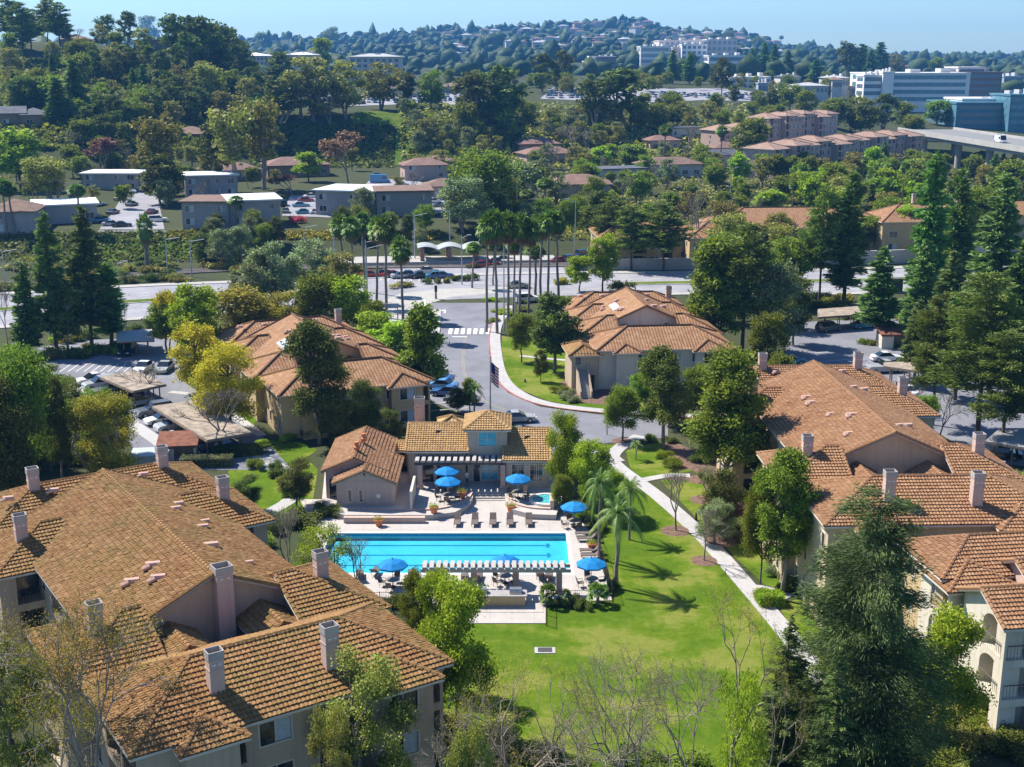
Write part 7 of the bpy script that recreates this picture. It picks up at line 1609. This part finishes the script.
# shrubs and hedges
SHP = {}
def shrub(px, py, w, h, where, kind='green', z=0.0, group=None, look=None):
    key = kind
    d = P(px, py).y if py > 270 else 300
    lod = 0 if d < 180 else 1
    if (key, lod) not in SHP: SHP[(key, lod)] = [p_bush(20+i, 5000 if lod == 0 else 1200, 0.11 if lod == 0 else 0.2, LM[kind]) for i in range(2)]
    p = hit(px, py, 60); r = link('shrub', SHP[(key, lod)][int(rng.integers(0, 2))]); r.location = (p.x, p.y, p.z+z); s = w/scale_at(p)/1.7; r.scale = (s, s, h); r.rotation_euler.z = rng.random()*6.28
    lab = (look or {'green': 'rounded green shrub', 'bright': 'bright leafy shrub', 'dark': 'dark green shrub', 'grey': 'grey green shrub', 'olive': 'olive shrub', 'pink': 'pink flowering shrub', 'yolive': 'yellow green shrub'}[kind])+' '+where
    tag(r, lab, 'shrub', group); THINGS.append((r, lab)); return r
for q in [(567, 398, 14, 1.2, 'by the outside stair', 'grey'), (560, 393, 14, 1.1, 'by the outside stair', 'green'), (572, 402, 12, 0.9, 'at the foot of the outside stair', 'grey'), (672, 468, 16, 1.2, 'in the bed by the fork of the path', 'green'), (664, 458, 12, 1.0, 'in the bed by the fork of the path', 'bright'), (764, 600, 20, 1.2, 'at the corner of the right building', 'bright'), (790, 590, 16, 1.4, 'by the white wall of the right building', 'green'),
 (575, 606, 16, 0.9, 'along the near deck railing', 'dark'), (585, 606, 14, 0.8, 'along the near deck railing', 'dark'), (560, 606, 12, 0.8, 'along the near deck railing', 'dark'), (232, 500, 14, 1.2, 'beside the small lawn', 'green'), (268, 530, 26, 1.6, 'left of the pool', 'dark'), (300, 524, 30, 1.4, 'in the bed left of the pool', 'dark'), (255, 545, 26, 1.4, 'between mossy roof and the small lawn', 'green'), (326, 515, 24, 1.2, 'under the changing room wall', 'dark'), (345, 606, 20, 1.3, 'outside the near left deck corner', 'green'), (330, 610, 22, 1.3, 'outside the near left deck corner', 'dark'), (395, 606, 20, 1.0, 'under the near deck railing', 'green'),
 (585, 520, 16, 1.3, 'under the pool palms', 'green'), (600, 530, 18, 1.2, 'under the pool palms', 'dark'), (612, 590, 14, 1.0, 'at the foot of the pool palm', 'dark'), (574, 512, 16, 1.3, 'behind the right spa umbrella', 'grey'), (590, 500, 20, 1.6, 'between spa and lawn', 'bright'), (300, 436, 22, 1.4, 'at the yellow wall corner', 'dark'), (290, 440, 14, 1.0, 'at the yellow wall corner', 'bright'), (345, 442, 28, 1.6, 'behind the changing rooms', 'dark'), (395, 448, 24, 1.6, 'behind the changing rooms', 'green'),
 (865, 344, 10, 1.0, 'in the bed at the trash enclosure', 'green'), (873, 345, 9, 0.9, 'in the bed at the trash enclosure', 'green'), (882, 345, 9, 0.9, 'in the bed at the trash enclosure', 'green'), (890, 347, 10, 0.9, 'in the bed at the trash enclosure', 'bright'), (473, 280, 8, 1.6, 'clipped, by the trolley stop cars', 'dark'), (467, 281, 7, 1.4, 'clipped, by the trolley stop cars', 'dark'), (461, 281, 7, 1.4, 'clipped, by the trolley stop cars', 'dark'), (454, 281, 8, 1.3, 'clipped, by the trolley stop cars', 'dark'), (446, 283, 8, 1.3, 'clipped, by the trolley stop cars', 'olive'), (438, 283, 8, 1.3, 'clipped, by the trolley stop cars', 'dark'), (405, 287, 18, 1.3, 'low, by the junction corner', 'olive'), (427, 284, 8, 1.3, 'by the junction corner', 'dark'), (475, 268, 9, 1.2, 'low, right of the trolley stop', 'dark'),
 (297, 223, 12, 2.0, 'beside the courtyard lot', 'pink'), (571, 207, 18, 2.0, 'by the brown roofed valley house', 'pink'), (137, 330, 12, 1.2, 'on the arterial kerb', 'dark'), (150, 329, 8, 1.2, 'on the arterial kerb', 'dark'), (560, 284, 16, 1.4, 'under the right palms', 'yolive'), (622, 290, 18, 2.0, 'behind the street side roof', 'dark')]:
    shrub(*q)
def shrub_area(poly, n, w, h, kind, where):
    xs_ = [p[0] for p in poly]; ys_ = [p[1] for p in poly]; c = 0; tr = 0
    while c < n and tr < n*20:
        tr += 1; x = rng.uniform(min(xs_), max(xs_)); y = rng.uniform(min(ys_), max(ys_)); ins = False
        for i in range(len(poly)):
            a, b = poly[i], poly[i-1]
            if (a[1] > y) != (b[1] > y) and x < (b[0]-a[0])*(y-a[1])/(b[1]-a[1])+a[0]: ins = not ins
        if ins: c += 1; shrub(x, y, w*rng.uniform(.7, 1.3), h*rng.uniform(.7, 1.3), where, kind if isinstance(kind, str) else kind[c % len(kind)], group='shrubs '+where)
shrub_area([(640, 440), (690, 440), (700, 520), (740, 560), (790, 600), (770, 520), (700, 450)], 22, 14, 1.0, ('green', 'dark', 'grey'), 'in the bed along the right building')
shrub_area([(800, 640), (860, 640), (1010, 690), (1040, 767), (900, 860), (850, 780)], 40, 34, 1.2, ('green', 'bright', 'olive', 'dark'), 'under the trees at the bottom right')
shrub_area([(0, 360), (60, 358), (130, 430), (130, 470), (0, 480)], 20, 26, 2.0, ('dark', 'green'), 'under the trees at the left edge')
shrub_area([(30, 336), (110, 335), (120, 352), (60, 366), (30, 366)], 20, 14, 1.3, ('dark', 'olive', 'green'), 'at the feet of the tall conifers')
shrub_area([(100, 262), (270, 262), (270, 280), (150, 284), (100, 284)], 34, 16, 1.8, ('olive', 'dark'), 'along the track bank')
shrub_area([(0, 262), (100, 262), (100, 290), (0, 294)], 22, 16, 1.8, ('olive', 'grey'), 'along the track bank at the left edge')
shrub_area([(800, 296), (900, 300), (920, 330), (880, 330), (810, 308)], 26, 14, 1.4, ('dark', 'green', 'yolive'), 'on the bank between arterial and carport')
shrub_area([(900, 300), (1020, 296), (1020, 330), (930, 330)], 24, 18, 1.6, ('dark', 'green'), 'on the bank in the right grove')
shrub_area([(480, 300), (560, 296), (560, 330), (500, 332)], 14, 12, 0.8, ('green', 'bright'), 'at the palm bases')
shrub_area([(440, 700), (470, 720), (520, 745), (700, 780), (760, 800), (700, 880), (430, 880)], 34, 44, 1.3, ('olive', 'green', 'dark'), 'along the end wall of the left building')
shrub_area([(220, 452), (300, 470), (330, 500), (300, 506), (240, 460)], 10, 14, 0.9, ('dark', 'green'), 'around the small lawn')
shrub_area([(620, 255), (700, 262), (560, 262)], 6, 14, 1.5, ('green',), 'along the sound wall')
shrub_area([(420, 118), (470, 116), (470, 165), (410, 165)], 30, 12, 2.2, ('olive', 'dark', 'green'), 'on the slope right of the shaded hillside')
# clipped hedges
def hedge(px, py, L, w, h, yaw, label, kind='dark'):
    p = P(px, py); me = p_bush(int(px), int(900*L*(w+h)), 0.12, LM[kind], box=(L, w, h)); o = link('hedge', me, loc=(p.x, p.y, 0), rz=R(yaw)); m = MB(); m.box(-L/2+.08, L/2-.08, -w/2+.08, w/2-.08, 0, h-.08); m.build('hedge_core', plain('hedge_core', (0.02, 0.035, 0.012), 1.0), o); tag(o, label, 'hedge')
hedge(238, 456, 5.5, 1.3, 1.2, 15, 'clipped hedge at the near end of the second carport'); hedge(207, 466, 5.5, 1.5, 1.1, 5, 'clipped grey green hedge beside the brown roofed enclosure', 'grey'); hedge(770, 604, 2.0, 1.4, 1.0, 5, 'square clipped bright hedge at the corner of the right building', 'bright')
# dark hedge covered valley wall is the slope itself: low scrub, uncountable
def stuff(name, label, area, n, size, mat, cell=None, h=0.5, dmin=150):
    C = np.zeros((n, 3)); 
    (a, b), (r0, r1) = area
    for i in range(n):
        px = a+(b-a)*rng.random(); py = r0+(r1-r0)*rng.random(); p = hit(px, py, dmin); C[i] = (p.x, p.y, p.z+rng.random()*h)
    V, Q = leaves(C, size, 1, 0.8, 0.8, seed=n); o = link(name, fastmesh(name, V, Q, mat)); tag(o, label, 'ground cover', kind='stuff'); return o
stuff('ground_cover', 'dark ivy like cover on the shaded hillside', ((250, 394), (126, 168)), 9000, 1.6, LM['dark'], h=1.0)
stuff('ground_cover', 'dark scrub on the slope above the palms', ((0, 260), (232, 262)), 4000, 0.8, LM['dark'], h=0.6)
stuff('ground_cover', 'low scrub over the whole bushy hillside', ((400, 780), (104, 170)), 9000, 1.8, LM['olive'], h=1.5)
stuff('ground_cover', 'low scrub on the upper left hillside', ((0, 260), (60, 150)), 9000, 1.8, LM['green'], h=1.5)
stuff('ground_cover', 'low planting between arterial and right grove', ((790, 1024), (170, 250)), 6000, 1.2, LM['green'], h=1.0)
stuff('ground_cover', 'mixed low planting between the valley houses', ((540, 800), (172, 240)), 9000, 1.0, LM['olive'], h=1.0)
stuff('ground_cover', 'weedy planting below the flat roofed blocks', ((170, 440), (231, 240)), 2500, 0.7, LM['yolive'], h=0.5)
# ================================================================== far hill: woods as one mass, houses one by one
WOODM = leafmat('far_wood', (0.018, 0.04, 0.016), (0.05, 0.075, 0.03), 0.1)
NT_ = 5200; Vs = []; Qs = []; g = np.random.default_rng(5)
ico = []
bmi = bmesh.new(); bmesh.ops.create_icosphere(bmi, subdivisions=1, radius=1.0); iv = np.array([v.co[:] for v in bmi.verts]); iff = np.array([[v.index for v in f.verts] for f in bmi.faces]); bmi.free()
for i in range(NT_):
    y = 950+2500*g.random()**0.8; x = (g.random()-0.5)*2*0.5*y
    if y < 1500 and abs(x) > 0 and g.random() < 0.45: continue
    r = 4+7*g.random()**2; z = ground(x, y); s_ = np.array([r, r, r*(0.7+0.5*g.random())]); o_ = iv*(1+0.35*g.normal(size=(len(iv), 1)))
    Vs.append(o_*s_+np.array([x, y, z+s_[2]*0.75])); Qs.append(iff+len(iv)*(len(Vs)-1))
tag(link('far_woodland', fastmesh('far_woodland', np.concatenate(Vs), np.concatenate(Qs), WOODM)), 'hazy blue green woods covering the far hill', 'woodland', kind='stuff')
def make_far(i):
    r = empty('far_house'); w, d, h = 16, 11, 5; MB().box(-w/2, w/2, -d/2, d/2, -4, h).build('wall', [WPALE, WPINK, WPALE][i], r); pl, gab, ln, zr = roof_polys(-w/2, w/2, -d/2, d/2, h, 'a', 'hh', 0.35, 0.8); m = MB()
    for p in pl: m.face(p)
    m.build('roof', [RB, RR_, RLG][i], r); return r
FH = [Proto(lambda i=i: make_far(i)) for i in range(3)]
for i in range(190):
    if i < 175: y = 1900+1000*g.random(); px = 420+370*g.random()
    else: y = 1500+1400*g.random(); px = 250+780*g.random()
    x = (px-CX)/F*(y*cp); z = ground(x, y); o = FH[i % 3].put((x, y, z+3.5), g.random()*3.1, 'tiny pale house on the hazy far hill', 'house', 'houses on the far hill'); s_ = 0.8+0.7*g.random(); o.scale = (s_, s_, s_)
for px, top in [(478, 28), (497, 26), (572, 24), (560, 27), (632, 25), (648, 27), (277, 33), (285, 32), (289, 31), (402, 27), (402, 30), (372, 34), (720, 32), (520, 27), (600, 24), (780, 35)]:
    y = 2700+300*g.random(); x = (px-CX)/F*y*cp; z = ground(x, y); zt_ = PD(px, top, y).z; h = max(14, zt_-z); tree_at('fan' if px != 285 else 'dense', Vector((x, y, z)), h, 13, 'on the far skyline', 'palms on the far skyline')
for px, top, k in [(332, 27, 'dense'), (270, 30, 'conifer'), (262, 32, 'dense'), (372, 36, 'dense'), (422, 27, 'dense'), (420, 30, 'dense'), (438, 32, 'dense'), (716, 34, 'dense'), (728, 31, 'dense'), (560, 29, 'dense'), (528, 29, 'conifer'), (670, 33, 'conifer'), (757, 36, 'dense'), (870, 48, 'dense'), (800, 44, 'dense'), (965, 56, 'dense'), (985, 55, 'dense'), (1010, 56, 'dense'), (990, 53, 'dense')]:
    y = 2500; x = (px-CX)/F*y*cp; z = ground(x, y); tree_at(k, Vector((x, y, z)), max(12, PD(px, top, y).z-z), None, 'on the far skyline', 'trees on the far skyline')
# ================================================================== past about 300 leafy trees: the ones that show smallest become one far wood
def merge_small(name, keep, out, label):
    al = [o for o, l in THINGS if o.name.split('.')[0] == name and o.get('group')]
    n_all = len([1 for o, l in THINGS if o.name.split('.')[0] == name])
    al.sort(key=lambda o: o.scale.z*10*scale_at(tuple(o.location))); k = max(0, n_all-keep); VV = []; QQ = []; nb = 0; mats = []
    if k == 0: return
    MI = []
    for o in al[:k]:
        for ch in [c for c in KIDS.get(o.name, [])]:
            if ch.name.startswith('crown'):
                me = ch.data; co = np.empty(len(me.vertices)*3, dtype=np.float32); me.vertices.foreach_get('co', co); co = co.reshape(-1, 3)[:]
                q = np.empty(len(me.loops), dtype=np.int32); me.loops.foreach_get('vertex_index', q)
                M = np.array(Matrix.LocRotScale(o.location, o.rotation_euler, o.scale)); co = co@M[:3, :3].T+M[:3, 3]
                if me.materials[0] not in mats: mats.append(me.materials[0])
                VV.append(co); QQ.append(q.reshape(-1, 4)+nb); nb += len(co); MI.append(np.full(len(q)//4, mats.index(me.materials[0]), dtype=np.int32))
            bpy.data.objects.remove(ch)
        bpy.data.objects.remove(o)
    me = fastmesh(out, np.concatenate(VV), np.concatenate(QQ), mats[0])
    for m_ in mats[1:]: me.materials.append(m_)
    me.polygons.foreach_set('material_index', np.concatenate(MI)); tag(link(out, me), label, 'woodland', kind='stuff')
    gone = []
    for i, (o, l) in enumerate(THINGS):
        try: o.name
        except ReferenceError: gone.append(i)
    for i in reversed(gone): THINGS.pop(i)
[print('LONG', len(o['label'].split()), o['label']) for o, l in THINGS if len(o['label'].split()) > 14 and 0]
merge_small('leafy_tree', 292, 'distant_trees', 'countless small distant trees on the slopes and mesa')
# ================================================================== every label stands alone
import collections
bpy.context.view_layer.update()
def fix_labels():
    g_ = collections.defaultdict(list)
    for o, lab in THINGS: g_[o['label']].append(o)
    ordn = ['', 'second', 'third', 'fourth', 'fifth', 'sixth', 'seventh', 'eighth', 'ninth', 'tenth']
    for lab, os_ in g_.items():
        if len(os_) < 2: continue
        os_.sort(key=lambda o: pix(o.location)[0]); n = len(os_)
        if n <= 10:
            for i, o in enumerate(os_):
                tail = 'leftmost' if i == 0 else 'rightmost' if i == n-1 else ordn[i]+' from left'
                o['label'] = ' '.join((lab+', '+tail).split())
        if n > 10:
            for o in os_: o['group'] = lab
        else:
            for o in os_:
                if 'group' not in o: o['group'] = lab
fix_labels()
[print('LONG', o['label']) for o in sc.objects if len(o.get('label', '').split()) > 16]
# ================================================================== haze, light, camera
def haze():
    t = NT('haze'); v = t.n('VolumePrincipled'); v.inputs['Color'].default_value = (0.14, 0.46, 1.0, 1); v.inputs['Density'].default_value = HAZE; v.inputs['Anisotropy'].default_value = 0.2
    t.t.links.new(v.outputs[0], t.out.inputs['Volume']); m = MB(); m.box(-2900, 2900, -60, 4400, -6, 165); o = m.build('haze', t.mat); tag(o, 'thin blue air haze', 'haze', kind='stuff'); return o
HAZE = 0.00012
haze()
w = bpy.data.worlds.new('World'); sc.world = w; w.use_nodes = True; nt = w.node_tree; nt.nodes.clear()
sky = nt.nodes.new('ShaderNodeTexSky'); sky.sky_type = 'NISHITA'; sky.sun_disc = False
SUN_EL, SUN_AZ = R(50), math.atan2(-0.84, 0.54)   # azimuth measured from +Y towards +X
sky.sun_elevation = SUN_EL; sky.sun_rotation = SUN_AZ; sky.air_density = 1.0; sky.dust_density = 0.3; sky.ozone_density = 2.5; sky.altitude = 100
bg = nt.nodes.new('ShaderNodeBackground'); bg.inputs[1].default_value = 0.088; ou = nt.nodes.new('ShaderNodeOutputWorld'); tn = nt.nodes.new('ShaderNodeMixRGB'); tn.blend_type = 'MULTIPLY'; tn.inputs[0].default_value = 1.0; tn.inputs[2].default_value = (0.66, 0.87, 1.10, 1); nt.links.new(sky.outputs[0], tn.inputs[1]); nt.links.new(tn.outputs[0], bg.inputs[0]); nt.links.new(bg.outputs[0], ou.inputs[0])
sl = bpy.data.lights.new('sun', 'SUN'); sl.energy = 5.0; sl.angle = R(0.5); sl.color = (1.0, 0.93, 0.82); so = bpy.data.objects.new('sun', sl); COL.objects.link(so)
sd = Vector((math.sin(SUN_AZ)*math.cos(SUN_EL), math.cos(SUN_AZ)*math.cos(SUN_EL), math.sin(SUN_EL))); so.rotation_euler = sd.to_track_quat('Z', 'Y').to_euler(); so.location = (-60, 60, 120)
cam = bpy.data.cameras.new('camera'); co = bpy.data.objects.new('camera', cam); COL.objects.link(co); co.location = (0, 0, HC); co.rotation_euler = (R(90)-PIT, 0, 0); cam.sensor_width = 36; cam.lens = F/1024*36; cam.clip_start = 0.5; cam.clip_end = 20000; sc.camera = co
vs = sc.view_settings; vs.view_transform = 'Standard'; vs.look = 'None'; vs.exposure = 0.80; vs.gamma = 1.0
c = sc.cycles; c.use_denoising = True; c.max_bounces = 6; c.transparent_max_bounces = 12; c.volume_bounces = 0; c.volume_step_rate = 4; c.diffuse_bounces = 3; c.glossy_bounces = 2; c.transmission_bounces = 3; c.sample_clamp_indirect = 4; c.caustics_reflective = False; c.caustics_refractive = False
